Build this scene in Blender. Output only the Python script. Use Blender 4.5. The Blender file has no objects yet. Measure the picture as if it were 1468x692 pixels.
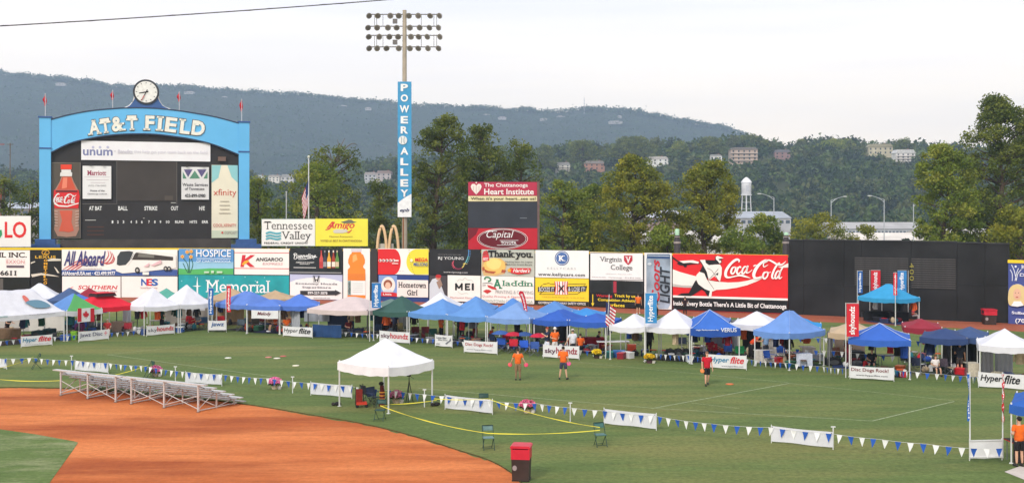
import bpy, bmesh, math, random
import numpy as np
from mathutils import Vector, Matrix, noise
random.seed(7)
np.random.seed(7)
SC = bpy.context.scene
COL = SC.collection
PI = math.pi
R = math.radians
# ------------------------------------------------------------------ camera
FP = 1600.0          # focal length in photo pixels (photo is 1468 wide)
CX = 734.0
YH = 305.0           # eye level in the photo
H = 8.8              # eye height above the field
cam = bpy.data.cameras.new('camera')
cam.sensor_width = 36.0
cam.lens = FP / 1468.0 * 36.0
cam.shift_y = (YH - 346.0) / 1468.0
cam.clip_start = 0.5
cam.clip_end = 20000
camo = bpy.data.objects.new('camera', cam)
camo.location = (0, 0, H)
camo.rotation_euler = (R(90), 0, 0)
COL.objects.link(camo)
SC.camera = camo
# ------------------------------------------------------------------ light
SUN_EL, SUN_ROT = R(36), R(205)     # rotation measured like the Sky Texture's
world = bpy.data.worlds.new('World')
SC.world = world
world.use_nodes = True
wn, wl = world.node_tree.nodes, world.node_tree.links
wn.clear()
wo = wn.new('ShaderNodeOutputWorld')
bg = wn.new('ShaderNodeBackground')
bg.inputs['Strength'].default_value = 0.1
sky = wn.new('ShaderNodeTexSky')
sky.sky_type = 'NISHITA'
sky.sun_disc = False
sky.sun_elevation = SUN_EL
sky.sun_rotation = SUN_ROT
sky.dust_density = 3
tc = wn.new('ShaderNodeTexCoord')
sx = wn.new('ShaderNodeSeparateXYZ')
wl.new(tc.outputs['Generated'], sx.inputs[0])
ramp = wn.new('ShaderNodeValToRGB')
e = ramp.color_ramp.elements
e[0].position = 0.0; e[0].color = (1.28, 1.08, .84, 1)
e[1].position = 1.0; e[1].color = (.77, .80, .88, 1)
q = e.new(.07); q.color = (1.25, 1.08, .88, 1)
q = e.new(.14); q.color = (1.15, 1.05, .93, 1)
q = e.new(.195); q.color = (.92, .91, .945, 1)
wl.new(sx.outputs['Z'], ramp.inputs[0])
mp = wn.new('ShaderNodeMapping')
mp.inputs['Scale'].default_value = (1.6, 1.6, 17)
mp.inputs['Rotation'].default_value = (R(3), R(4), 0)
wl.new(tc.outputs['Generated'], mp.inputs[0])
nz = wn.new('ShaderNodeTexNoise')
nz.inputs['Scale'].default_value = 1.5
nz.inputs['Detail'].default_value = 5
nz.inputs['Roughness'].default_value = .5
wl.new(mp.outputs[0], nz.inputs['Vector'])
r2 = wn.new('ShaderNodeValToRGB')
r2.color_ramp.elements[0].position = .35; r2.color_ramp.elements[0].color = (.92, .93, .975, 1)
r2.color_ramp.elements[1].position = .62; r2.color_ramp.elements[1].color = (1.03, 1.02, 1.01, 1)
wl.new(nz.outputs['Fac'], r2.inputs[0])
mul = wn.new('ShaderNodeMix'); mul.data_type = 'RGBA'; mul.blend_type = 'MULTIPLY'
mul.inputs[0].default_value = 1
wl.new(ramp.outputs[0], mul.inputs[6]); wl.new(r2.outputs[0], mul.inputs[7])
gain = wn.new('ShaderNodeMix'); gain.data_type = 'RGBA'; gain.blend_type = 'MULTIPLY'
gain.inputs[0].default_value = 1
gain.inputs[7].default_value = (11.6, 11.6, 11.6, 1)
wl.new(mul.outputs[2], gain.inputs[6])
cov = wn.new('ShaderNodeMix'); cov.data_type = 'RGBA'
cov.inputs[0].default_value = .93          # cloud cover
wl.new(sky.outputs[0], cov.inputs[6]); wl.new(gain.outputs[2], cov.inputs[7])
wl.new(cov.outputs[2], bg.inputs['Color'])
wl.new(bg.outputs[0], wo.inputs['Surface'])
sun = bpy.data.lights.new('sun', 'SUN')
sun.energy = 1.9
sun.angle = R(11)
sun.color = (1, .95, .88)
suno = bpy.data.objects.new('sun', sun)
# towards the sun: azimuth like the Sky Texture (0 = +Y, clockwise)
sd = Vector((math.sin(SUN_ROT) * math.cos(SUN_EL), math.cos(SUN_ROT) * math.cos(SUN_EL), math.sin(SUN_EL)))
suno.rotation_euler = sd.to_track_quat('Z', 'Y').to_euler()
suno.location = (0, -20, 60)
COL.objects.link(suno)
SC.view_settings.view_transform = 'Standard'
SC.view_settings.look = 'None'
SC.view_settings.exposure = 0.24
SC.view_settings.gamma = 1
SC.cycles.max_bounces = 6
SC.cycles.volume_bounces = 1
SC.cycles.transparent_max_bounces = 16

# ------------------------------------------------------------------ helpers
def G(x, y, z=0.0):
    """photo pixel -> world (X, Y) on the horizontal plane at height z"""
    Y = FP * (H - z) / (y - YH)
    return ((x - CX) / FP * Y, Y)
def P(x, y, Y):
    """photo pixel at distance Y -> world point"""
    return Vector(((x - CX) / FP * Y, Y, H - (y - YH) / FP * Y))
def lin(c):
    return tuple(((v / 255) / 12.92 if v / 255 <= .04045 else ((v / 255 + .055) / 1.055) ** 2.4) for v in c)
MATS = {}
def mat(rgb, rough=.7, kind='paint', metal=0, var=.07, scale=3.0, trans=0.0, bump=0.0):
    """rgb = sRGB 0..255 of the thing's own colour"""
    key = (tuple(rgb), rough, kind, metal, var, scale, trans, bump)
    if key in MATS: return MATS[key]
    m = bpy.data.materials.new(kind)
    m.use_nodes = True
    n, l = m.node_tree.nodes, m.node_tree.links
    b = n['Principled BSDF']
    b.inputs['Roughness'].default_value = rough
    b.inputs['Metallic'].default_value = metal
    b.inputs['Specular IOR Level'].default_value = .3
    c = lin(rgb)
    t = n.new('ShaderNodeTexCoord')
    g = n.new('ShaderNodeTexNoise')
    g.inputs['Scale'].default_value = scale
    g.inputs['Detail'].default_value = 6
    l.new(t.outputs['Object'], g.inputs['Vector'])
    rr = n.new('ShaderNodeValToRGB')
    rr.color_ramp.elements[0].position = .3
    rr.color_ramp.elements[1].position = .7
    rr.color_ramp.elements[0].color = (*[v * (1 - var * 1.6) for v in c], 1)
    rr.color_ramp.elements[1].color = (*[min(.9, v * (1 + var)) for v in c], 1)
    l.new(g.outputs['Fac'], rr.inputs[0])
    l.new(rr.outputs[0], b.inputs['Base Color'])
    if bump:
        bp = n.new('ShaderNodeBump')
        bp.inputs['Strength'].default_value = bump
        l.new(g.outputs['Fac'], bp.inputs['Height'])
        l.new(bp.outputs[0], b.inputs['Normal'])
    if trans:
        tr = n.new('ShaderNodeBsdfTranslucent')
        l.new(rr.outputs[0], tr.inputs['Color'])
        mx = n.new('ShaderNodeMixShader')
        mx.inputs[0].default_value = trans
        l.new(b.outputs[0], mx.inputs[1]); l.new(tr.outputs[0], mx.inputs[2])
        l.new(mx.outputs[0], n['Material Output'].inputs['Surface'])
    MATS[key] = m
    return m
def fabric(rgb, trans=.12): return mat(rgb, .85, 'fabric', 0, .05, 2.0, trans)
def cloth(rgb): return mat(rgb, .9, 'cloth', 0, .12, 9.0)
def metal(rgb, rough=.4): return mat(rgb, rough, 'metal', .6, .08, 6.0)
def paint(rgb, rough=.6): return mat(rgb, rough, 'paint', 0, .025, .9)
WHITE = (232, 230, 226)

def catmull(pts, n=6, closed=False):
    pts = [tuple(p) for p in pts]
    if len(pts) < 3: return pts
    out = []
    N = len(pts)
    rng = range(N) if closed else range(N - 1)
    for i in rng:
        if closed: p0, p1, p2, p3 = pts[i - 1], pts[i], pts[(i + 1) % N], pts[(i + 2) % N]
        else: p0, p1, p2, p3 = pts[max(i - 1, 0)], pts[i], pts[i + 1], pts[min(i + 2, N - 1)]
        for k in range(n):
            t = k / n
            out.append(tuple(.5 * (2 * b + (c - a) * t + (2 * a - 5 * b + 4 * c - d) * t * t + (3 * b - a - 3 * c + d) * t ** 3)
                             for a, b, c, d in zip(p0, p1, p2, p3)))
    if not closed: out.append(pts[-1])
    return out

class MB:
    """collects geometry for ONE mesh object"""
    def __init__(s): s.v = []; s.f = []; s.m = []; s.sm = []
    def add(s, vs, fs, mi=0, smooth=False):
        o = len(s.v); s.v += [tuple(v) for v in vs]
        for f in fs:
            s.f.append(tuple(o + i for i in f)); s.m.append(mi); s.sm.append(smooth)
        return s
    def box(s, c, d, rz=0, mi=0, tilt=None):
        hx, hy, hz = d[0] / 2, d[1] / 2, d[2] / 2
        vs = [Vector((x, y, z)) for z in (-hz, hz) for x, y in ((-hx, -hy), (hx, -hy), (hx, hy), (-hx, hy))]
        M = Matrix.Rotation(rz, 3, 'Z')
        if tilt: M = M @ Matrix.Rotation(tilt, 3, 'X')
        vs = [M @ v + Vector(c) for v in vs]
        return s.add(vs, [(3, 2, 1, 0), (4, 5, 6, 7), (0, 1, 5, 4), (1, 2, 6, 5), (2, 3, 7, 6), (3, 0, 4, 7)], mi)
    def b2(s, x0, x1, y0, y1, z0, z1, mi=0):
        return s.box(((x0 + x1) / 2, (y0 + y1) / 2, (z0 + z1) / 2), (abs(x1 - x0), abs(y1 - y0), abs(z1 - z0)), 0, mi)
    def tube(s, pts, r, n=6, mi=0, r1=None, cap=True, smooth=True):
        pts = [Vector(p) for p in pts]
        N = len(pts); vs = []; fs = []
        rs = r if isinstance(r, (list, tuple)) else [r + ((r1 if r1 is not None else r) - r) * i / (N - 1) for i in range(N)]
        for i, p in enumerate(pts):
            d = (pts[min(i + 1, N - 1)] - pts[max(i - 1, 0)]).normalized()
            a = Vector((0, 0, 1)) if abs(d.z) < .9 else Vector((1, 0, 0))
            u = d.cross(a).normalized(); w = u.cross(d)
            for k in range(n):
                t = 2 * PI * k / n
                vs.append(p + (u * math.cos(t) + w * math.sin(t)) * rs[i])
        for i in range(N - 1):
            for k in range(n):
                fs.append((i * n + k, i * n + (k + 1) % n, (i + 1) * n + (k + 1) % n, (i + 1) * n + k))
        s.add(vs, fs, mi, smooth)
        if cap: s.add(vs[:n], [tuple(range(n))], mi); s.add(vs[-n:], [tuple(range(n - 1, -1, -1))], mi)
        return s
    def lathe(s, prof, c=(0, 0, 0), n=14, mi=0, smooth=True):
        vs = []; fs = []
        for r, z in prof:
            for k in range(n):
                t = 2 * PI * k / n
                vs.append((c[0] + r * math.cos(t), c[1] + r * math.sin(t), c[2] + z))
        for i in range(len(prof) - 1):
            for k in range(n):
                fs.append((i * n + k, i * n + (k + 1) % n, (i + 1) * n + (k + 1) % n, (i + 1) * n + k))
        s.add(vs, fs, mi, smooth)
        s.add(vs[:n], [tuple(range(n - 1, -1, -1))], mi); s.add(vs[-n:], [tuple(range(n))], mi)
        return s
    def ell(s, c, r, nu=12, nv=8, mi=0, jit=0, rz=0):
        vs = []; fs = []
        M = Matrix.Rotation(rz, 3, 'Z')
        for j in range(nv + 1):
            ph = PI * j / nv
            for i in range(nu):
                t = 2 * PI * i / nu
                p = Vector((math.sin(ph) * math.cos(t), math.sin(ph) * math.sin(t), math.cos(ph)))
                if jit: p *= 1 + jit * noise.noise(p * 3 + Vector(c))
                vs.append(M @ Vector((p.x * r[0], p.y * r[1], p.z * r[2])) + Vector(c))
        for j in range(nv):
            for i in range(nu):
                fs.append((j * nu + i, (j + 1) * nu + i, (j + 1) * nu + (i + 1) % nu, j * nu + (i + 1) % nu))
        return s.add(vs, fs, mi, True)
    def prism(s, poly, z0, z1, mi=0):
        """poly = (x, y) list, extruded from z0 to z1"""
        n = len(poly)
        vs = [(x, y, z0) for x, y in poly] + [(x, y, z1) for x, y in poly]
        fs = [tuple(range(n - 1, -1, -1)), tuple(range(n, 2 * n))] + [(i, (i + 1) % n, n + (i + 1) % n, n + i) for i in range(n)]
        return s.add(vs, fs, mi)
    def slab(s, poly, y0, y1, mi=0):
        """poly = (x, z) list in the upright plane, extruded from y0 to y1"""
        n = len(poly)
        vs = [(x, y0, z) for x, z in poly] + [(x, y1, z) for x, z in poly]
        fs = [tuple(range(n)), tuple(range(2 * n - 1, n - 1, -1))] + [(i, n + i, n + (i + 1) % n, (i + 1) % n) for i in range(n)]
        return s.add(vs, fs, mi)
    def mesh(s, name, mats):
        me = bpy.data.meshes.new(name)
        me.from_pydata(s.v, [], s.f)
        for m in (mats if isinstance(mats, (list, tuple)) else [mats]): me.materials.append(m)
        me.polygons.foreach_set('material_index', s.m)
        me.polygons.foreach_set('use_smooth', s.sm)
        me.update()
        return me
    def build(s, name, mats, parent=None, **kw):
        return link(name, s.mesh(name, mats), parent, **kw)

def tag(o, label=None, cat=None, group=None, kind=None):
    if label: o['label'] = label
    if cat: o['category'] = cat
    if group: o['group'] = group
    if kind: o['kind'] = kind
    return o
def link(name, me, parent=None, loc=None, rz=0, label=None, cat=None, group=None, kind=None):
    o = bpy.data.objects.new(name, me)
    COL.objects.link(o)
    if parent: o.parent = parent
    if loc is not None: o.location = loc
    if rz: o.rotation_euler = (0, 0, rz)
    return tag(o, label, cat, group, kind)
def thing(name, label, cat, loc=(0, 0, 0), rz=0, group=None):
    return link(name, None, None, loc, rz, label, cat, group)
KIDS = {}
def kids(o): return [c for c in SC.objects if c.parent == o]
def copy_tree(root, loc, rz, label, group=None, allkids=None):
    r = root.copy(); COL.objects.link(r); r.location = loc; r.rotation_euler = (0, 0, rz)
    r['label'] = label
    if group: r['group'] = group
    for ch in (allkids or list(root.children)):
        c = ch.copy(); COL.objects.link(c); c.parent = r
        for g in list(ch.children):
            d = g.copy(); COL.objects.link(d); d.parent = c
    return r

# ---- lettering: glyph outlines of the built-in font as flat meshes
TXT = {}
def glyphs(s, bold=0.0, shear=0.0, serif=False, space=1.0):
    bold = min(bold, .022 if len(s) > 1 else .035)
    key = (s, bold, shear, serif, space)
    if key in TXT: return TXT[key]
    cu = bpy.data.curves.new('t', 'FONT')
    cu.body = s; cu.offset = bold; cu.resolution_u = 3; cu.space_character = space
    ob = bpy.data.objects.new('t', cu)
    me = bpy.data.meshes.new_from_object(ob)
    vs = [(v.co.x, v.co.y) for v in me.vertices]
    fs = [tuple(p.vertices) for p in me.polygons]
    if serif:
        from collections import Counter
        ec = Counter()
        for f in fs:
            for i in range(len(f)): ec[tuple(sorted((f[i], f[(i + 1) % len(f)])))] += 1
        extra = []
        for (a, b), n in ec.items():
            if n == 1:
                (x0, y0), (x1, y1) = vs[a], vs[b]
                L = abs(x1 - x0)
                if abs(y0 - y1) < .004 and .05 < L < .26:
                    bot = y0 < .05
                    if not bot and y0 < .35: continue
                    e = .075; h = .055 + bold
                    xa, xb = min(x0, x1) - e, max(x0, x1) + e
                    extra.append((xa, xb, y0, y0 + h) if bot else (xa, xb, y0 - h, y0))
        for xa, xb, ya, yb in extra:
            o = len(vs); vs += [(xa, ya), (xb, ya), (xb, yb), (xa, yb)]; fs.append((o, o + 1, o + 2, o + 3))
    if shear: vs = [(x + shear * y, y) for x, y in vs]
    bpy.data.objects.remove(ob); bpy.data.meshes.remove(me); bpy.data.curves.remove(cu)
    xs = [v[0] for v in vs]; ys = [v[1] for v in vs]
    x0, x1, y0, y1 = min(xs), max(xs), min(ys), max(ys)
    out = ([((x - x0) / (x1 - x0), (y - y0) / (y1 - y0)) for x, y in vs], fs)
    TXT[key] = out
    return out

class Sign:
    """an upright flat face in the world; contents are laid out on it in photo pixels of its plane"""
    def __init__(s, name, label, cat, xl, Dl, xr, Dr, group=None, z0=0.0, root=None):
        a = Vector(((xl - CX) / FP * Dl, Dl)); b = Vector(((xr - CX) / FP * Dr, Dr))
        s.A = a; s.U = (b - a).normalized(); s.L = 0; s.z0 = z0
        s.rz = math.atan2(s.U.y, s.U.x)
        s.root = root or thing(name, label, cat, (a.x, a.y, z0), s.rz, group)
        s.lay = 0.0
    def uv(s, px, py):
        dx = (px - CX) / FP
        # A + U u = t (dx, 1)
        det = s.U.x * (-1) + dx * s.U.y
        u = (s.A.x * 1 - dx * s.A.y) / det
        t = s.A.y + s.U.y * u
        return u, H - (py - YH) / FP * t - s.z0
    def nxt(s, d=.012):
        s.lay += d; return -s.lay
    def board(s, x0, x1, y0, y1, rgb, th=.06, name='panel', m=None, y=None, label=None):
        u0 = s.uv(x0, y0)[0]; u1 = s.uv(x1, y0)[0]; xm = (x0 + x1) / 2
        z1 = s.uv(xm, y0)[1]; z0 = s.uv(xm, y1)[1]
        yy = -s.lay if y is None else y
        b = MB(); b.b2(u0, u1, yy - th, yy, z0, z1)
        if y is None: s.lay += th
        return b.build(name, m or paint(rgb), s.root, label=label)
    def poly(s, polys, rgb, name='printed_shape', smooth=0, m=None, label=None):
        y = s.nxt(); b = MB()
        if isinstance(polys[0][0], (int, float)): polys = [polys]
        if len(polys) > 1 and len(polys) < 8:
            for p in polys:
                s.lay -= .011; o = s.poly(p, rgb, name, smooth, m, label)
            return o
        for p in polys:
            if smooth: p = catmull(p, smooth, True)
            b.add([(u, y, z) for u, z in (s.uv(px, py) for px, py in p)], [tuple(range(len(p)))])
        me = b.mesh(name, m or paint(rgb))
        bm = bmesh.new(); bm.from_mesh(me); bmesh.ops.triangulate(bm, faces=bm.faces[:]); bm.to_mesh(me); bm.free()
        return link(name, me, s.root, label=label)
    def rect(s, x0, x1, y0, y1, rgb, name='printed_band', **k):
        return s.rects([(x0, x1, y0, y1)], rgb, name, **k)
    def rects(s, rs, rgb, name='printed_band', m=None):
        """level bands: their edges run level in the world"""
        y = s.nxt(); b = MB()
        for x0, x1, y0, y1 in rs:
            xm = (x0 + x1) / 2
            ua, ub = s.uv(x0, y0)[0], s.uv(x1, y0)[0]; za, zb = s.uv(xm, y1)[1], s.uv(xm, y0)[1]
            b = MB(); b.add([(ua, y, za), (ub, y, za), (ub, y, zb), (ua, y, zb)], [(0, 1, 2, 3)])
            o = b.build(name, m or paint(rgb), s.root)
        return o
    def ell(s, cx, cy, rx, ry, rgb, name='printed_shape', n=28, a0=0, a1=2 * PI, **k):
        return s.poly([(cx + rx * math.cos(a0 + (a1 - a0) * i / n), cy + ry * math.sin(a0 + (a1 - a0) * i / n)) for i in range(n)], rgb, name, **k)
    def ring(s, cx, cy, rx, ry, w, rgb, name='printed_ring', a0=0, a1=2 * PI, n=28):
        return s.stroke([[(cx + rx * math.cos(a0 + (a1 - a0) * i / n), cy + ry * math.sin(a0 + (a1 - a0) * i / n)) for i in range(n + 1)]], w, rgb, name, 1)
    def stroke(s, lines, w, rgb, name='lettering', sub=5, label=None):
        """polylines with (x, y) or (x, y, width) points"""
        y = s.nxt(); b = MB()
        for ln in lines:
            ln = [(p[0], p[1], p[2] if len(p) > 2 else w) for p in ln]
            if sub > 1: ln = catmull(ln, sub)
            vs = []
            for i, p in enumerate(ln):
                a = ln[max(i - 1, 0)]; c = ln[min(i + 1, len(ln) - 1)]
                dx, dy = c[0] - a[0], c[1] - a[1]; L = math.hypot(dx, dy) or 1
                nx, ny = -dy / L * p[2] / 2, dx / L * p[2] / 2
                for q in ((p[0] + nx, p[1] + ny), (p[0] - nx, p[1] - ny)):
                    u, z = s.uv(*q); vs.append((u, y, z))
            b.add(vs, [(2 * i, 2 * i + 1, 2 * i + 3, 2 * i + 2) for i in range(len(ln) - 1)])
        return b.build(name, paint(rgb), s.root, label=label)
    def text(s, t, x0, x1, y0, y1, rgb, bold=.0, shear=0, serif=False, rot=0, space=1.0, name='lettering', arc=0):
        vs, fs = glyphs(t, bold, shear, serif, space)
        y = s.nxt()
        out = []
        for gx, gy in vs:
            if rot == 90: px, py = x0 + (x1 - x0) * (1 - gy), y1 - (y1 - y0) * gx     # reads upwards
            elif rot == -90: px, py = x0 + (x1 - x0) * gy, y0 + (y1 - y0) * gx
            else: px, py = x0 + (x1 - x0) * gx, y1 - (y1 - y0) * gy
            if rot == 90: px = x0 + (x1 - x0) * (1 - gy)
            if arc: py += arc * (2 * gx - 1) ** 2
            u = s.uv(px, py)[0]; z = s.uv((x0 + x1) / 2, py)[1]; out.append((u, y, z))
        b = MB(); b.add(out, fs)
        return b.build(name, paint(rgb), s.root)

def interp(tab, x):
    if x <= tab[0][0]:
        (a, b), (c, d) = tab[0], tab[1]
    else:
        for i in range(len(tab) - 1):
            (a, b), (c, d) = tab[i], tab[i + 1]
            if x <= c: break
    return b + (d - b) * (x - a) / (c - a)
# ------------------------------------------------------------------ ground
def ground_mat(name, c1, c2, scale, c3=None, scale3=.6, stretch=(1, 1, 1), rough=.95, bump=.25, fine=None, rz=0, fv=.26):
    m = bpy.data.materials.new(name); m.use_nodes = True
    n, l = m.node_tree.nodes, m.node_tree.links
    b = n['Principled BSDF']; b.inputs['Roughness'].default_value = rough
    b.inputs['Specular IOR Level'].default_value = .15
    t = n.new('ShaderNodeTexCoord'); mpn = n.new('ShaderNodeMapping')
    mpn.inputs['Scale'].default_value = stretch
    mpn.inputs['Rotation'].default_value = (0, 0, rz)
    l.new(t.outputs['Object'], mpn.inputs[0])
    g = n.new('ShaderNodeTexNoise'); g.inputs['Scale'].default_value = scale
    g.inputs['Detail'].default_value = 8; g.inputs['Roughness'].default_value = .65
    l.new(mpn.outputs[0], g.inputs['Vector'])
    r = n.new('ShaderNodeValToRGB')
    r.color_ramp.elements[0].position = .32; r.color_ramp.elements[0].color = (*lin(c1), 1)
    r.color_ramp.elements[1].position = .68; r.color_ramp.elements[1].color = (*lin(c2), 1)
    l.new(g.outputs['Fac'], r.inputs[0]); col = r.outputs[0]
    if c3:
        g3 = n.new('ShaderNodeTexNoise'); g3.inputs['Scale'].default_value = scale3
        g3.inputs['Detail'].default_value = 5; g3.inputs['Roughness'].default_value = .7
        l.new(mpn.outputs[0], g3.inputs['Vector'])
        r3 = n.new('ShaderNodeValToRGB')
        r3.color_ramp.elements[0].position = .46; r3.color_ramp.elements[0].color = (0, 0, 0, 1)
        r3.color_ramp.elements[1].position = .64; r3.color_ramp.elements[1].color = (.8, .8, .8, 1)
        l.new(g3.outputs['Fac'], r3.inputs[0])
        mx = n.new('ShaderNodeMix'); mx.data_type = 'RGBA'
        l.new(r3.outputs[0], mx.inputs[0]); l.new(col, mx.inputs[6]); mx.inputs[7].default_value = (*lin(c3), 1)
        col = mx.outputs[2]
    gf = n.new('ShaderNodeTexNoise'); gf.inputs['Scale'].default_value = fine or 9
    gf.inputs['Detail'].default_value = 6; gf.inputs['Roughness'].default_value = .75
    mp2 = n.new('ShaderNodeMapping'); l.new(t.outputs['Object'], mp2.inputs[0])
    l.new(mp2.outputs[0], gf.inputs['Vector'])
    rf = n.new('ShaderNodeMapRange'); rf.inputs['From Min'].default_value = .3; rf.inputs['From Max'].default_value = .7
    rf.inputs['To Min'].default_value = 1 - fv; rf.inputs['To Max'].default_value = 1 + fv
    l.new(gf.outputs['Fac'], rf.inputs['Value'])
    mm = n.new('ShaderNodeMix'); mm.data_type = 'RGBA'; mm.blend_type = 'MULTIPLY'; mm.inputs[0].default_value = 1
    l.new(col, mm.inputs[6]); l.new(rf.outputs[0], mm.inputs[7])
    l.new(mm.outputs[2], b.inputs['Base Color'])
    bp = n.new('ShaderNodeBump'); bp.inputs['Strength'].default_value = bump; bp.inputs['Distance'].default_value = .03
    l.new(gf.outputs['Fac'], bp.inputs['Height']); l.new(bp.outputs[0], b.inputs['Normal'])
    return m
GRASS = ground_mat('grass', (81, 98, 52), (99, 115, 62), .5, (122, 120, 70), .11, (.35, 1.7, 1), fine=5, bump=.5, fv=.32)
GRASS2 = ground_mat('grass', (84, 102, 54), (100, 118, 64), .6, (142, 144, 106), .45, (.7, 1.4, 1), fine=6)
DIRT = ground_mat('dirt', (184, 98, 50), (214, 130, 76), .45, (144, 68, 34), .24, (.2, .9, 1), fine=4.5, bump=.6, fv=.17, rz=.1)
TRACK = ground_mat('track', (150, 82, 60), (168, 96, 70), .8, fine=5)
LAND = ground_mat('scrub', (52, 66, 38), (78, 86, 52), .02, (104, 100, 78), .01, fine=.3)

# distance of the outfield wall along the view
DW = [(-300, 119), (-20, 117), (88, 116.4), (255, 115.8), (415, 113.8), (535, 111.8), (615, 110.2), (690, 108.4), (766, 106.6), (845, 104.6), (922, 102.2), (964, 100.8), (1130, 97)]
DB = [(1130, 97), (1447, 89), (1520, 86.5), (1900, 74)]
def dw(x): return interp(DW, x)
def wpt(x, extra=0.0):
    D = (dw(x) if x <= 1130 else interp(DB, x)) + extra
    return ((x - CX) / FP * D, D)

# far ground: one sheet to the hills
b = MB()
ringY = [-80, 0, 60, 100, 125, 160, 220, 300, 380, 450, 560]
for i, Y in enumerate(ringY[:-1]):
    Y2 = ringY[i + 1]
    for j in range(-20, 20):
        w1 = w2 = 60
        b.add([(j * w1, Y, -6.5), ((j + 1) * w1, Y, -6.5), ((j + 1) * w2, Y2, -6.5), (j * w2, Y2, -6.5)], [(0, 1, 2, 3)])
b.build('ground', LAND, kind='structure')
# field plateau: the grass field is a raised slab that ends just behind the wall
edge = [wpt(x, 2.2) for x in (-300, -20, 88, 255, 415, 535, 615, 690, 766, 845, 922, 964, 1130, 1447, 1520, 1900)]
poly = [(-150, -60)] + [(-150, 119)] + edge[1:-1] + [(140, 78), (140, -60)]
poly = [p for p in poly]
b = MB(); b.prism(poly[::-1], -6.4, 0.0)
b.build('field_grass', GRASS, kind='structure')
def sheet(name, poly, z, m, kind='structure'):
    me = bpy.data.meshes.new(name)
    me.from_pydata([(x, y, z) for x, y in poly], [], [tuple(range(len(poly)))])
    bm = bmesh.new(); bm.from_mesh(me); bmesh.ops.triangulate(bm, faces=bm.faces[:])
    for f in bm.faces:
        if f.normal.z < 0: f.normal_flip()
    bm.to_mesh(me); bm.free()
    me.materials.append(m)
    return link(name, me, kind=kind)
def strip(name, pts, w, z, m, kind='structure'):
    vs = []
    for i, p in enumerate(pts):
        a = pts[max(i - 1, 0)]; c = pts[min(i + 1, len(pts) - 1)]
        dx, dy = c[0] - a[0], c[1] - a[1]; L = math.hypot(dx, dy)
        nx, ny = -dy / L * w / 2, dx / L * w / 2
        vs += [(p[0] + nx, p[1] + ny, z), (p[0] - nx, p[1] - ny, z)]
    b = MB(); b.add(vs, [(2 * i + 1, 2 * i + 3, 2 * i + 2, 2 * i) for i in range(len(pts) - 1)])
    return b.build(name, m, kind=kind)
dirt_px = [(-260, 560), (-100, 557), (0, 556), (60, 556.3), (110, 558), (200, 564), (300, 573.5), (352, 580), (410, 589), (450, 596), (505, 605), (560, 617), (610, 631), (660, 647), (700, 660), (728, 675), (745, 690), (768, 720), (800, 800), (850, 950)]
dirt_px = catmull(dirt_px, 6)
rr_ = random.Random(3)
top = []
for i, (x, y) in enumerate(dirt_px):
    top.append(G(x, y + rr_.uniform(-.8, .8) * (1 if y < 600 else 2)))
sheet('infield_dirt', top + [(4, 12), (-30, 12), (-60, 30)], .004, DIRT)
# dark lip where the turf stops above the dirt
b = MB()
lp = [G(x, y) for x, y in dirt_px if x > -60 and y < 700]
for (x0, y0), (x1, y1) in zip(lp[:-1], lp[1:]):
    b.add([(x0, y0 + .02, .006), (x1, y1 + .02, .006), (x1, y1 + .05, .05), (x0, y0 + .05, .05)], [(0, 1, 2, 3)])
b.build('turf_edge', ground_mat('soil', (70, 58, 36), (86, 80, 44), 3), kind='structure')
# infield grass, lower left
sheet('infield_grass', [G(-420, 596), G(-200, 600), G(0, 615), G(50, 622), G(106, 632), G(112, 634), G(104, 646), G(88, 668), G(71, 692), G(40, 740), G(-40, 900), (-40, 18)], .009, GRASS2)
b = MB()
ipx = [G(-200, 600), G(0, 615), G(50, 622), G(112, 634), G(104, 646), G(88, 668), G(71, 692), G(40, 740)]
for (x0, y0), (x1, y1) in zip(ipx[:-1], ipx[1:]):
    b.add([(x0, y0, .012), (x1, y1, .012), (x1, y1, -.001), (x0, y0, -.001)], [(0, 1, 2, 3)])
b.build('infield_grass_edge', ground_mat('soil', (92, 66, 40), (110, 80, 48), 3), kind='structure')
# warning track in front of the wall
xs = [-300, -20, 88, 255, 415, 535, 615, 690, 766, 845, 922, 964, 1045, 1130, 1230, 1340, 1447, 1520, 1900]
inner = [wpt(x, -5.0) if x < 1100 else wpt(x, -5.6) for x in xs]
outer = [wpt(x, .3) for x in xs]
b = MB()
n = len(xs)
b.add([(x, y, .004) for x, y in inner] + [(x, y, .004) for x, y in outer], [(i, i + 1, n + i + 1, n + i) for i in range(n - 1)])
b.build('warning_track', TRACK, kind='structure')
# chalk lines on the outfield
CHALK = mat((150, 160, 122), .9, 'chalk', 0, .25, 6)
for a, c, w in (((154, 508), (402, 541), .1), ((154, 508), (330, 489), .07), ((330, 505), (560, 489), .06), ((600, 556), (935, 584.5), .1), ((935, 585), (1132, 549), .12),
                ((940, 585), (1252, 603), .1), ((1250, 603), (1368, 575), .12), ((1132, 549), (1368, 574), .07), ((820, 518), (1130, 548), .07), ((990, 577), (1060, 585), .07),
                ((110, 578), (20, 566), .05)):
    if c[1] == 566: continue
    p0, p1 = G(*a), G(*c)
    strip('chalk_line', [(p0[0] + (p1[0] - p0[0]) * t / 12, p0[1] + (p1[1] - p0[1]) * t / 12) for t in range(13)], w * .72, .006, CHALK)

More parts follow.
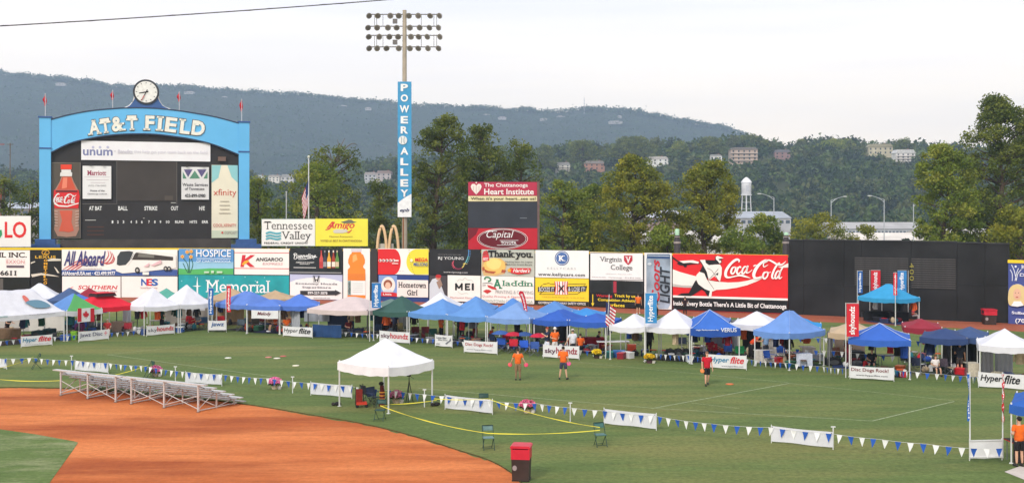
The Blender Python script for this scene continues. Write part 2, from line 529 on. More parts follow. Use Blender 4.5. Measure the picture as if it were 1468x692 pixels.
# ------------------------------------------------------------------ outfield wall
DARKW = mat((44, 44, 46), .8, 'wall_paint', 0, .2, 1.5)
YEL = paint((246, 200, 40), .5)
wall = thing('outfield_wall', 'long dark outfield wall with a yellow top rail carrying the billboards', 'wall', (0, 0, 0))
xs = [-300, -20, 88, 255, 415, 535, 615, 690, 766, 845, 922, 964, 1130]
for a, c in zip(xs[:-1], xs[1:]):
    p, q = Vector(wpt(a, .25)), Vector(wpt(c, .25))
    d = (q - p); L = d.length; an = math.atan2(d.y, d.x); mid = (p + q) / 2
    MB().box((0, 0, 2.46), (L - .006, .25, 4.92)).build('wall_panel', DARKW, wall, loc=(mid.x, mid.y, 0), rz=an)
    MB().box((0, 0, 5.03), (L, .34, .21)).build('yellow_rail', YEL, wall, loc=(mid.x, mid.y, 0), rz=an)

def ad(label, x0, x1, y0, y1, rgb, group='billboards on the outfield wall', off=.1, cat='billboard', m=None):
    s = Sign('billboard', label, cat, x0, dw(x0) - off, x1, dw(x1) - off, None)
    s.board(x0 + .4, x1 - .4, y0, y1, rgb, .05, 'panel', m)
    return s
OFFW = (243, 238, 232)
BLK = (30, 30, 32)
RED = (214, 36, 44)
# 1
s = ad('white billboard with INC. and 6611 in black at the far left end of the wall', -60, 43.5, 358.5, 397, OFFW)
s.text('OIL INC.', -12, 39, 361.5, 369, (64, 40, 40), .03, serif=True)
s.stroke([[(9, 371), (37, 371), (37, 379), (9, 379), (9, 371)]], .4, (232, 190, 190), sub=1, name='red_border')
s.text('EXXON', 10, 35.5, 372.5, 377.5, (214, 128, 128), .0)
s.rect(10, 35, 380.3, 383.4, (98, 80, 92))
s.text('6611', 1, 24.5, 387.5, 394.5, (50, 46, 46), .03, serif=True)
s.text('RO', -24, -3, 387.5, 394.5, (50, 46, 46), .03)
s = ad('blank black panel under the white billboard at the far left', -60, 43.5, 398, 426, (26, 28, 24), m=mat((26, 28, 24), .35, 'paint'))
s.rect(0, 5, 399, 426, (92, 88, 82), 'post')
# 2
s = ad('black billboard with gold emblem and vertical gold letters', 44, 88, 358, 424, (22, 22, 20))
s.ring(65.7, 361.8, 5.2, 3.4, .9, (226, 170, 44), 'emblem')
s.stroke([[(63.5, 364), (67, 359.6)], [(64, 363.6), (68.5, 363.6)]], .8, (226, 170, 44), 'emblem', 1)
s.text('LEXUS', 51, 80.5, 366.2, 370.2, (226, 176, 50), .03, space=1.1)
s.poly([[(68, 372.5), (75, 370), (88, 371), (88, 373.6), (70, 374)], [(44.5, 376), (51, 374), (51, 375.4), (45, 378)], [(78, 382), (81, 384), (86, 391), (83, 391)],
        [(45, 393), (60, 391), (78, 394), (86, 396.5), (60, 394), (47, 397)]], (214, 206, 190), 'printed_car_highlight')
for i, ch in enumerate('OMETTICO'):
    s.text(ch, 63.7, 68.8 if ch != 'I' else 66.4, 371.4 + i * 4.6, 374.8 + i * 4.6, (240, 176, 40), .04)
# 3
s = ad('white billboard with red and white stripes and a coach bus printed on it', 88.5, 255, 357.5, 395, OFFW)
s.rect(88.9, 254.5, 387, 394.8, (52, 84, 150))
s.rect(160, 254.5, 386, 394.8, (66, 92, 158))
s.stroke([[(91, 386, .8), (101, 380, 1.4), (112, 374, 1.2), (125, 370.6, .4)], [(96, 387, 1), (105, 381.5, 1.6), (115, 375.5, 1.4), (127, 371.6, .5)],
          [(102, 387, 1), (110, 382, 1.6), (118, 377, 1.4), (129, 372.8, .5)], [(108, 387, .9), (114, 383, 1.5), (122, 378, 1.3), (131, 374, .5)]], 1, (204, 70, 74), 'printed_stripe')
s.stroke([[(155, 359, .5), (156, 366, 1.2), (150, 374, 1.2), (140, 374.5, .5)], [(158, 359.5, .5), (160, 367, 1.2), (153.5, 376, 1.3), (143, 375.5, .5)],
          [(161, 362, .5), (163, 369, 1.2), (158, 376.6, 1.2), (147, 377.2, .5)], [(163, 367, .5), (164.5, 371, 1.1), (161, 376.5, 1), (152, 378.6, .4)]], 1, (204, 70, 74), 'printed_stripe')
s.text('All Aboard', 92, 152, 359.5, 381, (66, 62, 120), .025, .35)
# tilt comes from the lettering's slant
s.text('USA', 122, 138.5, 373.8, 381.5, (60, 58, 118), .03)
s.text('CALL YOUR DRIVER SPECIALISTS', 113, 147, 384.2, 385.8, (110, 60, 70))
s.text('AllAboardUSA.net · 423.499.9977', 89.5, 166, 388.6, 394.2, (244, 244, 248), .03)
s.poly([(166, 380), (168, 367), (173, 359.5), (186, 357.8), (220, 359), (250, 363.5), (253, 366), (253, 384), (203, 389.5), (176, 391.5), (167, 388)], (238, 234, 228), 'printed_bus')
s.poly([(168.3, 379), (169, 367.5), (173.6, 360.4), (186, 359.5), (192, 361), (187, 373), (181, 379.5), (172, 380.5)], (58, 62, 66), 'printed_windscreen')
s.poly([[(195, 361.5), (249, 368), (249, 373), (188, 372), (192, 364)]], (66, 58, 54), 'printed_windows')
s.poly([[(198, 368), (222, 369.5), (222, 365), (200, 363)]], (120, 116, 108), 'printed_window_glare')
s.stroke([[(184, 379), (190, 371), (195, 362), (204, 359)]], 1, (246, 244, 240), 'printed_pillar', 4)
for cx, r in ((198, 4.4), (238.5, 3.6), (243.6, 3.4)):
    s.ell(cx, 387 if cx < 200 else 384.7, r * .8, r, (40, 38, 38), 'printed_wheel', 16)
    s.ell(cx, 387 if cx < 200 else 384.7, r * .4, r * .5, (180, 176, 170), 'printed_hub', 12)
s.poly([[(207, 382), (216, 376), (214, 382)], [(217, 380), (228, 374.5), (232, 372), (233, 377), (222, 381)]], (226, 186, 190), 'printed_decoration')
s.rect(206, 215, 389.4, 393.5, (240, 236, 226), 'printed_notice')
# 4
s = ad('white billboard with slanted red capitals, left of the one with blue and red initials', 89, 173.5, 396, 426, OFFW)
s.text('SOUTHERN', 112, 169, 408.8, 414.6, (206, 52, 60), .035, .22)
s.poly([(93, 416), (106, 410), (103, 413), (97, 418)], (226, 130, 134), 'printed_wing')
s.text('CONSTRUCTION', 135, 168, 416, 418.4, (150, 150, 156))
# 5
s = ad('white billboard with thick blue and red initials', 174, 255, 396, 426, OFFW)
s.text('N', 202.5, 212, 399.3, 409.3, (44, 96, 176), .05)
s.text('E', 210.5, 218.5, 399.3, 409.3, (222, 40, 52), .05)
s.text('S', 217.5, 227, 399.3, 409.3, (44, 96, 176), .05)
s.text('National Elevator Services', 202, 226, 411, 413.4, (150, 90, 96))
# 6
s = ad('sky blue billboard with orange daffodils over a green meadow', 256, 335.5, 356.5, 393.5, (92, 150, 206))
s.rect(256.5, 335, 375, 386, (150, 198, 224), 'printed_sky')
s.poly([(256.5, 393.3), (256.5, 384.5), (275, 386), (300, 384.4), (335, 384.6), (335, 393.3)], (86, 178, 98), 'printed_meadow')
s.stroke([[(271, 391), (269, 378), (262, 369)], [(272, 391), (272, 376), (273, 366)], [(273, 391), (277, 378), (271, 364)], [(270, 391), (266, 384), (263, 377)]], 1.1, (52, 104, 84), 'printed_stem', 4)
for cx, cy in ((262, 367.5), (269, 361), (274.5, 367.8), (275, 360)):
    s.poly([(cx + (3.6 if i % 2 else 1.9) * math.cos(i * PI / 6), cy + (3.6 if i % 2 else 1.9) * math.sin(i * PI / 6)) for i in range(12)], (250, 196, 104), 'printed_petals')
    s.ell(cx, cy, 1.5, 1.5, (240, 140, 50), 'printed_bloom', 12)
s.text('HOSPICE', 282.5, 332, 357.6, 368, (250, 250, 250), .01)
s.rect(283, 332, 370, 370.8, (230, 240, 248))
s.text('OF CHATTANOOGA', 283, 332, 372.3, 376, (222, 234, 246), .01)
s.rects([(294, 301, 388.6, 391), (304, 308, 387.6, 391), (312, 320, 388.4, 391)], (196, 220, 196), 'printed_house')
# 7
s = ad('white billboard with a big red letter K between two thin red lines', 336, 415, 356.5, 393.5, OFFW)
s.rects([(336.4, 414.6, 361.8, 362.7), (336.4, 414.6, 384.2, 385.2)], (216, 54, 62))
s.text('K', 345, 366, 365.3, 382.5, (212, 42, 56), .05, .12)
s.poly([(347, 378.5), (351, 374), (356, 372.5), (358, 374.6), (353, 377.6), (349, 380)], (250, 176, 50), 'printed_animal')
s.text('ANGAROO', 367, 406, 369, 374.2, (44, 40, 42), .05, .1)
s.text('EXPRESS', 377, 406, 376.2, 379.4, (216, 160, 164), .0, .15)
# 8
s = ad('teal billboard with large white serif lettering and a thin cross', 256, 415, 394.3, 432, (34, 160, 166), m=mat((34, 160, 166), .6, 'paint', 0, .12, .7))
s.poly([[(283.3, 396), (282.1, 409), (282.2, 424), (284.4, 424), (284.3, 409)], [(276, 409.8), (283, 408.8), (289, 409.8), (283, 410.8)]], (244, 250, 250), 'printed_cross')
s.text('Memorial', 295.5, 387.5, 401.5, 419.2, (246, 250, 250), .0, 0, True)
for cx, cy in ((261, 402.5), (281, 397), (321, 397.6), (352, 396.8), (380, 397.5), (367, 402.5)): s.ell(cx, cy, 1, 1, (130, 206, 208), 'printed_star', 8)
# 9
s = ad('black billboard with white script and a row of beer bottles', 415.5, 491.5, 355.8, 392, (38, 42, 46), m=mat((38, 42, 46), .35, 'paint', 0, .2, 1))
s.text('Yuengling', 421, 453.5, 363.4, 372, (240, 240, 238), .02, .35)
s.stroke([[(421, 365), (424, 362.6), (426, 366), (425, 371), (421.5, 370.5)], [(428, 371.5), (440, 371), (455, 368)]], .7, (240, 240, 238), sub=5)
s.text("AMERICA'S OLDEST", 424.5, 451, 375, 376.8, (226, 226, 224), .03); s.text('BREWERY', 430.5, 445, 377.4, 379, (214, 214, 212), .03)
s.rect(421.5, 453.5, 382.9, 383.8, (224, 224, 222))
for cx, c, c2 in ((461.3, (206, 84, 78), (190, 60, 60)), (466.6, (58, 60, 76), (150, 150, 156)), (472.7, (226, 168, 60), (240, 236, 226)), (479.3, (160, 60, 44), (236, 226, 210)), (484.8, (96, 140, 70), (210, 190, 160))):
    s.poly([(cx - 2.6, 384), (cx - 2.7, 371), (cx - 1, 365.5), (cx - .9, 358.6), (cx + .9, 358.6), (cx + 1, 365.5), (cx + 2.7, 371), (cx + 2.6, 384)], c, 'printed_bottle')
    s.rect(cx - 2.4, cx + 2.4, 375, 382, c2, 'printed_label'); s.rect(cx - .9, cx + .9, 358.7, 361.5, c2, 'printed_cap')
s.rect(416, 491, 389.6, 391, (160, 160, 160), 'white_edge')
# 10
s = ad('lavender and white billboard with a black arrow pointing right', 415.5, 491.5, 393, 429, (192, 196, 224))
s.poly([(416, 404), (425, 400.6), (440, 398.2), (453, 397.5), (466, 398.2), (480, 400.6), (491, 404), (491, 428.8), (416, 428.8)], (240, 238, 236), 'printed_arc')
s.poly([[(450, 395.5), (451.5, 395.5), (452.6, 400), (455.4, 400), (456.5, 395.5), (458, 395.5), (456.6, 403.5), (455, 403.5), (455, 401.4), (453, 401.4), (453, 403.5), (451.4, 403.5)]], (40, 40, 44), 'emblem')
s.stroke([[(449.2, 394.8), (458.8, 394.8), (458, 404.2), (450, 404.2), (449.2, 394.8)]], .5, (60, 60, 64), 'emblem', 1)
s.text('Economy Honda', 424.5, 484, 405, 408.4, (86, 90, 104), .01, 0, True, space=1.1); s.text('SuperStore', 434, 475, 410.2, 413.6, (86, 90, 104), .01, 0, True, space=1.1)
s.poly([(431, 416.3), (481, 416.3), (481, 415), (489.5, 419.4), (481, 423.6), (481, 422.6), (431, 422.6)], (52, 50, 52), 'printed_arrow')
s.text('899-257-3878', 442, 470, 417.7, 421.4, (238, 238, 238), .03)
s.text('aeconomyhonda.com', 450, 474, 425.5, 428.3, (80, 80, 84))
# 11 drink bottle
s = ad('white billboard with a big orange drink bottle printed on it', 492, 531, 356, 430, OFFW)
s.poly([(504.5, 363), (503.6, 356.4), (519, 356.4), (518, 363)], (216, 206, 212), 'printed_cap')
s.poly([(505, 361), (517.5, 361), (518.5, 363.5), (521, 365), (523.6, 372), (523.4, 377), (521, 381), (521, 383), (524, 386), (524.4, 427), (498.5, 427), (499, 386), (502, 383), (502, 381), (499.6, 377), (499.6, 372), (502, 365), (504, 363.5)], (240, 138, 48), 'printed_bottle')
s.poly([(506, 366), (511, 364), (513, 372), (506, 376)], (250, 176, 104), 'printed_glare')
s.rect(499, 524.3, 402, 422.6, (238, 240, 236), 'printed_label'); s.rect(499, 524.3, 392, 401.8, (226, 128, 50), 'printed_label')
s.rect(499, 503.6, 402, 422.6, (150, 170, 166), 'printed_band')
s.text('vitamin', 499.6, 503, 404, 421, (44, 48, 52), .02, rot=90)
s.stroke([[(506, 406 + 3 * i), (521, 406 + 3 * i)] for i in range(5)], .4, (188, 198, 196), 'small_print', 1)
s = ad('narrow dark panel between the bottle billboard and the ball billboard', 531.4, 541.5, 356.5, 430, (58, 54, 54))
# 13
s = ad('white billboard with half a red ball and half a yellow ball', 541.8, 615, 356.3, 393.3, OFFW)
s.poly([(542.2, 356.8)] + [(565 + 9.8 * math.cos(t), 375 + 18.2 * math.sin(t)) for t in [R(a) for a in range(-90, 91, 12)]] + [(542.2, 393)], (220, 38, 42), 'printed_red_ball')
s.poly([(614.6, 356.8)] + [(598 - 15 * math.cos(t), 375 + 18.2 * math.sin(t)) for t in [R(a) for a in range(-90, 91, 12)]] + [(614.6, 393)], (236, 220, 66), 'printed_yellow_ball')
s.stroke([[(597 - 11 + .3 * i * i / 4, 358 + i * 3.4), (599 - 11 + .3 * i * i / 4, 359 + i * 3.4)] for i in range(-0, 11)], .5, (150, 140, 60), 'printed_seam', 1)
for cx in (545.5, 550.5, 555.5, 560.5, 565.3): s.ell(cx, 373.2, 2.1, 2.1, (246, 240, 236), 'printed_small_ball', 12)
for cx in (545.5, 550.5, 555.5, 560.5, 565.3): s.ell(cx - .3, 373.2, 1, 1.4, (120, 44, 52), 'printed_dot', 10)
s.rects([(567, 572.5, 372.4, 374.2), (563, 572, 376.8, 377.9)], (244, 236, 232))
s.ell(591, 373, 1.9, 2.3, (246, 240, 200), 'printed_small_ball', 12)
s.text('MEGA', 596, 614.2, 369.2, 374.6, (218, 44, 48), .05, .12); s.text('MILLIONS', 594, 614.4, 376, 381, (46, 84, 160), .05, .12)
s.text('Please play responsibly', 573, 581, 387.3, 388.6, (150, 150, 156))
# 14
s = ad('navy billboard with an oval portrait and two lines of black lettering', 541.8, 615, 394, 432, (44, 66, 128))
s.rect(543.5, 569.5, 394.6, 423.5, (130, 158, 212), 'printed_field')
s.ell(557, 408.5, 10, 12, (240, 232, 222), 'printed_oval')
s.ell(556.5, 407, 6.2, 6.4, (150, 82, 58), 'printed_hair', 18); s.ell(556.6, 409, 4, 5, (232, 192, 168), 'printed_face', 16)
s.poly([(549, 418.5), (552, 415), (561, 415), (565, 418.5)], (208, 212, 220), 'printed_collar')
s.poly([(547, 418), (566, 419), (575, 421), (575, 425), (547, 424)], (206, 44, 52), 'printed_ribbon')
s.text('Little Bakes'[:0] or 'Little', 550, 562, 420, 422.8, (244, 234, 230), .02)
s.board(570, 614.5, 401, 425.5, (240, 230, 224), .03, 'white_inset')
s.text('Hometown', 572, 612, 404.2, 412.2, (46, 42, 46), .035, 0, True, space=1.1)
s.text('Girl', 584.5, 599.5, 415.2, 423, (46, 42, 46), .035, 0, True, space=1.1)
# 15
s = ad('black billboard with white capitals and a swirl of coloured dots', 615.5, 689.5, 357, 394, (40, 40, 44), m=mat((40, 40, 44), .35, 'paint', 0, .25, .6))
s.text('RJ YOUNG', 628, 665, 368, 373, (238, 238, 238), .0, 0, True)
s.text('advancing document technology', 628.5, 661, 364.2, 365.4, (170, 170, 170))
s.text('www.rjyoung.com', 636, 671, 389, 391.8, (220, 220, 220), .0, 0, True)
for k in range(40):
    t = k / 39; a = R(200 - 230 * t) if t < .5 else 0
    if k < 22:
        an = R(200 - 200 * k / 21); cx, cy = 659 - 0 + 9 * math.cos(an), 377 + 8 * math.sin(an)
    else:
        j = (k - 22) / 17; cx, cy = 669 + 7 * math.sin(j * 1.7), 378 - 20 * j
    c = [(220, 90, 110), (150, 60, 90), (226, 206, 110), (110, 190, 200), (90, 150, 210)][min(4, k // 8)]
    s.ell(cx, cy, .75, .75, c, 'printed_dot', 6)
    if k % 2: s.ell(cx + 2.2 * (1 if k > 21 else -.6), cy + 1, .6, .6, c, 'printed_dot', 6)
# 16
s = ad('dark billboard with a man in a pale shirt and red cap bending forward', 615.5, 641.3, 394.6, 432, (72, 66, 70))
s.poly([(616, 431.5), (616, 407), (620, 400), (626, 398), (631, 402), (634, 412), (641, 431)], (206, 212, 220), 'printed_shirt', 0)
s.ell(628.6, 397.6, 3.6, 4, (196, 142, 120), 'printed_face', 14); s.ell(629, 395.8, 4.2, 2.6, (188, 44, 46), 'printed_cap', 14)
s.poly([(626, 404), (632, 400), (635, 408), (630, 414)], (160, 132, 116), 'printed_arm')
s = ad('white billboard with three heavy black letters', 641.6, 689.5, 394.6, 432, OFFW)
s.stroke([[(654, 415.8), (654, 405.8)], [(653.4, 406), (658.2, 413)], [(663, 406), (658.2, 413)], [(662.4, 415.8), (662.4, 405.8)]], 2.6, (24, 24, 26), sub=1, name='letter')
s.stroke([[(668, 415.8), (668, 405.8)], [(667, 407), (674.4, 407)], [(667, 410.8), (673.4, 410.8)], [(667, 414.6), (674.4, 414.6)]], 2.3, (24, 24, 26), sub=1, name='letter')
s.stroke([[(678.2, 415.8), (678.2, 405.8)]], 3, (24, 24, 26), sub=1, name='letter')
s.stroke([[(656, 403), (659, 400), (664, 401), (667, 398), (671, 401), (676, 401), (679, 404)], [(657, 418), (662, 421), (668, 419.6), (672, 421)]], .4, (170, 186, 176), 'printed_outline')
s.text('Mechanical Electrical', 646, 684, 425, 427.6, (190, 140, 140))
# 17
s = ad('grey billboard with heavy black lettering above a breakfast biscuit', 690, 767, 357.8, 395.6, (190, 192, 180))
s.poly([(690.5, 385), (692, 366), (700, 371), (718, 370), (727, 377), (724, 392), (712, 395.2), (694, 395.2)], (214, 176, 120), 'printed_plate', 0)
s.ell(709, 381, 15.6, 11.6, (240, 194, 104), 'printed_biscuit', 22); s.poly([(700, 372), (710, 370), (719, 375), (716, 384), (706, 386), (698, 380)], (250, 216, 130), 'printed_egg', 4)
s.poly([[(695, 385), (700, 388), (712, 389), (708, 392), (696, 390)], [(720, 386), (726, 387), (724, 391), (719, 390)], [(692, 383), (695, 382), (695, 387), (692, 388)]], (176, 88, 56), 'printed_bacon')
s.poly([(692, 367), (701, 364), (702, 373), (693, 375)], (218, 62, 70), 'printed_badge'); s.text('BEST', 693.6, 700.5, 369, 373.2, (244, 226, 222), .03)
s.poly([(692, 366), (694, 360), (699, 358.5), (701, 364)], (190, 60, 60), 'printed_flame')
s.text('Thank you.', 699.5, 764.8, 358.8, 371.5, (26, 26, 28), .045, 0, True)
s.text('Nothing beats the original', 725.5, 763.5, 374, 376.6, (60, 62, 60), .01); s.text('Made from Scratch Biscuits', 725.5, 763.5, 377.6, 380, (60, 62, 60), .01)
s.poly([(731, 384.8), (733.6, 383), (735.5, 384), (762, 384), (760, 391), (744, 393), (734, 391), (729.6, 388)], (214, 52, 54), 'printed_banner')
s.poly([(731 + 3.9 * (1 if i % 2 == 0 else .45) * math.sin(i * PI / 5), 387 - 3.9 * (1 if i % 2 == 0 else .45) * math.cos(i * PI / 5)) for i in range(10)], (250, 176, 56), 'printed_star')
s.text("Hardee's", 736.5, 760.5, 384.8, 390, (246, 240, 236), .02, .3)
# 18
s = ad('white billboard with green fancy lettering and a red oil lamp', 690, 766.4, 396, 434.5, OFFW)
s.text('A', 706, 720.5, 400, 413.5, (46, 130, 92), .03, 0, True)
s.text('laddin', 720, 765, 402, 410, (54, 132, 98), .01, 0, True)
s.stroke([[(695, 400.5), (696.5, 397.5), (700.5, 397.3), (703.5, 399.5), (703, 402), (700, 403)]], 2.2, (60, 132, 88), 'printed_swirl')
s.poly([[(699, 408), (705, 409.5), (711, 412), (713, 415), (706, 414), (700, 411)], [(693, 417), (697, 414.8), (702, 414.9), (705, 417), (699, 420.6)]], (200, 50, 50), 'printed_lamp')
s.stroke([[(692, 406), (700, 405), (707, 406.5)], [(692, 409), (697, 408.4)]], .7, (110, 110, 110), 'printed_smoke')
s.text('PRINTING & COPYING', 711, 765, 416, 421, (164, 168, 166), .0)
s.text('Quality Printing & Digital Copies', 691.5, 764.5, 423.4, 427, (206, 128, 128), 0, .1)
s.text('DOWNTOWN CHATTANOOGA', 691.5, 764.5, 429.5, 433.2, (140, 170, 156))
# 19
s = ad('white billboard with a blue disc bearing a white letter', 767.3, 844.7, 358.8, 398, (238, 238, 236))
s.ell(806, 370, 10.4, 10.4, (52, 80, 140), 'printed_disc', 30); s.ell(806, 370, 9.2, 9.2, (230, 234, 240), 'printed_ring', 30); s.ell(806, 370, 8.4, 8.4, (74, 108, 168), 'printed_disc', 30)
s.text('K', 801, 811, 366, 374, (244, 244, 246), .04, 0, True)
s.text('KELLYCARS', 785, 826, 383, 386, (170, 172, 174), -.005, space=1.5)
s.text('www.kellycars.com', 772, 839, 391, 396.6, (62, 64, 66), .02, space=1.1)
# 20
s = ad('yellow billboard with black arrow outlines round a red striped centre', 767.3, 844.7, 398.8, 437.5, (250, 212, 50))
s.rect(767.8, 844.3, 431, 437.3, (32, 32, 34)); s.text('GOVERNORS HIGHWAY SAFETY OFFICE', 772, 840, 432.6, 436, (226, 226, 222), .02)
s.stroke([[(779, 407), (788, 405.5), (789, 407), (797, 407)], [(774, 421), (779, 417)], [(774, 421.5), (797, 421.5)], [(778, 408), (774, 412)], [(815, 407), (840, 406.4), (836, 412)], [(815, 421.5), (828, 421.2), (834, 416.8)]], .7, (40, 36, 30), 'printed_outline', 1)
s.poly([(771.5, 411), (842, 409.6), (840, 417.4), (771.5, 418)], (34, 32, 30), 'printed_bar')
s.poly([(795.5, 403), (815, 403), (813.6, 412), (815, 421.8), (795.5, 421.8), (797, 412)], (244, 236, 232), 'printed_hourglass')
s.poly([[(x, 403), (x + 1.3, 403), (x + 1.3 + (805.2 - x) * .12, 412), (x + 1.3, 421.8), (x, 421.8), (x + (805.2 - x) * .12, 412)] for x in (795.4, 798.6, 801.8, 806.8, 810, 813.4)], (206, 60, 50), 'printed_stripe')
s.text('X', 800.5, 810, 408.5, 418, (40, 34, 32), .05)
s.text('BOOZE IT', 773.5, 795, 411.4, 417.6, (250, 250, 246), .0); s.text('& LOSE IT!', 815.5, 839.5, 411, 417.2, (250, 250, 246), .0)
s.text('IT DOES NOT MATTER WHO YOU ARE. YOU WILL GO TO JAIL', 778, 839, 425, 427, (150, 120, 40))
# 21
s = ad('white billboard with a red shield bearing a letter V', 845.7, 922.6, 362, 401.8, (238, 236, 236))
s.stroke([[(846.4, 362.6), (922, 362.6), (922, 401.2), (846.4, 401.2), (846.4, 362.6)]], .7, (60, 58, 60), 'frame', 1)
s.text('Virginia', 860, 892, 368, 377, (62, 60, 62), .0, 0, True); s.text('College', 876, 907, 379.6, 388.8, (62, 60, 62), .0, 0, True)
s.poly([(895, 366), (907, 366), (907, 373), (904, 377), (901, 379.5), (898, 377), (895, 373)], (190, 44, 62), 'printed_shield'); s.text('V', 897, 905.4, 367.4, 376.6, (244, 234, 236), .03, 0, True)
s.text('education. degrees. jobs.', 869, 907, 391.6, 393.4, (176, 176, 178)); s.text('www.vc.edu · chattanooga · 423-893-2000', 849, 919, 396.4, 398.8, (150, 148, 150))
# 22
s = ad('dark recessed bay with a red post, under the billboard with the red shield', 845.7, 922.6, 402.8, 419.5, (52, 54, 56), m=mat((52, 54, 56), .7, 'paint', 0, .3, .8))
s.rects([(848, 877, 404, 418), (885, 920, 404, 418)], (34, 37, 38), 'dark_opening', m=mat((34, 37, 38), .4, 'paint', 0, .4, .4))
s.board(880, 884.3, 402.9, 419.5, (168, 48, 66), .05, 'red_post')
s = ad('black sign with yellow lettering and a yellow arrow pointing down', 845.7, 922.6, 420, 440, (24, 24, 26))
s.text('Warning', 855, 878, 421.8, 426.4, (204, 40, 40), .05); s.text('Track by us', 881, 911, 421.8, 427, (248, 214, 50), .05)
s.text('Competition Athletic', 857.5, 911.5, 428, 433, (248, 214, 50), .05); s.text('Surfaces', 870, 896, 434.5, 439.3, (248, 214, 50), .05)
s.poly([(849.8, 421.6), (851, 421.6), (851, 434), (852.6, 434), (850.4, 438.6), (848.2, 434), (849.8, 434)], (248, 214, 50), 'printed_arrow')
# 23 beer can
s = ad('tall white billboard with a silver can printed on it', 923.6, 963.6, 362.4, 442.6, (232, 230, 228))
s.poly([(927, 371), (929, 364), (960, 364), (961.5, 371), (961.5, 436), (958, 442), (944, 442), (927, 430)], (150, 164, 180), 'printed_can', m=mat((150, 164, 180), .6, 'paint', 0, .3, .7))
s.rect(928, 961, 364.5, 370.5, (56, 82, 124), 'printed_band'); s.rect(929, 960.4, 366, 367, (196, 206, 216), 'printed_band')
s.text('Coors', 934.6, 946.4, 372, 432, (188, 38, 50), .03, .25, rot=90)
s.text('LIGHT', 946.5, 961, 382, 434, (38, 44, 52), .03, .15, rot=90)
s.ell(932, 378, 3, 2, (200, 208, 216), 'printed_drop', 10)
# 24 big red billboard (x, y below are in the photo)
def Z(x, y): return (950 + x / 6.59, 350 + y / 6.59)
s = ad('wide red billboard with a running baseball pitcher and white script lettering', 964.4, 1130, 364.6, 447, (226, 34, 40))
s.rect(965, 1129.6, 428.2, 446.5, (22, 22, 24), 'black_band'); s.rect(965, 1129.6, 425.2, 428.2, (240, 236, 232), 'white_line')
sw = (240, 234, 226)
s.poly([Z(*p) for p in ((97, 235), (170, 262), (260, 287), (330, 303), (420, 335), (520, 352), (620, 360), (720, 356), (800, 343), (870, 322), (925, 300), (940, 322), (890, 350), (800, 385), (700, 410), (600, 424), (500, 430), (420, 415), (300, 410), (200, 408), (97, 398))], sw, 'printed_wave')
s.poly([Z(*p) for p in ((97, 372), (180, 385), (280, 390), (280, 408), (180, 406), (97, 398))], (190, 186, 180), 'printed_wave_shade')
s.poly([Z(*p) for p in ((1090, 215), (1130, 205), (1188, 178), (1188, 218), (1120, 222))], sw, 'printed_wave')
s.poly([[Z(*p) for p in ((100, 118), (150, 155), (200, 180), (250, 176), (345, 166), (352, 184), (290, 186), (232, 196), (228, 214), (210, 216), (196, 200), (160, 195), (135, 180), (152, 172), (100, 136))],
        [Z(*p) for p in ((350, 160), (400, 146), (495, 150), (500, 118), (520, 108), (562, 122), (576, 130), (555, 138), (560, 170), (540, 186), (500, 190), (440, 196), (420, 260), (438, 330), (400, 300), (350, 262), (380, 200))],
        [Z(*p) for p in ((335, 325), (345, 380), (400, 420), (450, 440), (440, 487), (425, 485), (400, 445), (370, 425), (300, 470), (270, 487), (140, 480), (180, 462), (250, 458), (280, 400), (310, 345))]], (26, 24, 26), 'printed_player_dark')
s.poly([[Z(*p) for p in ((160, 158), (230, 152), (290, 150), (345, 166), (340, 182), (260, 172), (200, 178))],
        [Z(*p) for p in ((355, 148), (405, 146), (410, 175), (440, 196), (500, 190), (545, 190), (562, 220), (560, 280), (545, 350), (500, 320), (438, 335), (420, 260), (385, 195))],
        [Z(*p) for p in ((505, 118), (520, 108), (562, 122), (578, 130), (530, 138), (535, 150), (552, 152), (556, 170), (540, 180), (526, 160), (505, 140))],
        [Z(*p) for p in ((350, 258), (400, 275), (420, 330), (470, 375), (505, 432), (470, 445), (462, 505), (438, 490), (450, 440), (400, 420), (340, 375), (318, 330), (322, 290))]], sw, 'printed_player_light')
s.poly([[Z(*p) for p in ((498, 285), (530, 265), (525, 292))]], (26, 24, 26), 'printed_detail')
s.poly([[Z(*p) for p in ((448, 332), (492, 300), (535, 342), (500, 345))]], (226, 34, 40), 'printed_gap')
s.stroke([[Z(425, 225), Z(470, 250), (Z(530, 345))], [Z(440, 330), Z(480, 290), Z(530, 230)], [Z(400, 275), Z(425, 330), Z(490, 425)]], .5, (26, 24, 26), 'printed_seam')
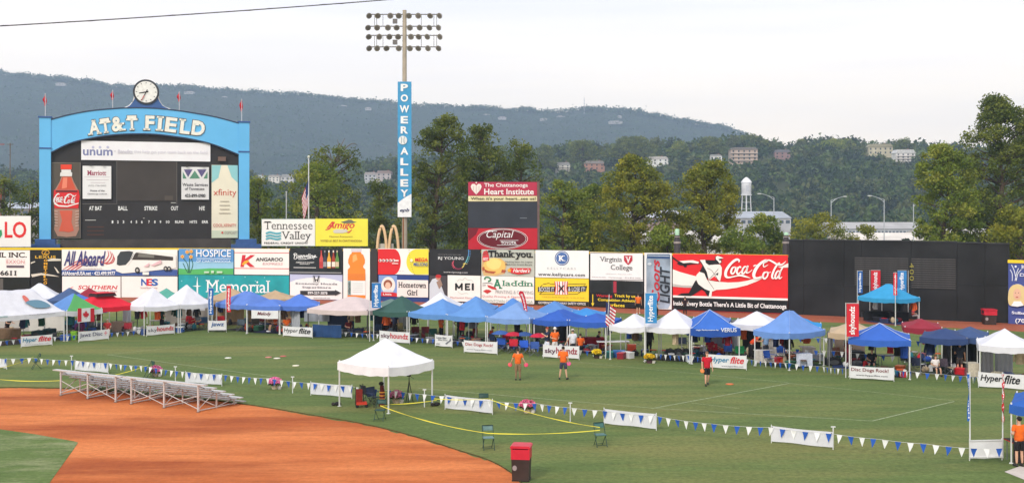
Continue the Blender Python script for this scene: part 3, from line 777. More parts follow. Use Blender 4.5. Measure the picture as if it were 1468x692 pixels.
def script(s, T, k, rgb, name='lettering'):
    """the flowing white script; T maps the traced coordinates to photo pixels, k scales the pen"""
    L = []
    def S(*pts): L.append([(*T(p[0], p[1]), p[2] * k) for p in pts])
    S((722, 170, 6), (726, 150, 14), (700, 144, 20), (660, 170, 20), (622, 215, 22), (600, 260, 24), (602, 300, 22), (630, 312, 14), (690, 300, 10), (735, 292, 16), (775, 300, 16), (832, 318, 3))
    S((690, 214, 10), (664, 222, 14), (650, 258, 17), (662, 278, 14), (682, 262, 12), (694, 226, 13), (686, 212, 10), (700, 218, 5), (718, 214, 4))
    S((742, 222, 12), (734, 210, 12), (714, 228, 14), (704, 262, 17), (718, 278, 14), (746, 254, 6), (768, 226, 4))
    S((800, 214, 10), (778, 210, 12), (758, 240, 15), (754, 270, 15), (772, 272, 12), (796, 236, 10), (806, 206, 12))
    S((810, 200, 14), (796, 244, 16), (796, 268, 12), (822, 262, 7), (850, 238, 4))
    S((860, 208, 5), (872, 200, 11), (890, 194, 5))
    S((1000, 192, 3), (960, 212, 9), (958, 178, 10), (990, 158, 13), (972, 152, 18), (925, 182, 22), (885, 230, 26), (864, 285, 26), (880, 318, 20), (930, 308, 10), (962, 290, 4))
    S((958, 178, 8), (978, 154, 10), (1012, 150, 13), (1050, 168, 15), (1088, 190, 15), (1130, 190, 12), (1168, 158, 3))
    S((990, 262, 10), (962, 268, 15), (950, 304, 17), (966, 324, 14), (990, 302, 12), (998, 270, 12), (986, 258, 10), (1010, 266, 5), (1026, 258, 4))
    S((1112, 176, 12), (1090, 186, 13), (1056, 240, 16), (1036, 300, 17), (1046, 322, 10), (1062, 310, 5))
    S((1108, 256, 9), (1090, 252, 12), (1070, 284, 15), (1066, 318, 14), (1084, 316, 12), (1106, 278, 10), (1120, 248, 12))
    S((1140, 214, 8), (1118, 250, 14), (1102, 300, 16), (1108, 322, 12), (1132, 306, 4))
    s.stroke(L, 1, rgb, name, 6)
script(s, Z, 1 / 6.59 * 1.12, (246, 242, 238))
s.text("Inside Every Bottle There's A Little Bit of Chattanooga", 966, 1128, 432.8, 441.6, (244, 242, 240), .045)
# ------------------------------------------------------------------ batter's eye
EYE = mat((32, 32, 34), .65, 'black_cloth', 0, .5, .35)  # broad lighter blotches in the colour imitate sheen on the black wall
def db(x): return interp(DB, x)
eye = Sign('batters_eye', 'tall black panelled wall with louvred shutters in centre field', 'wall', 1130.8, 97, 1447, 89)
for a, c, yt in ((1131, 1152, 344.6), (1152, 1210, 344.8), (1210, 1235, 345.4), (1235, 1306, 345.8), (1306, 1372, 347), (1372, 1412, 348.8), (1412, 1447, 349.8)):
    ub, ut = eye.uv(a, 400)[0] + .01, eye.uv(c, 400)[0] - .01
    zt = eye.uv((a + c) / 2, yt)[1]; zm = eye.uv((a + c) / 2, 409)[1]
    MB().b2(ub, ut, -.0, .35, 0, zm - .01).build('lower_panel', EYE, eye.root)
    MB().b2(ub, ut, .02, .33, zm + .01, zt).build('upper_panel', EYE, eye.root)
    MB().b2(ub, ut, -.05, .38, zt, zt + .09).build('top_rail', mat((50, 50, 52), .6, 'wall_paint'), eye.root)
eye.lay = .03
SH = mat((78, 75, 74), .6, 'louvre', 0, .2, 3)
for x0, x1, y0, y1 in ((1225, 1303, 369, 410), (1306, 1371, 370.5, 414)):
    u0, u1 = eye.uv(x0, 380)[0], eye.uv(x1, 380)[0]; xm = (x0 + x1) / 2
    zt, zb = eye.uv(xm, y0)[1], eye.uv(xm, y1)[1]
    sh = MB().b2(u0, u1, -.05, .01, zb, zt).build('shutter', mat((44, 43, 44), .7, 'louvre'), eye.root)
    nsl = 14
    slm = MB().b2(0, u1 - u0 - .1, -.04, 0, 0, .07).mesh('slat', SH)
    for i in range(nsl):
        link('slat', slm, sh, (u0 + .05, -.052, zb + .06 + i * (zt - zb - .15) / (nsl - 1)))
for i, ch in enumerate('004'):
    vs, fs = glyphs(ch, .02)
    yb = 402 - i * 9.2
    eye.lay = .12
    eye.text(ch, 1304.4, 1310.4, yb - 6.8, yb, (150, 142, 62), .0, rot=-90)
eye.lay = .03
# blue sign at the right edge
s = Sign('billboard', 'blue billboard with an oval portrait of a blonde woman at the right edge', 'billboard', 1446.5, 89, 1540, 86)
s.z0 = 0
s.board(1447, 1535, 374.5, 467.5, (70, 82, 146), .3, 'panel'); s.board(1446.5, 1536, 373, 377.6, (246, 206, 50), .06, 'yellow_rail')
s.stroke([[(1452, 379), (1456, 388), (1459, 402)], [(1462, 384), (1459, 392), (1457, 402)], [(1459, 402), (1461, 392), (1466, 386)], [(1450, 386), (1453, 392), (1453, 402)]], 1, (226, 230, 240), 'emblem')
s.ell(1458, 381.6, 1.6, 1.6, (226, 230, 240), 'emblem', 10)
s.text('Dermatology', 1464, 1520, 392, 398, (232, 234, 242), .01, 0, True); s.text('Kingsley', 1466, 1500, 380, 387, (232, 234, 242), .01, 0, True)
s.ell(1461, 422.5, 13.5, 16, (236, 230, 214), 'printed_oval', 30)
s.poly([(1449, 436), (1448, 418), (1453, 409), (1462, 407), (1471, 411), (1474, 420), (1473, 434), (1464, 438)], (222, 198, 140), 'printed_hair', 5)
s.ell(1460.5, 421, 5.6, 8, (226, 180, 152), 'printed_face', 18); [s.ell(1458.2 + 4.4 * i, 419, .7, .5, (80, 70, 66), 'printed_eye', 8) for i in (0, 1)]; s.ell(1460.5, 425, 1.8, .7, (190, 90, 90), 'printed_mouth', 10); s.poly([(1452, 437.5), (1456, 431), (1466, 431), (1470, 437), (1461, 438.8)], (240, 240, 240), 'printed_coat')
s.text('Sulba, MD', 1453, 1490, 446, 450.6, (236, 238, 244), .02, 0, True); s.text('(706) 278', 1458, 1500, 456.5, 464, (236, 238, 244), .02, 0, True)
# ------------------------------------------------------------------ hills and forest
def smooth_tab(tab):
    t = catmull(tab, 8); return t
RIDGE_FAR = smooth_tab([(-1400, 150), (-900, 130), (-300, 112), (-50, 107), (0, 111), (60, 118), (120, 121), (190, 127), (250, 127), (350, 137), (420, 140), (500, 148), (560, 151), (600, 156), (640, 157), (680, 160), (740, 163), (800, 164), (840, 160), (880, 158.5), (920, 163), (960, 171), (1000, 178), (1040, 184), (1065, 193), (1090, 205), (1130, 222), (1200, 240), (1500, 262), (2600, 280)])
RIDGE_MID = smooth_tab([(-1400, 225), (-700, 236), (-200, 252), (0, 258), (200, 262), (350, 258), (400, 262), (450, 262), (500, 254), (560, 240), (640, 236), (700, 230), (760, 226), (800, 222), (850, 221), (905, 216), (945, 218), (1000, 218), (1020, 214), (1060, 212), (1090, 214), (1130, 221), (1160, 218), (1200, 216), (1235, 218), (1300, 220), (1340, 222), (1400, 224), (1500, 220), (1700, 214), (2600, 205)])
def hill_mesh(name, ridge, D0, D1, D2, z0, xs, rows, lump, m, back=.5, prof=1.3, seed=0.0):
    vs = []; nx = len(xs)
    for j in range(rows + 1):
        t = j / rows
        if t < .8:
            s = t / .8; D = D0 + (D1 - D0) * s; hfac = s ** prof
        else:
            s = (t - .8) / .2; D = D1 + (D2 - D1) * s; hfac = 1 - s * back
        for x in xs:
            zr = H - (interp(ridge, x) - YH) / FP * D1
            X = (x - CX) / FP * D
            z = z0 + (zr - z0) * hfac
            p = Vector((X, D, 0))
            edgef = min(1, 4 * hfac)
            z += edgef * (1 - .85 * (hfac if t < .8 else 1)) * (zr - z0) * .35 * noise.noise(p * .0022 + Vector((seed, 0, 0)))
            z += edgef * (zr - z0) * .06 * (1 - .8 * hfac) * noise.noise(p * .009 + Vector((seed, 5, 0)))
            z += lump * noise.noise(p * .055 + Vector((seed, 9, 0))) * edgef + lump * .6 * noise.noise(p * .13) * edgef
            vs.append((X, D, z))
    fs = [(j * nx + i, j * nx + i + 1, (j + 1) * nx + i + 1, (j + 1) * nx + i) for j in range(rows) for i in range(nx - 1)]
    b = MB(); b.add(vs, fs, 0, True)
    o = b.build(name, m, kind='structure')
    return vs, nx, rows
WOODS = ground_mat('woodland', (26, 38, 26), (44, 58, 34), .02, (52, 58, 40), .006, fine=.09, bump=.6, fv=.4)
WOODS2 = ground_mat('woodland', (46, 58, 36), (74, 86, 50), .05, (98, 96, 66), .012, fine=.3, bump=.5)
fx = list(np.linspace(-1400, 2600, 360))
fv, fnx, frows = hill_mesh('mountain', RIDGE_FAR, 1500, 2500, 3100, -6, fx, 60, 5, WOODS, .4, 1.15, 3.0)
mx_ = list(np.linspace(-1400, 2600, 300))
mv, mnx, mrows = hill_mesh('hillside', RIDGE_MID, 470, 900, 1250, -6.4, mx_, 46, 1.5, WOODS2, .5, 1.2, 7.0)
sheet('valley_floor', [(-6000, 550), (6000, 550), (6000, 5000), (-6000, 5000)], -6.7, WOODS2)

def leaf_mat(name, cols, scale=.5, trans=.25):
    m = bpy.data.materials.new(name); m.use_nodes = True
    n, l = m.node_tree.nodes, m.node_tree.links
    b = n['Principled BSDF']; b.inputs['Roughness'].default_value = .6; b.inputs['Specular IOR Level'].default_value = .25
    t = n.new('ShaderNodeTexCoord'); g = n.new('ShaderNodeTexNoise'); g.inputs['Scale'].default_value = scale; g.inputs['Detail'].default_value = 4
    l.new(t.outputs['Object'], g.inputs['Vector'])
    r = n.new('ShaderNodeValToRGB'); els = r.color_ramp.elements
    els[0].position = .32; els[0].color = (*lin(cols[0]), 1); els[1].position = .68; els[1].color = (*lin(cols[-1]), 1)
    for i, c in enumerate(cols[1:-1]): q = els.new(.32 + .36 * (i + 1) / (len(cols) - 1)); q.color = (*lin(c), 1)
    l.new(g.outputs['Fac'], r.inputs[0]); l.new(r.outputs[0], b.inputs['Base Color'])
    tr = n.new('ShaderNodeBsdfTranslucent'); l.new(r.outputs[0], tr.inputs['Color'])
    mx = n.new('ShaderNodeMixShader'); mx.inputs[0].default_value = trans
    l.new(b.outputs[0], mx.inputs[1]); l.new(tr.outputs[0], mx.inputs[2]); l.new(mx.outputs[0], n['Material Output'].inputs['Surface'])
    return m
def quads_mesh(name, C, size, mats, mi=None, flat=0.0, rs=None):
    """a leaf or leaf spray (one bent quad) at each centre in C"""
    rs = rs or np.random.RandomState(1)
    n = len(C)
    nrm = rs.normal(size=(n, 3)); nrm[:, 2] += flat; nrm /= np.linalg.norm(nrm, axis=1)[:, None]
    a = rs.normal(size=(n, 3)); u = np.cross(nrm, a); u /= np.linalg.norm(u, axis=1)[:, None]
    v = np.cross(nrm, u)
    sz = (size if np.ndim(size) else np.full(n, size)) * rs.uniform(.6, 1.3, n)
    u = u * sz[:, None]; v = v * (sz * rs.uniform(.45, .8, n))[:, None]
    V = np.stack([C - u, C + v * .9, C + u, C - v * .9], 1).reshape(-1, 3)
    me = bpy.data.meshes.new(name)
    me.vertices.add(4 * n); me.vertices.foreach_set('co', V.astype(np.float32).ravel())
    me.loops.add(4 * n); me.loops.foreach_set('vertex_index', np.arange(4 * n, dtype=np.int32))
    me.polygons.add(n); me.polygons.foreach_set('loop_start', np.arange(0, 4 * n, 4, dtype=np.int32))
    try: me.polygons.foreach_set('loop_total', np.full(n, 4, dtype=np.int32))
    except Exception: pass
    for m in mats: me.materials.append(m)
    if mi is not None: me.polygons.foreach_set('material_index', mi.astype(np.int32))
    me.update(calc_edges=True)
    return me
# houses seen on the hillside: (x0, x1, ytop, ybottom, D, wall colour, roof colour, storeys, label)
HOUSES = [
 (1046, 1084, 212, 236, 800, (180, 160, 144), (126, 118, 112), 4, 'large four-level apartment house with brown balconies on the wooded hilltop'),
 (1243, 1277, 207, 222, 880, (196, 186, 158), (158, 150, 122), 2, 'wide tan-roofed house on the bare hilltop left of the white one'),
 (1281, 1309, 215, 232, 850, (222, 218, 212), (206, 204, 200), 3, 'white hillside house with red-brown railings under the lone dark tree'),
 (1110, 1132, 215, 227, 880, (150, 120, 116), (120, 116, 120), 2, 'small dark-roofed brick house half hidden in the trees right of the apartment house'),
 (1017, 1034, 222, 229.5, 850, (224, 220, 214), (170, 168, 164), 1, 'low white house just left of the big balcony house'),
 (927, 957, 225, 236.5, 820, (226, 224, 218), (196, 190, 184), 2, 'long white house on the slope above the green trees'),
 (838, 867, 231, 244, 780, (164, 122, 104), (140, 132, 126), 2, 'reddish brown house with white balconies on the slope'),
 (796, 817, 233, 246, 780, (198, 196, 186), (150, 148, 146), 3, 'grey and white three-storey house on the slope left of the reddish one'),
 (1357, 1380, 218, 229, 850, (226, 222, 216), (188, 180, 176), 1, 'white cottage on the hill beside the tall tree at the right'),
 (523, 540, 247, 259, 700, (190, 190, 192), (168, 160, 158), 2, 'pale grey gabled house left of the lettered pole'),
 (541, 562, 245, 257, 700, (182, 172, 170), (150, 132, 128), 2, 'gabled house with a brown roof right beside the lettered pole'),
 (386, 402, 251, 260, 650, (226, 220, 210), (180, 172, 166), 2, 'cream gabled house in the valley left of the tall flagpole'),
 (404, 422, 250, 263, 650, (208, 204, 200), (170, 168, 168), 2, 'pale house cluster with two gables behind the tall flagpole'),
 (368, 379, 251, 258, 650, (220, 220, 220), (190, 190, 190), 1, 'tiny white house right of the blue scoreboard post'),
]
mid_v = np.array(mv)
def mid_z(X, Y):
    """height of the hillside sheet (nearest row and column)"""
    t = (Y - 470) / (900 - 470) * .8 if Y < 900 else .8 + .2 * (Y - 900) / 350
    j = min(max(t * mrows, 0), mrows); x = X / Y * FP + CX
    i = min(max((x + 1400) / 4000 * (mnx - 1), 0), mnx - 2)
    j0 = min(int(j), mrows - 1); i0 = int(i); fj = j - j0; fi = i - i0
    z = lambda a, c: mid_v[a * mnx + c][2]
    return (z(j0, i0) * (1 - fi) + z(j0, i0 + 1) * fi) * (1 - fj) + (z(j0 + 1, i0) * (1 - fi) + z(j0 + 1, i0 + 1) * fi) * fj
far_v = np.array(fv)
def solve_D(x, y, zf, Da, Db, Dd):
    best, bd = Dd, 1e9
    for i in range(120):
        D = Da + (Db - Da) * i / 119
        e_ = abs(YH + (H - zf((x - CX) / FP * D, D)) / D * FP - y)
        if e_ < bd: best, bd = D, e_
    return best
def far_z(X, Y):
    t = (Y - 1500) / 1000 * .8 if Y < 2500 else .8 + .2 * (Y - 2500) / 600
    j = min(max(int(t * frows + .5), 0), frows); i = min(max(int(((X / Y * FP + CX) + 1400) / 4000 * (fnx - 1) + .5), 0), fnx - 1)
    return far_v[j * fnx + i][2]
HOUSES = [(a, b_, c, d, solve_D((a + b_) / 2, d + 1, mid_z, 500, 895, e_), *rest) for a, b_, c, d, e_, *rest in HOUSES]
def forest(name, n, D0, D1, size, hmin, hmax, nq, cols, zf, xr, seed, avoid, q=1.1):
    rs = np.random.RandomState(seed)
    Cs = []; S = []; MI = []
    k = 0; tries = 0
    while k < n and tries < n * 6:
        tries += 1
        x = rs.uniform(*xr); D = math.sqrt(rs.uniform(D0 * D0, D1 * D1))
        X = (x - CX) / FP * D; z = zf(X, D)
        h = rs.uniform(hmin, hmax); r = h * rs.uniform(.42, .6)
        yt = YH + (H - z - h) / D * FP; kk = FP / D
        bad = False
        for hx0, hx1, hy0, hy1, hd, *_ in avoid:
            if D < hd + 16 and hx0 - r * kk * .8 < x < hx1 + r * kk * .8 and yt < hy0 + .6 * (hy1 - hy0): bad = True; break
            if abs(D - hd) < 22 and hx0 - 3 < x < hx1 + 3: bad = True; break
        if bad: continue
        k += 1
        v = rs.normal(size=(nq, 3)); v /= np.linalg.norm(v, axis=1)[:, None]
        v *= rs.uniform(.62, 1.05, nq)[:, None]
        bump = 1 + .25 * np.sin(v[:, 0] * 5 + k) * np.cos(v[:, 1] * 4 + k)
        v *= bump[:, None]
        v[:, 2] = np.abs(v[:, 2]) * 1.0 - .15
        P_ = np.stack([X + v[:, 0] * r, D + v[:, 1] * r, z + h * .38 + v[:, 2] * h * .6], 1)
        Cs.append(P_); S.append(np.full(nq, size * (.8 + .4 * rs.rand()))); MI.append(np.full(nq, rs.choice(len(cols), p=None)))
    me = quads_mesh(name, np.concatenate(Cs), np.concatenate(S), cols, np.concatenate(MI), .3, rs)
    return link(name, me, kind='stuff')
LF = [leaf_mat('leaves', c, .2) for c in (((34, 54, 28), (58, 80, 36)), ((46, 68, 32), (74, 96, 44)), ((62, 84, 36), (96, 114, 52)), ((28, 44, 28), (48, 64, 34)), ((66, 76, 40), (106, 112, 58)))]
forest('hillside_forest', 4800, 480, 915, 1.5, 7, 14, 62, LF, mid_z, (-260, 1760), 5, HOUSES)
forest('valley_trees', 420, 250, 460, 1.1, 5, 9, 110, [LF[1], LF[2], LF[4], LF[0]], lambda X, Y: -6.5, (-200, 1700), 6, [(1190, 1340, 318, 347, 420), (1070, 1135, 303, 330, 420), (905, 985, 300, 330, 420), (1055, 1085, 250, 320, 430), (-40, 60, 290, 320, 400)])
far_v = np.array(fv)
rs_ = np.random.RandomState(11)
idx = rs_.choice(len(far_v), 21000); pts = far_v[idx][:, :]
pts = pts[(pts[:, 0] / pts[:, 1] * FP + CX > -200) & (pts[:, 0] / pts[:, 1] * FP + CX < 1300)]
Pp = np.repeat(pts, 9, 0) + rs_.normal(size=(len(pts) * 9, 3)) * (9, 12, 2.0) + (0, 0, 1.2)
# the ridge line gets a denser fringe of tree tops
top_row = far_v[int(frows * .8) * fnx:(int(frows * .8) + 1) * fnx]
tt = rs_.uniform(100, 260, 2600); i0 = tt.astype(int); fr = (tt - i0)[:, None]
rp = top_row[i0] * (1 - fr) + top_row[i0 + 1] * fr
rh = rs_.uniform(2, 9, len(rp))
Rp = np.repeat(rp, 14, 0) + rs_.normal(size=(len(rp) * 14, 3)) * (3.6, 12, 1.8) + np.repeat(rh, 14)[:, None] * (0, 0, 1) * rs_.uniform(0, 1, (len(rp) * 14, 1))
allp = np.concatenate([Pp, Rp])
link('mountain_forest', quads_mesh('mountain_forest', allp, 2.4, [LF[0], LF[1], LF[1]], rs_.randint(0, 3, len(allp)), .5, rs_), kind='stuff')

# ------------------------------------------------------------------ houses and buildings
def house(x0, x1, yt, yb, D, wc, rc, st, label):
    k = FP / D; w = (x1 - x0) / k; h = (yb - yt) / k; X = ((x0 + x1) / 2 - CX) / k
    zb = H - (yb - YH) / k
    d = w * .6
    r = thing('house', label, 'house', (X, D, zb), R(random.uniform(-8, 8)), 'houses on the wooded hills')
    roof_h = h * (.3 if st < 4 else .12); wh = h - roof_h
    MB().b2(-w / 2, w / 2, -d / 2, d / 2, -4, wh).build('wall', mat(wc, .8, 'render', 0, .12, .3), r)
    rb = MB(); e = w * .03
    rb.slab([(-w / 2 - e, wh), (w / 2 + e, wh), (w / 2 * .8, wh + roof_h), (-w / 2 * .8, wh + roof_h)], -d / 2 - e, d / 2 + e)
    rb.build('roof', mat(rc, .8, 'shingles', 0, .2, 2), r)
    nb = max(3, int(w / 3.2)); sh = wh / st
    wm = MB().b2(-.55, .55, -.06, .02, 0, sh * .5).mesh('window', mat((62, 70, 80), .2, 'glass'))
    for s_ in range(st):
        for i in range(nb):
            link('window', wm, r, (-w / 2 + (i + .5) * w / nb, -d / 2 - .01, s_ * sh + sh * .28))
        if st >= 3:
            MB().b2(-w / 2, w / 2, -d / 2 - 1.3, -d / 2 - .02, s_ * sh - .1, s_ * sh + .12).build('balcony', mat((216, 206, 198), .8, 'timber'), r)
    if st < 4: MB().b2(w * .2, w * .2 + .9, -.4, .4, wh, wh + roof_h + 1).build('chimney', mat((130, 92, 80), .9, 'brick'), r)
    return r
for h_ in HOUSES: house(*h_)
# the bare terrace in front of the tan house
b = MB(); p0 = [P(1240, 223, 872), P(1300, 229, 846), P(1283, 232, 842), P(1243, 226, 866)]
b.add([tuple(p) for p in p0], [(0, 1, 2, 3)]); b.build('terrace', mat((160, 150, 132), .9, 'earth'), kind='structure')
for i, (x0, x1, yt, lab) in enumerate(((78, 98, 117.5, 'white villa on the mountain crest left of the scoreboard arch'), (262, 282, 129.5, 'long pale villa on the mountain crest right of the clock'), (318, 328, 136.5, 'small pale house on the mountain crest above the right end of the arch'),
        (484, 500, 149.5, 'pale villa on the mountain crest left of the light tower'), (522, 534, 152.5, 'white house on the mountain crest just left of the light tower'), (690, 706, 162, 'white house on the crest above the big trees'), (712, 728, 166, 'low white house just below the crest above the big trees'),
        (772, 786, 168, 'reddish house below the crest left of the mast'), (796, 812, 164.5, 'white villa below the crest beside the mast'), (868, 896, 172, 'long row of pale buildings below the highest right part of the crest'), (884, 892, 164, 'small white house near the top of the crest'))):
    x0, x1 = x0 + (x1 - x0) * .15, x1 - (x1 - x0) * .15
    D = solve_D((x0 + x1) / 2, yt + 5, far_z, 1900, 2490, 2350); k = FP / D; w = (x1 - x0) / k; X = ((x0 + x1) / 2 - CX) / k; z = H - (yt + 4 - YH) / k
    r = thing('mountain_house', lab, 'house', (X, D, z), 0, 'houses on the mountain crest')
    MB().b2(-w / 2, w / 2, -5, 5, -3, 1.6).build('wall', mat((176, 172, 168), .8, 'render'), r)
    MB().slab([(-w / 2 - 1, 1.6), (w / 2 + 1, 1.6), (w / 2 - 4, 3.2), (-w / 2 + 4, 3.2)], -6, 6).build('roof', mat((190, 180, 176), .8, 'shingles'), r)
    wm = MB().b2(-1.2, 1.2, -.3, .3, -.4, 1.0).mesh('window', mat((80, 86, 92), .3, 'glass'))
    for j in range(int(w / 6)): link('window', wm, r, (-w / 2 + 3 + j * 6, -5, .2))
p = P(837.5, 163, 2450)
r = thing('radio_mast', 'thin radio mast on the mountain crest', 'mast', tuple(p))
MB().tube([(0, 0, -10), (0, 0, 36)], .9, 5, 0, .4).build('mast', mat((150, 150, 156), .6, 'steel'), r)
MB().box((0, 0, 22), (4, .5, .5)).box((0, 0, 28), (3, .5, .5)).build('crossarm', mat((150, 150, 156), .6, 'steel'), r)

def shed(x0, x1, yr, ye, yb, D, wc, rc, label, nwin, extra=None, rise=0):
    k = FP / D; w = (x1 - x0) / k; X = ((x0 + x1) / 2 - CX) / k
    zr, ze, zb = (H - (y - YH) / k for y in (yr, ye, yb))
    zb = min(zb, -6.5)
    d = 30
    r = thing('warehouse', label, 'building', (X, D, zb), R(random.uniform(-2, 2)))
    MB().b2(-w / 2, w / 2, 0, d, 0, ze - zb).build('wall', mat(wc, .8, 'render', 0, .15, .2), r)
    MB().add([(-w / 2 - .4, -.5, ze - zb), (w / 2 + .4, -.5, ze - zb), (w / 2 + .4, d / 2, zr - zb + .7), (-w / 2 - .4, d / 2, zr - zb + .7), (w / 2 + .4, d + .5, ze - zb), (-w / 2 - .4, d + .5, ze - zb)],
             [(0, 1, 2, 3), (3, 2, 4, 5), (0, 3, 5), (1, 4, 2)]).build('roof', mat(rc, .6, 'sheet_metal', 0, .12, .15), r)
    if nwin:
        sw_ = w / nwin
        wm = MB().b2(-sw_ * .32, sw_ * .32, -.06, .05, 0, 1.3).mesh('window', mat((84, 96, 108), .25, 'glass'))
        for i in range(nwin): link('window', wm, r, (-w / 2 + (i + .5) * sw_, -.02, ze - zb - 2.1))
    return r
shed(1196, 1330, 321.5, 328, 346, 420, (196, 200, 204), (176, 172, 168), 'long pale two-storey works building with a band of windows beyond the black wall', 26)
shed(1225, 1365, 338, 344, 352, 330, (206, 196, 184), (222, 212, 198), 'low warehouse with a broad cream roof just above the black wall', 0)
shed(1052, 1134, 305.5, 312.5, 330, 430, (186, 186, 188), (166, 170, 176), 'grey-roofed warehouse at the foot of the water tower', 9)
shed(905, 984, 304, 312, 324, 430, (150, 128, 116), (186, 186, 190), 'warehouse with a pale roof seen left of the tall light-green tree', 8)
shed(930, 1010, 337, 346, 362, 250, (208, 200, 190), (206, 198, 186), 'low cream-roofed shed behind the wall near the trees', 0)
shed(-40, 62, 293, 299, 316, 400, (150, 142, 136), (176, 180, 188), 'low grey-roofed buildings at the far left behind the scoreboard', 10)
shed(1008, 1075, 344, 350, 366, 230, (206, 200, 190), (204, 196, 184), 'small pale-roofed shed glimpsed through the trees behind the red billboard', 0)
shed(1335, 1460, 332, 339, 352, 360, (168, 120, 104), (204, 196, 184), 'brick-ended depot half hidden by the tall tree at the right', 8)

# water tower
D = 470; k = FP / D; p = P(1070, 306, D)
r = thing('water_tower', 'white water tower with a conical cap standing before the wooded hill', 'water tower', (p.x, D, -6.5))
zt = lambda y: H - (y - YH) / k + 6.5
WT = mat((226, 226, 226), .6, 'paint', 0, .1, .5)
MB().lathe([(1.4, zt(280)), (2.05, zt(279)), (2.05, zt(262))], n=20).build('tank', WT, r)
MB().lathe([(2.3, zt(262)), (1.9, zt(259)), (.9, zt(255.5)), (.15, zt(254))], n=20).build('tank_roof', WT, r)
for i in range(6):
    a = i * PI / 3 + .3
    MB().tube([(1.9 * math.cos(a), 1.9 * math.sin(a), zt(279)), (3.0 * math.cos(a), 3.0 * math.sin(a), 0)], .17, 6).build('leg', WT, r)
b = MB()
for zz, rr in ((zt(290), 2.2), (zt(299), 2.6)):
    for i in range(6):
        a, c = i * PI / 3 + .3, (i + 1) * PI / 3 + .3
        b.tube([(rr * math.cos(a), rr * math.sin(a), zz), (rr * math.cos(c), rr * math.sin(c), zz)], .07, 4)
b.build('brace', WT, r)
MB().tube([(0, 0, 0), (0, 0, zt(279))], .3, 8).build('riser_pipe', WT, r)
MB().lathe([(2.12, zt(280) - .1), (2.4, zt(280) + .1), (2.4, zt(280) + .2), (2.12, zt(280) + .3)], n=18).build('walkway', WT, r)
MB().box((0, -2.08, zt(270)), (1.2, .05, 2.4)).build('faded_emblem', mat((190, 192, 196), .7, 'paint'), r)

# street lamps
LM = metal((196, 200, 204), .45)
for x, xa, yt, yb, lab in ((1109.5, 1087, 277, 345, 'street lamp whose arm reaches left beside the water tower'), (1191.5, 1213, 281, 330, 'street lamp whose arm reaches right, first right of the water tower lamp'),
        (1267.5, 1245, 280, 338, 'street lamp whose arm reaches left above the long works building'), (1309.5, 1322, 287, 338, 'street lamp whose arm reaches right into the tall tree')):
    D = 245; k = FP / D; X = (x - CX) / k; h = H - (yt - YH) / k + 6.5; dx = (xa - x) / k
    r = thing('street_lamp', lab, 'street lamp', (X, D, -6.5), 0, 'street lamps beyond the ballpark')
    MB().tube([(0, 0, 0), (0, 0, h - .9)], .16, 8, 0, .09).build('pole', LM, r)
    MB().tube(catmull([(0, 0, h - 1.5), (dx * .3, 0, h - .7), (dx * .65, 0, h - .25), (dx * .85, 0, h - .1)], 4), .07, 6).tube([(0, 0, h - .9), (dx * .45, 0, h - .5)], .05, 5).build('arm', LM, r)
    MB().ell((dx * .92, 0, h - .12), (abs(dx) * .16, .22, .13), 10, 6).build('lamp_head', mat((206, 206, 200), .5, 'plastic'), r)

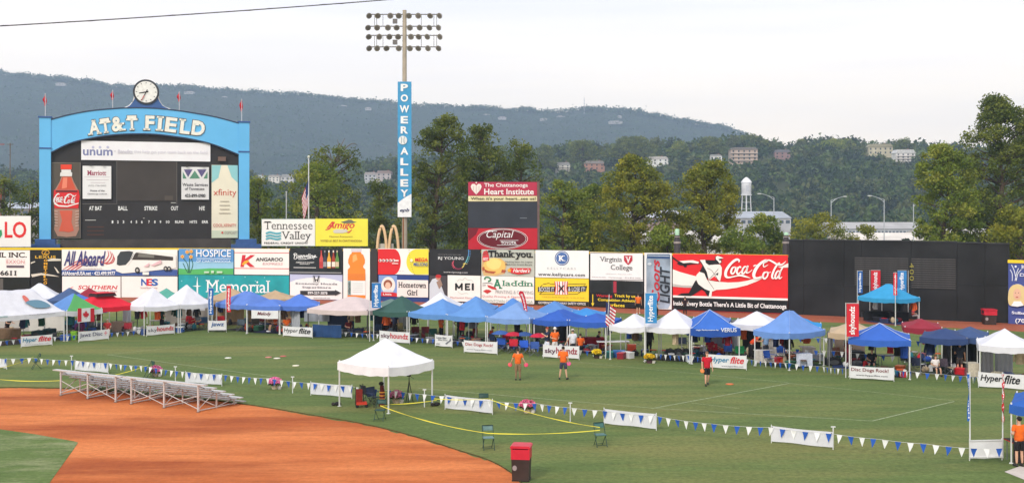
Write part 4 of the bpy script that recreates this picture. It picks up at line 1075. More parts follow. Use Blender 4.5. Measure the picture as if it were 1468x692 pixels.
# ------------------------------------------------------------------ trees behind the wall
BARK = mat((86, 72, 60), .95, 'bark', 0, .3, 4, 0, .5)
GREENS = {
 'dark': [leaf_mat('leaves', c, .35) for c in (((60, 72, 29), (90, 104, 39)), ((78, 95, 33), (111, 123, 45)), ((97, 109, 39), (138, 142, 54)))],
 'mid': [leaf_mat('leaves', c, .35) for c in (((80, 101, 33), (118, 135, 45)), ((97, 116, 39), (136, 149, 52)), ((120, 130, 47), (164, 164, 64)))],
 'yellow': [leaf_mat('leaves', c, .35) for c in (((103, 114, 31), (143, 142, 41)), ((126, 128, 35), (165, 159, 49)), ((88, 104, 33), (128, 132, 45)))],
}
def tree(label, x, D, prof, pal, n=9000, leaf=.17, dead=None, lean=0, clump=1.15, seed=None, yb=372, gaps=.45, name='leafy_tree'):
    """prof: (y, left x, right x) photo outline of the crown at distance D; the tree is as deep as it is wide"""
    seed = seed or int(x * 7 + D)
    rs = np.random.RandomState(seed); rn = random.Random(seed)
    k = FP / D; X = (x - CX) / k
    root = thing(name, label, 'tree', (X, D, -6.4))
    pr = sorted([(H - (y - YH) / k + 6.4, (a - CX) / k - X, (b - CX) / k - X) for y, a, b in prof])
    zt, zb = pr[-1][0], pr[0][0]
    def half(z):
        for i in range(len(pr) - 1):
            if z <= pr[i + 1][0]:
                t = (z - pr[i][0]) / (pr[i + 1][0] - pr[i][0] + 1e-6)
                return [pr[i][j] + (pr[i + 1][j] - pr[i][j]) * t for j in (1, 2)]
        return pr[-1][1:]
    # clumps fill the outline, denser near its surface
    wmax = max(b - a for _, a, b in pr)
    A = sum((pr[i + 1][0] - pr[i][0]) * (pr[i][2] - pr[i][1] + pr[i + 1][2] - pr[i + 1][1]) / 2 for i in range(len(pr) - 1))
    ncl = int(max(14, A / (clump * clump) * 1.15 * (1 + wmax / 16)))
    cl = []
    for _ in range(ncl):
        z = rn.uniform(zb, zt); a, b = half(z); c = (a + b) / 2; hw = max(.25, (b - a) / 2 * 1.04 - clump * .1)
        rr = rn.random() ** .42; th = rn.uniform(0, 2 * PI)
        hd = min(hw, wmax / 2) * .9
        s = rn.uniform(.5, 1.2)
        cl.append((c + hw * rr * math.cos(th), hd * rr * math.sin(th), z, s))
    tb = MB()
    tr = .035 * (zt) * .55 + .12
    wob = [(rn.uniform(-.3, .3), rn.uniform(-.3, .3)) for _ in range(6)]
    spine = []
    for i in range(7):
        z = zt * .93 * i / 6; a, b = half(max(z, zb)); c = (a + b) / 2
        f = min(1, max(0, (z - zb * .5) / max(1, zt - zb)))
        spine.append((c * f + wob[min(i, 5)][0] * (i > 0), wob[min(i, 5)][1] * (i > 0), z))
    spine = catmull(spine, 3)
    tb.tube(spine, tr, 8, 0, .05).build('trunk', BARK, root)
    lb = MB()
    for cx, cy, cz, s in cl[::2]:
        zs = max(min(cz - rn.uniform(.1, .45) * (abs(cx) + abs(cy)) - .6, zt * .9), zb * .4, 1.0)
        sp = min(spine, key=lambda q: abs(q[2] - zs))
        m_ = ((sp[0] + cx) / 2 + rn.uniform(-.3, .3), (sp[1] + cy) / 2 + rn.uniform(-.3, .3), (sp[2] + cz) / 2 + rn.uniform(-.1, .4))
        lb.tube(catmull([sp, m_, (cx, cy, cz)], 2), .03 + .045 * tr / .3, 4, 0, .018, cap=False)
    lb.build('branches', BARK, root)
    per = max(36, int(n * 1.25 / len(cl)))
    C = []; MI = []; S = []
    for cx, cy, cz, s in cl:
        m_ = int(per * s * rn.uniform(.5, 1.4))
        v = rs.normal(size=(m_, 3)); v /= np.linalg.norm(v, axis=1)[:, None]; v *= (rs.uniform(0, 1, m_) ** .45)[:, None]
        v = v * np.array([1.0, 1.0, .7]) * clump * s
        C.append(v + (cx, cy, cz)); MI.append(np.where(rs.rand(m_) < .8, rn.randrange(3), rs.randint(0, 3, m_)))
    # stray sprays loosen the outline
    m_ = n // 14
    z = rs.uniform(zb, zt, m_); hh = np.array([half(q) for q in z]); th = rs.uniform(0, 2 * PI, m_)
    hw = (hh[:, 1] - hh[:, 0]) / 2 * rs.uniform(.85, 1.12, m_)
    C.append(np.stack([(hh[:, 0] + hh[:, 1]) / 2 + hw * np.cos(th), np.minimum(hw, wmax / 2) * .9 * np.sin(th), z + rs.uniform(-.3, .5, m_)], 1)); MI.append(rs.randint(0, 3, m_))
    me = quads_mesh('crown', np.concatenate(C), leaf, GREENS[pal], np.concatenate(MI), .35, rs)
    link('crown', me, root)
    if dead:
        for pts in dead:
            q = [((px - CX) / k - X, rn.uniform(-.4, .4), H - (py - YH) / k + 6.4) for px, py in pts]
            MB().tube(catmull(q, 3), .11, 5, 0, .03).build('dead_branch', mat((120, 108, 98), .9, 'bark'), root)
    return root
tree('low dark tree at the far left edge behind the wall', 10, 150, [(305, -15, 30), (290, -25, 38), (268, -20, 34), (256, 0, 20)], 'dark', 2500)
tree('dark bushy tree between the small sign and the scoreboard', 48, 155, [(352, 30, 60), (300, 30, 66), (275, 34, 70), (258, 44, 60)], 'dark', 2500)
tree('light green tree right beside the blue scoreboard post', 372, 150, [(360, 352, 398), (330, 350, 396), (300, 350, 392), (270, 354, 384), (256, 360, 376)], 'mid', 4500)
tree('broad light green tree under the taller half-bare one', 452, 142, [(360, 400, 512), (330, 394, 516), (300, 396, 512), (270, 408, 498), (248, 420, 480), (238, 436, 462)], 'mid', 9000)
tree('taller half-bare tree with reddish dead branches against the mountain', 478, 150, [(340, 450, 530), (290, 452, 516), (262, 446, 512), (240, 444, 516), (222, 450, 514), (214, 458, 508)], 'dark', 5000,
     dead=[[(478, 262), (476, 235), (472, 216), (462, 206)], [(478, 240), (486, 220), (484, 200)], [(484, 232), (494, 214), (506, 206), (512, 208)], [(476, 230), (468, 222), (458, 214)], [(486, 236), (498, 226), (508, 224)], [(484, 216), (490, 208), (494, 198)]])
tree('dark round tree just left of the lettered pole', 546, 150, [(360, 520, 578), (330, 520, 580), (300, 524, 574), (278, 530, 562), (264, 534, 554)], 'dark', 5000)
tree('tall dark tree directly right of the lettered pole', 622, 145, [(362, 575, 668), (320, 580, 672), (280, 588, 676), (240, 590, 676), (215, 590, 670), (195, 598, 664), (178, 620, 656), (168, 632, 648)], 'dark', 17000)
tree('big dark tree rising behind the red and black video board', 690, 150, [(362, 640, 740), (320, 640, 744), (280, 648, 742), (245, 655, 730), (215, 662, 722), (192, 672, 712), (182, 682, 702)], 'dark', 15000)
tree('rounded dark tree at the right shoulder of the video board', 742, 155, [(362, 715, 785), (300, 712, 780), (260, 716, 776), (235, 716, 772), (215, 724, 762), (204, 734, 752)], 'dark', 8000)
tree('low green tree right of the video board', 802, 148, [(362, 766, 848), (330, 764, 850), (300, 770, 846), (275, 785, 832), (262, 796, 818)], 'mid', 7000)
tree('green tree behind the blue letter disc billboard', 852, 152, [(362, 812, 890), (330, 812, 890), (300, 816, 886), (280, 828, 874), (268, 838, 862)], 'mid', 8000)
tree('yellow green tree with a pointed crown behind the red shield billboard', 905, 144, [(362, 850, 968), (330, 848, 970), (300, 852, 966), (270, 864, 956), (248, 876, 940), (232, 892, 920), (224, 900, 912)], 'yellow', 19000)
tree('rounded yellow green tree behind the red billboard', 1010, 146, [(364, 952, 1064), (335, 952, 1062), (300, 960, 1054), (270, 970, 1052), (248, 984, 1044), (234, 998, 1034)], 'yellow', 19000)
tree('low shrubby tree left of the rounded yellow green one', 956, 138, [(366, 930, 990), (345, 932, 986), (330, 942, 974)], 'mid', 3500)
tree('low shrubby tree right of the rounded yellow green one', 1062, 138, [(366, 1036, 1092), (345, 1038, 1088), (330, 1048, 1076)], 'mid', 3500)
tree('small light green tree behind the red script lettering', 1092, 150, [(364, 1064, 1120), (345, 1066, 1122), (325, 1076, 1116), (312, 1084, 1106)], 'mid', 4500)
tree('bushy green tree at the left corner of the black wall', 1172, 165, [(362, 1130, 1212), (335, 1134, 1212), (318, 1142, 1204), (308, 1156, 1190)], 'yellow', 4500)
tree('small bush peeping over the black wall under the works building', 1242, 165, [(362, 1216, 1270), (342, 1218, 1268), (330, 1226, 1256), (325, 1234, 1248)], 'yellow', 2000)
tree('medium green tree in front of the tall one at the right', 1348, 140, [(362, 1322, 1400), (320, 1316, 1404), (280, 1316, 1402), (245, 1318, 1394), (222, 1324, 1372), (212, 1336, 1354)], 'mid', 17000, clump=1.2)
tree('tallest tree, dark and ragged, at the right edge behind the black wall', 1428, 146, [(366, 1372, 1475), (320, 1366, 1500), (270, 1362, 1510), (235, 1368, 1500), (205, 1382, 1494), (180, 1400, 1484), (160, 1408, 1462), (148, 1412, 1440), (141, 1418, 1430)], 'dark', 36000, gaps=.6, clump=1.3)
tree('ragged tree cut by the right edge of the picture', 1500, 150, [(366, 1460, 1560), (300, 1456, 1580), (220, 1456, 1570), (170, 1458, 1550), (148, 1470, 1520)], 'dark', 14000)
tree('bright low tree in the right corner above the black wall', 1458, 130, [(370, 1424, 1500), (335, 1420, 1506), (312, 1430, 1496), (300, 1446, 1480)], 'yellow', 6500)
tree('round dark tree on the hilltop above the white hillside house', 1296, 845, [(216, 1285, 1307), (209, 1282, 1311), (203, 1286, 1307), (198.5, 1290, 1302)], 'dark', 1300, leaf=.55, clump=1.8)
for x, y0, y1, w, lab in ((645, 228, 246, 30, ''),):
    pass
def mound(x0, x1, yt, yb, D, label, pal='dark', n=2600):
    w = x1 - x0; xm = (x0 + x1) / 2
    tree(label, xm, D, [(yb, x0, x1), ((yt + yb) / 2, x0 + w * .02, x1 - w * .02), (yt + (yb - yt) * .2, x0 + w * .14, x1 - w * .16), (yt, x0 + w * .35, x1 - w * .3)], pal, n, leaf=.6, clump=2.6)
mound(765, 800, 209, 240, 800, 'round hilltop tree above the grey and white house')
mound(808, 862, 202, 238, 820, 'pair-like hilltop tree above the reddish house')
mound(868, 946, 197, 235, 830, 'wide dark domed tree on the hilltop left of the long white house', n=4200)
mound(957, 990, 203, 240, 830, 'greyish hilltop tree right of the long white house', 'mid')
mound(988, 1046, 198, 240, 860, 'dark domed tree touching the left end of the balcony house')
mound(1050, 1102, 195, 216, 870, 'dark tree rising behind the balcony house')
mound(1136, 1156, 201, 222, 860, 'lone slender tree on the skyline between the brick house and the green hilltop')
mound(1156, 1242, 201, 240, 860, 'long bright green hilltop tree mass left of the tan-roofed house', 'mid', 4600)
# ------------------------------------------------------------------ scoreboard with the arch
SKYB = (104, 184, 232)
NAVY = (62, 96, 150)
DL, DR = 127.0, 134.0
def dsb(x): return DL + (DR - DL) * (x - 57) / 300
s = Sign('scoreboard', 'big black scoreboard in a light blue arched frame topped by a clock', 'scoreboard', 57, DL, 357, DR, z0=0)
sb = s
def ux(x, y=260): return s.uv(x, y)[0]
def zz(x, y): return s.uv(x, y)[1]
LB = mat(SKYB, .5, 'paint', 0, .03, .5); NB = mat(NAVY, .5, 'paint')
for x0, x1, yt, ymid in ((57, 73.5, 169.5, 213), (342, 357, 176.5, 218)):
    u0, u1 = ux(x0), ux(x1); xm = (x0 + x1) / 2
    MB().b2(u0, u1, -.55, .55, -6.4, zz(xm, yt)).build('post', LB, s.root)
    MB().b2(u0 - .12, u1 + .12, -.64, .64, zz(xm, yt), zz(xm, yt - 2.2)).build('post_cap', NB, s.root)
    MB().b2(u0 - .05, u1 + .05, -.6, .6, zz(xm, ymid + 1), zz(xm, ymid - 1.2)).build('post_band', NB, s.root)
for x0, x1, m_ in ((44, 87, 0), (331, 374, 0)):
    xm = (x0 + x1) / 2
    MB().b2(ux(x0), ux(x1), -.9, .9, -6.4, zz(xm, 350)).b2(ux(x0 + 7), ux(x1 - 7), -.8, .8, zz(xm, 350) + .002, zz(xm, 342.5)).build('plinth', NB, s.root)
BB = mat((50, 47, 46), .6, 'board', 0, .12, .4)
MB().b2(ux(87), ux(331), -.3, .3, zz(200, 356), zz(200, 343)).build('base_beam', mat((74, 68, 64), .6, 'steel', 0, .2, .5), s.root)
# black field up to the arch
ct = [(73.5, 219), (100, 206), (130, 198.5), (160, 194), (190, 192.3), (220, 192.8), (250, 196), (280, 201), (310, 209), (342, 222)]
ot = [(73.5, 172), (100, 165), (130, 159.5), (160, 156.5), (190, 155.2), (220, 155.8), (250, 158.5), (280, 163), (310, 168.5), (342, 177)]
cs, os_ = catmull(ct, 5), catmull(ot, 5)
pl = [s.uv(*p) for p in cs][::-1] + [s.uv(73.5, 343), s.uv(342, 343)]
MB().slab(pl[::-1], -.02, .5).build('backing', BB, s.root)
b = MB()
for (a, a2), (c, c2) in zip(zip(cs[:-1], cs[1:]), zip(os_[:-1], os_[1:])):
    q = [s.uv(*a), s.uv(*a2), s.uv(*c2), s.uv(*c)]
    b.slab(q, -.45, .45)
b.build('arch', LB, s.root)
for line, off in ((os_, .0), (cs, 0)):
    b = MB()
    for p, q in zip(line[:-1], line[1:]):
        u0, z0 = s.uv(*p); u1, z1 = s.uv(*q)
        b.slab([(u0, z0 - .07), (u1, z1 - .07), (u1, z1 + .07), (u0, z0 + .07)], -.5, .5)
    b.build('arch_trim', mat((52, 66, 92), .5, 'paint'), s.root)
# arched name: every letter a raised piece with a thin dark outline
def arc_y(x): return interp(catmull([(60, 197), (125, 194.5), (165, 189.5), (190, 187.3), (225, 188), (260, 192), (295, 196.5), (340, 206)], 6), x)
name_l = [('A', 126, 145), ('T', 143, 159.5), ('&', 160, 179.5), ('T', 181, 197.5), ('F', 206, 221.5), ('I', 224, 234.5), ('E', 237, 253.5), ('L', 256, 272.5), ('D', 275, 293.5)]
def letter(ch, x0, x1, grow, yy, rgb, nm):
    vs, fs = glyphs(ch, .055, 0, True)
    xm = (x0 + x1) / 2; yb = arc_y(xm) - 0 + grow; sl = (arc_y(xm + 5) - arc_y(xm - 5)) / 10; h = 21 + grow * 2
    out = []
    for gx, gy in vs:
        px = x0 - grow + (x1 - x0 + 2 * grow) * gx; py = yb - h * gy
        dx, dy = px - xm, py - (yb - h / 2)
        px, py = xm + dx - sl * dy, yb - h / 2 + dy + sl * dx
        u, z = s.uv(px, py); out.append((u, yy, z))
    n = len(out)
    b = MB(); b.add(out, fs); b.add([(u, -.46, z) for u, _, z in out], [])
    from collections import Counter
    ec = Counter()
    for f in fs:
        for i in range(len(f)): ec[tuple(sorted((f[i], f[(i + 1) % len(f)])))] += 1
    for (p, q), c in ec.items():
        if c == 1: b.f.append((p, q, n + q, n + p)); b.m.append(0); b.sm.append(False)
    return b.build(nm, mat(rgb, .5, 'paint'), s.root)
for ch, x0, x1 in name_l:
    letter(ch, x0, x1, .9, -.50, (100, 92, 88), 'letter_outline')
    letter(ch, x0, x1, -.1, -.58, (246, 238, 224), 'letter')
# clock on its curved bracket
cxk, cyk = 209.5, 132.5
u, z = s.uv(cxk, cyk); uu = s.uv(cxk + 17.2, cyk)[0] - u
pl = [s.uv(*p) for p in ((178, 156), (186, 152), (192, 145), (195, 136), (224, 136), (228, 145), (233, 152), (242, 156.6))]
MB().slab(pl, -.28, .28).build('clock_bracket', NB, s.root)
for side in (((176, 156), (185, 152.5), (191.3, 145), (193.3, 136), (192.6, 128)), ((244, 157), (234, 152.8), (228.2, 145), (226, 136), (226.4, 128))):
    MB().tube([(a, 0, c) for a, c in [s.uv(*p) for p in catmull(side, 4)]], .1, 5).build('bracket_tube', mat((222, 220, 214), .5, 'paint'), s.root)
nseg = 40
ring = [(u + (uu + .12) * math.cos(2 * PI * i / nseg), z + (uu + .12) * math.sin(2 * PI * i / nseg)) for i in range(nseg)]
ck = MB().slab(ring, -.4, .4).build('clock_case', mat((52, 54, 60), .4, 'paint'), s.root)
MB().slab([(u + uu * .93 * math.cos(2 * PI * i / nseg), z + uu * .93 * math.sin(2 * PI * i / nseg)) for i in range(nseg)], -.43, -.395).build('clock_face', mat((238, 236, 230), .5, 'paint'), ck)
hand = mat((40, 38, 40), .5, 'paint')
def chand(ang, r0, r1, w, y, m_, nm):
    d = (math.sin(ang), math.cos(ang)); nn = (d[1], -d[0])
    MB().slab([(u + d[0] * r0 - nn[0] * w, z + d[1] * r0 - nn[1] * w), (u + d[0] * r0 + nn[0] * w, z + d[1] * r0 + nn[1] * w), (u + d[0] * r1 + nn[0] * w * .6, z + d[1] * r1 + nn[1] * w * .6), (u + d[0] * r1 - nn[0] * w * .6, z + d[1] * r1 - nn[1] * w * .6)][::-1], y - .02, y).build(nm, m_, ck)
chand(R(258), -.25, uu * .6, .07, -.46, hand, 'hour_hand')
chand(R(207), -.3, uu * .85, .05, -.49, hand, 'minute_hand')
chand(R(207), uu * .35, uu * .86, .045, -.52, mat((200, 60, 60), .5, 'paint'), 'minute_hand_tip')
for i in range(12): chand(R(30 * i), uu * .74, uu * .86, .035, -.45, hand, 'hour_mark')
s.lay = 0
def sbtext(t, x0, x1, y0, y1, rgb=(240, 240, 236), b_=.03, **k): s.lay = .04; return s.text(t, x0, x1, y0, y1, rgb, b_, **k)
sbtext('AT BAT', 127.5, 146, 295.5, 301.5); sbtext('BALL', 169.5, 183, 295.5, 301.5); sbtext('STRIKE', 207, 225.5, 295.5, 301.5); sbtext('OUT', 245, 255.5, 295.5, 301.5); sbtext('H/E', 285.5, 293.5, 295.5, 301.5)
for t, x in zip('123456789', (161.3, 169, 177, 188, 195.6, 203.4, 213.6, 222, 230)): sbtext(t, x - 1.1, x + 1.1, 316, 320)
sbtext('10', 238, 243, 316, 320); sbtext('RUNS', 251, 263.5, 316, 320); sbtext('HITS', 272, 282.5, 316, 320); sbtext('ERR', 289.5, 298.5, 316, 320)
s.lay = .03
s.rects([(122, 137.5, 315, 315.9), (245, 252, 290.2, 291), (205, 207.5, 312.4, 313)], (206, 206, 200), 'small_print')
s.rects([(125, 149, 324.5, 326), (125, 149, 330, 331.5), (125, 149, 335.5, 337)], (88, 58, 46), 'unlit_display')
# frames and the video screen
s.lay = .03
scr = s.board(168, 254, 231.5, 288, (66, 60, 56), .06, 'video_screen', mat((66, 60, 56), .35, 'screen', 0, .12, .3))
s.rects([(236, 248, 280.5, 287)], (84, 76, 68), 'module_patch')
s.stroke([[(167.5, 231), (167.5, 292.4), (118, 292.4)], [(253.5, 231), (253.5, 293)]], .5, (128, 122, 116), 'thin_frame', 1)
def inset(name, label, x0, x1, y0, y1, rgb, off=.14, th=.12):
    t = Sign(name, label, 'sign', x0, dsb(x0) - off - .02, x1, dsb(x1) - off - .02, z0=0)
    t.board(x0, x1, y0, y1, rgb, th, 'panel'); return t
t = inset('banner_sign', 'long white banner with grey-blue lower case lettering across the top of the scoreboard', 116.5, 301.5, 203.5, 230.5, (244, 240, 242))
t.text('unum', 119, 161.5, 214.5, 223.2, (128, 132, 172), .03, space=1.0)
for cx in (133.5, 143.5, 154.5): t.ell(cx, 211.2, 1.9, 1.9, (196, 196, 220), 'printed_dot', 14)
t.rect(163.5, 166, 216.4, 217.4, (200, 196, 204)); t.text('Benefits', 169, 190, 214.5, 220.4, (214, 210, 218), .03); t.text('that help get your team back on the field', 192, 297, 215.5, 221.8, (216, 212, 220), .0)
t = inset('bottle_sign', 'tall sign with a giant cola bottle at the left of the scoreboard', 74.3, 115.5, 233, 341.5, (88, 80, 70))
t.stroke([[(74.6, 233.4), (115.2, 233.4), (115.2, 341.2), (74.6, 341.2), (74.6, 233.4)]], .6, (140, 132, 120), 'frame', 1)
BX = lambda x, y: (60 + x / 4.893, 220 + y / 4.893)
t.poly([BX(*p) for p in ((138, 160), (210, 160), (225, 200), (252, 250), (262, 300), (258, 340), (250, 375), (262, 390), (262, 440), (256, 480), (262, 530), (240, 578), (175, 585), (110, 578), (86, 530), (95, 480), (90, 440), (88, 390), (98, 375), (86, 340), (84, 300), (95, 250), (125, 200))], (176, 132, 112), 'printed_bottle', 0)
t.poly([BX(*p) for p in ((146, 165), (205, 165), (222, 210), (240, 252), (104, 252), (128, 205))], (214, 88, 60), 'printed_cola')
t.poly([BX(*p) for p in ((125, 400), (215, 400), (208, 480), (226, 540), (190, 552), (150, 545), (120, 545), (142, 470))], (216, 96, 70), 'printed_cola')
t.poly([BX(*p) for p in ((150, 170), (180, 168), (176, 240), (140, 248))], (240, 138, 108), 'printed_glare')
t.poly([[BX(*p) for p in ((133, 78), (210, 78), (210, 112), (133, 112))]], (232, 70, 44), 'printed_cap')
t.poly([BX(*p) for p in ((138, 114), (204, 114), (206, 132), (214, 136), (212, 160), (128, 160), (130, 136), (138, 132))], (232, 228, 222), 'printed_neck')
t.poly([BX(*p) for p in ((86, 256), (258, 256), (266, 300), (256, 384), (90, 384), (82, 320))], (222, 44, 44), 'printed_label')
t.poly([BX(*p) for p in ((86, 340), (120, 362), (180, 366), (258, 345), (258, 352), (180, 376), (118, 372), (88, 356))], (244, 236, 228), 'printed_wave')
t.poly([[BX(x, 395 + i * 22) for x in ()] or [BX(90, 400 + i * 20), BX(112, 404 + i * 20), BX(112, 410 + i * 20), BX(90, 406 + i * 20)] for i in range(6)] + [[BX(236, 404 + i * 20), BX(260, 400 + i * 20), BX(260, 406 + i * 20), BX(236, 410 + i * 20)] for i in range(6)], (206, 180, 164), 'printed_ridge')
t.rect(80, 111, 273.2, 275.2, (70, 50, 46), 'printed_band')
def TB(x, y): return BX(84 + (x - 588) * .274, 283 + (y - 145) * .37)
script(t, TB, .274 / 4.893 * 1.5, (246, 240, 236))
t = inset('hotel_sign', 'small white sign with dark red lettering left of the black video screen', 118.5, 159.5, 238, 285, (238, 236, 234), .2)
t.text('Marriott', 125, 152.5, 244.5, 251.5, (166, 72, 96), .02, .0, True)
t.rects([(121, 158, 253.6, 254), (124, 156, 257.5, 258.1), (130, 151, 261.6, 262.2)], (206, 190, 196), 'small_print')
t.text('(423) 756-0002', 126.5, 152.5, 265, 267.8, (150, 146, 148)); t.text('Home of the', 129.5, 150, 271.8, 274.6, (80, 76, 80), .01); t.text('Chattanooga Lookouts', 125.5, 153.5, 276.8, 279.4, (80, 76, 80), .01)
for x in (130, 148): sbx = x; t.board(x - 1.6, x + 1.6, 236.2, 238.2, (60, 56, 54), .1, 'floodlight', y=-t.lay - .1)
t = inset('services_sign', 'small white sign with purple and green triangles right of the video screen', 260, 299.5, 239.5, 286, (232, 230, 228), .2)
t.poly([[(263.5, 243), (276, 243), (269.6, 254)], [(282.5, 243), (296, 243), (289, 254)]], (90, 78, 132), 'emblem'); t.poly([[(271.5, 256), (279.2, 244.6), (286.8, 256)], [(262, 246), (267.5, 256), (262, 256)], [(297.4, 246), (297.4, 256), (291.6, 256)]], (82, 142, 112), 'emblem')
t.text('Waste Services', 261.5, 298, 262.5, 267, (52, 50, 52), .01); t.text('of Tennessee', 265, 293, 268.6, 272.6, (52, 50, 52), .01); t.text('423-899-0980', 265, 294.5, 278, 282.8, (30, 30, 32), .03)
t.stroke([[(261 + i * 1.95, 240), (261 + i * 1.95, 285.6)] for i in range(20)], .12, (200, 198, 196), 'thin_line', 1)
for x in (268, 291): t.board(x - 1.6, x + 1.6, 237.6, 239.8, (60, 56, 54), .1, 'floodlight', y=-t.lay - .1)
t = inset('tall_banner_sign', 'tall cream and aqua sign with red lower case lettering at the right of the scoreboard', 303.3, 340.8, 236.8, 341, (238, 230, 206), .14)
t.poly([(303.5, 237), (317, 237), (313, 255), (303.5, 262)], (150, 206, 208), 'printed_sky'); t.poly([(326, 237), (340.6, 237), (340.6, 262), (332, 254)], (150, 206, 208), 'printed_sky'); t.rect(303.5, 340.6, 330, 340.8, (206, 214, 190), 'printed_field')
t.text('xfinity', 306, 338.5, 271, 283, (208, 84, 66), -.005)
for i, w in enumerate((13, 15, 14, 17)): t.rect(322 - w / 2, 322 + w / 2, 288.2 + i * 5.6, 289.2 + i * 5.6, (170, 160, 144), 'small_print')
t.text('COOL.XFINITY', 305.5, 338.5, 320.5, 325, (206, 110, 96), .01); t.text('COMCAST', 322, 339, 331.5, 335.2, (150, 130, 124)); t.ell(318.5, 333.2, 1.5, 1.5, (210, 80, 70), 'emblem', 10)
u0 = s.uv(318, 228)
MB().box((u0[0], -.25, u0[1]), (.9, .3, .5)).build('sound_horn', mat((120, 96, 84), .7, 'steel'), s.root)
# pennants on the frame
for x, yb, yt, lab in ((65, 168, 134, 'red furled flag above the left scoreboard post'), (161.5, 156, 129, 'red furled flag left of the clock'), (257, 159, 131, 'red furled flag right of the clock'), (346.5, 176, 142, 'red furled flag above the right scoreboard post')):
    D = dsb(x); p = P(x, yb, D); k = FP / D; h = (yb - yt) / k
    r = thing('pennant_flag', lab, 'flag', tuple(p), 0, 'red flags on the scoreboard')
    MB().tube([(0, 0, -.3), (0, 0, h)], .05, 5).build('pole', mat((196, 200, 206), .5, 'steel'), r)
    f = MB(); nf = 8
    for i in range(nf):
        z0, z1 = h - .1 - i * (h * .5) / nf, h - .1 - (i + 1) * (h * .5) / nf
        w0, w1 = .2 * math.sin(PI * (i + .2) / (nf + .4)) + .05, .2 * math.sin(PI * (i + 1.2) / (nf + .4)) + .05
        f.add([(0, .05 * math.sin(i), z0), (0, .05 * math.sin(i + 1), z1), (-w1, .15 * math.sin(i * 1.3 + 1), z1), (-w0, .15 * math.sin(i * 1.3), z0)], [(0, 1, 2, 3)])
        f.add([(0, .05 * math.sin(i), z0), (0, .05 * math.sin(i + 1), z1), (w1 * .5, -.1 * math.sin(i + 1), z1), (w0 * .5, -.1 * math.sin(i), z0)], [(0, 1, 2, 3)])
    f.build('flag_cloth', fabric((200, 36, 50)), r)

# ------------------------------------------------------------------ boards standing behind the wall
def board_on_posts(name, label, x0, x1, y0, y1, D0, D1, rgb, posts=True, back=True, m=None):
    t = Sign(name, label, 'billboard', x0, D0, x1, D1, z0=0)
    t.board(x0, x1, y0, y1, rgb, .15, 'panel', m)
    if posts:
        for f in (.12, .5, .88):
            x = x0 + (x1 - x0) * f; u = t.uv(x, y0)[0]
            MB().b2(u - .12, u + .12, .02, .3, -6.4, t.uv(x, (y0 + y1) / 2)[1]).build('post', mat((90, 90, 92), .6, 'steel'), t.root)
    return t
t = board_on_posts('billboard', 'white sign with a green leaf and red letters at the far left above the wall', -40, 44.5, 309.5, 353.8, 122, 122.5, OFFW)
t.text('LO', 7.5, 38.5, 317.5, 341, (226, 44, 44), .05); t.text('L', -20, -4, 317.5, 341, (226, 44, 44), .05)
t.poly([(-2, 342), (-1, 330), (3, 329), (4, 336), (1, 341)], (52, 160, 98), 'emblem')
t = board_on_posts('billboard', 'white billboard with two lines of black serif lettering and teal waves above the wall', 375.3, 452.2, 313.5, 352.6, 120.5, 120.2, OFFW)
t.stroke([[(375.6, 313.9), (452, 313.9), (452, 352.4), (375.6, 352.4), (375.6, 313.9)]], .6, (120, 150, 140), 'frame', 1)
t.text('Tennessee', 378.5, 448.5, 317.2, 328.6, (58, 54, 52), -.008, 0, True); t.text('Valley', 404, 447, 331.5, 346.4, (58, 54, 52), -.008, 0, True)
t.text('FEDERAL CREDIT UNION', 379.5, 441, 346.8, 349.4, (60, 56, 56), .02, space=1.1)
t.stroke([[(381.8, 334.6, 2.6), (387, 332.6, 2.8), (392, 333.6, 2.6), (398, 334.6, 2.8), (403.5, 333.4, 2.4)], [(381.8, 338.8, 2.4), (387, 336.8, 2.6), (392, 337.8, 2.6), (398, 338.8, 2.6), (403.5, 337.4, 2.4)], [(381.8, 342.8, 2.4), (387, 340.8, 2.6), (392, 341.8, 2.6), (398, 342.8, 2.6), (403.5, 341.4, 2.4)]], 2.4, (96, 172, 184), 'emblem')
t = board_on_posts('billboard', 'yellow billboard with a slanted red word and a hat above the wall', 452.6, 527.6, 313.5, 352.6, 120.2, 119.8, (242, 228, 74))
t.text('Amigo', 468.5, 509, 317.4, 330, (216, 66, 62), .045, .3)
t.stroke([[(467, 329.5, 1), (473, 327, 2.2), (480, 318, 2.4)], [(505, 329, 1), (500, 333, 2), (496, 330, 1.4)]], 2, (216, 66, 62), 'printed_flourish')
t.poly([(489, 318), (497, 316), (500, 314.6), (505, 315), (507, 317), (512, 318), (506, 319.8), (494, 320)], (112, 112, 96), 'printed_hat')
t.poly([(477.5, 331), (482, 328.5), (497, 328.5), (499.5, 332), (492, 334), (480, 334)], (214, 206, 190), 'printed_shape')
t.text('Mexican Restaurant', 473, 506, 337.6, 340, (160, 124, 60)); t.text('VOTED #1 BEST IN CHATTANOOGA', 460, 519.5, 343.4, 346.6, (150, 112, 54), .01)
t = board_on_posts('video_board', 'tall board with a red heart header, black screen and red oval footer', 670.8, 772.6, 260.5, 357.5, 121, 121.6, (66, 44, 48))
t.board(671.2, 769.8, 261, 280.6, (186, 52, 78), .04, 'header'); t.board(671.2, 769.8, 281, 288.6, (232, 220, 172), .04, 'slogan_strip', y=-t.lay + .04)
t.text('The Chattanooga', 694, 756.5, 262.6, 269.6, (244, 238, 232), .015); t.text('Heart Institute', 694, 765, 270.6, 279, (244, 238, 232), .02)
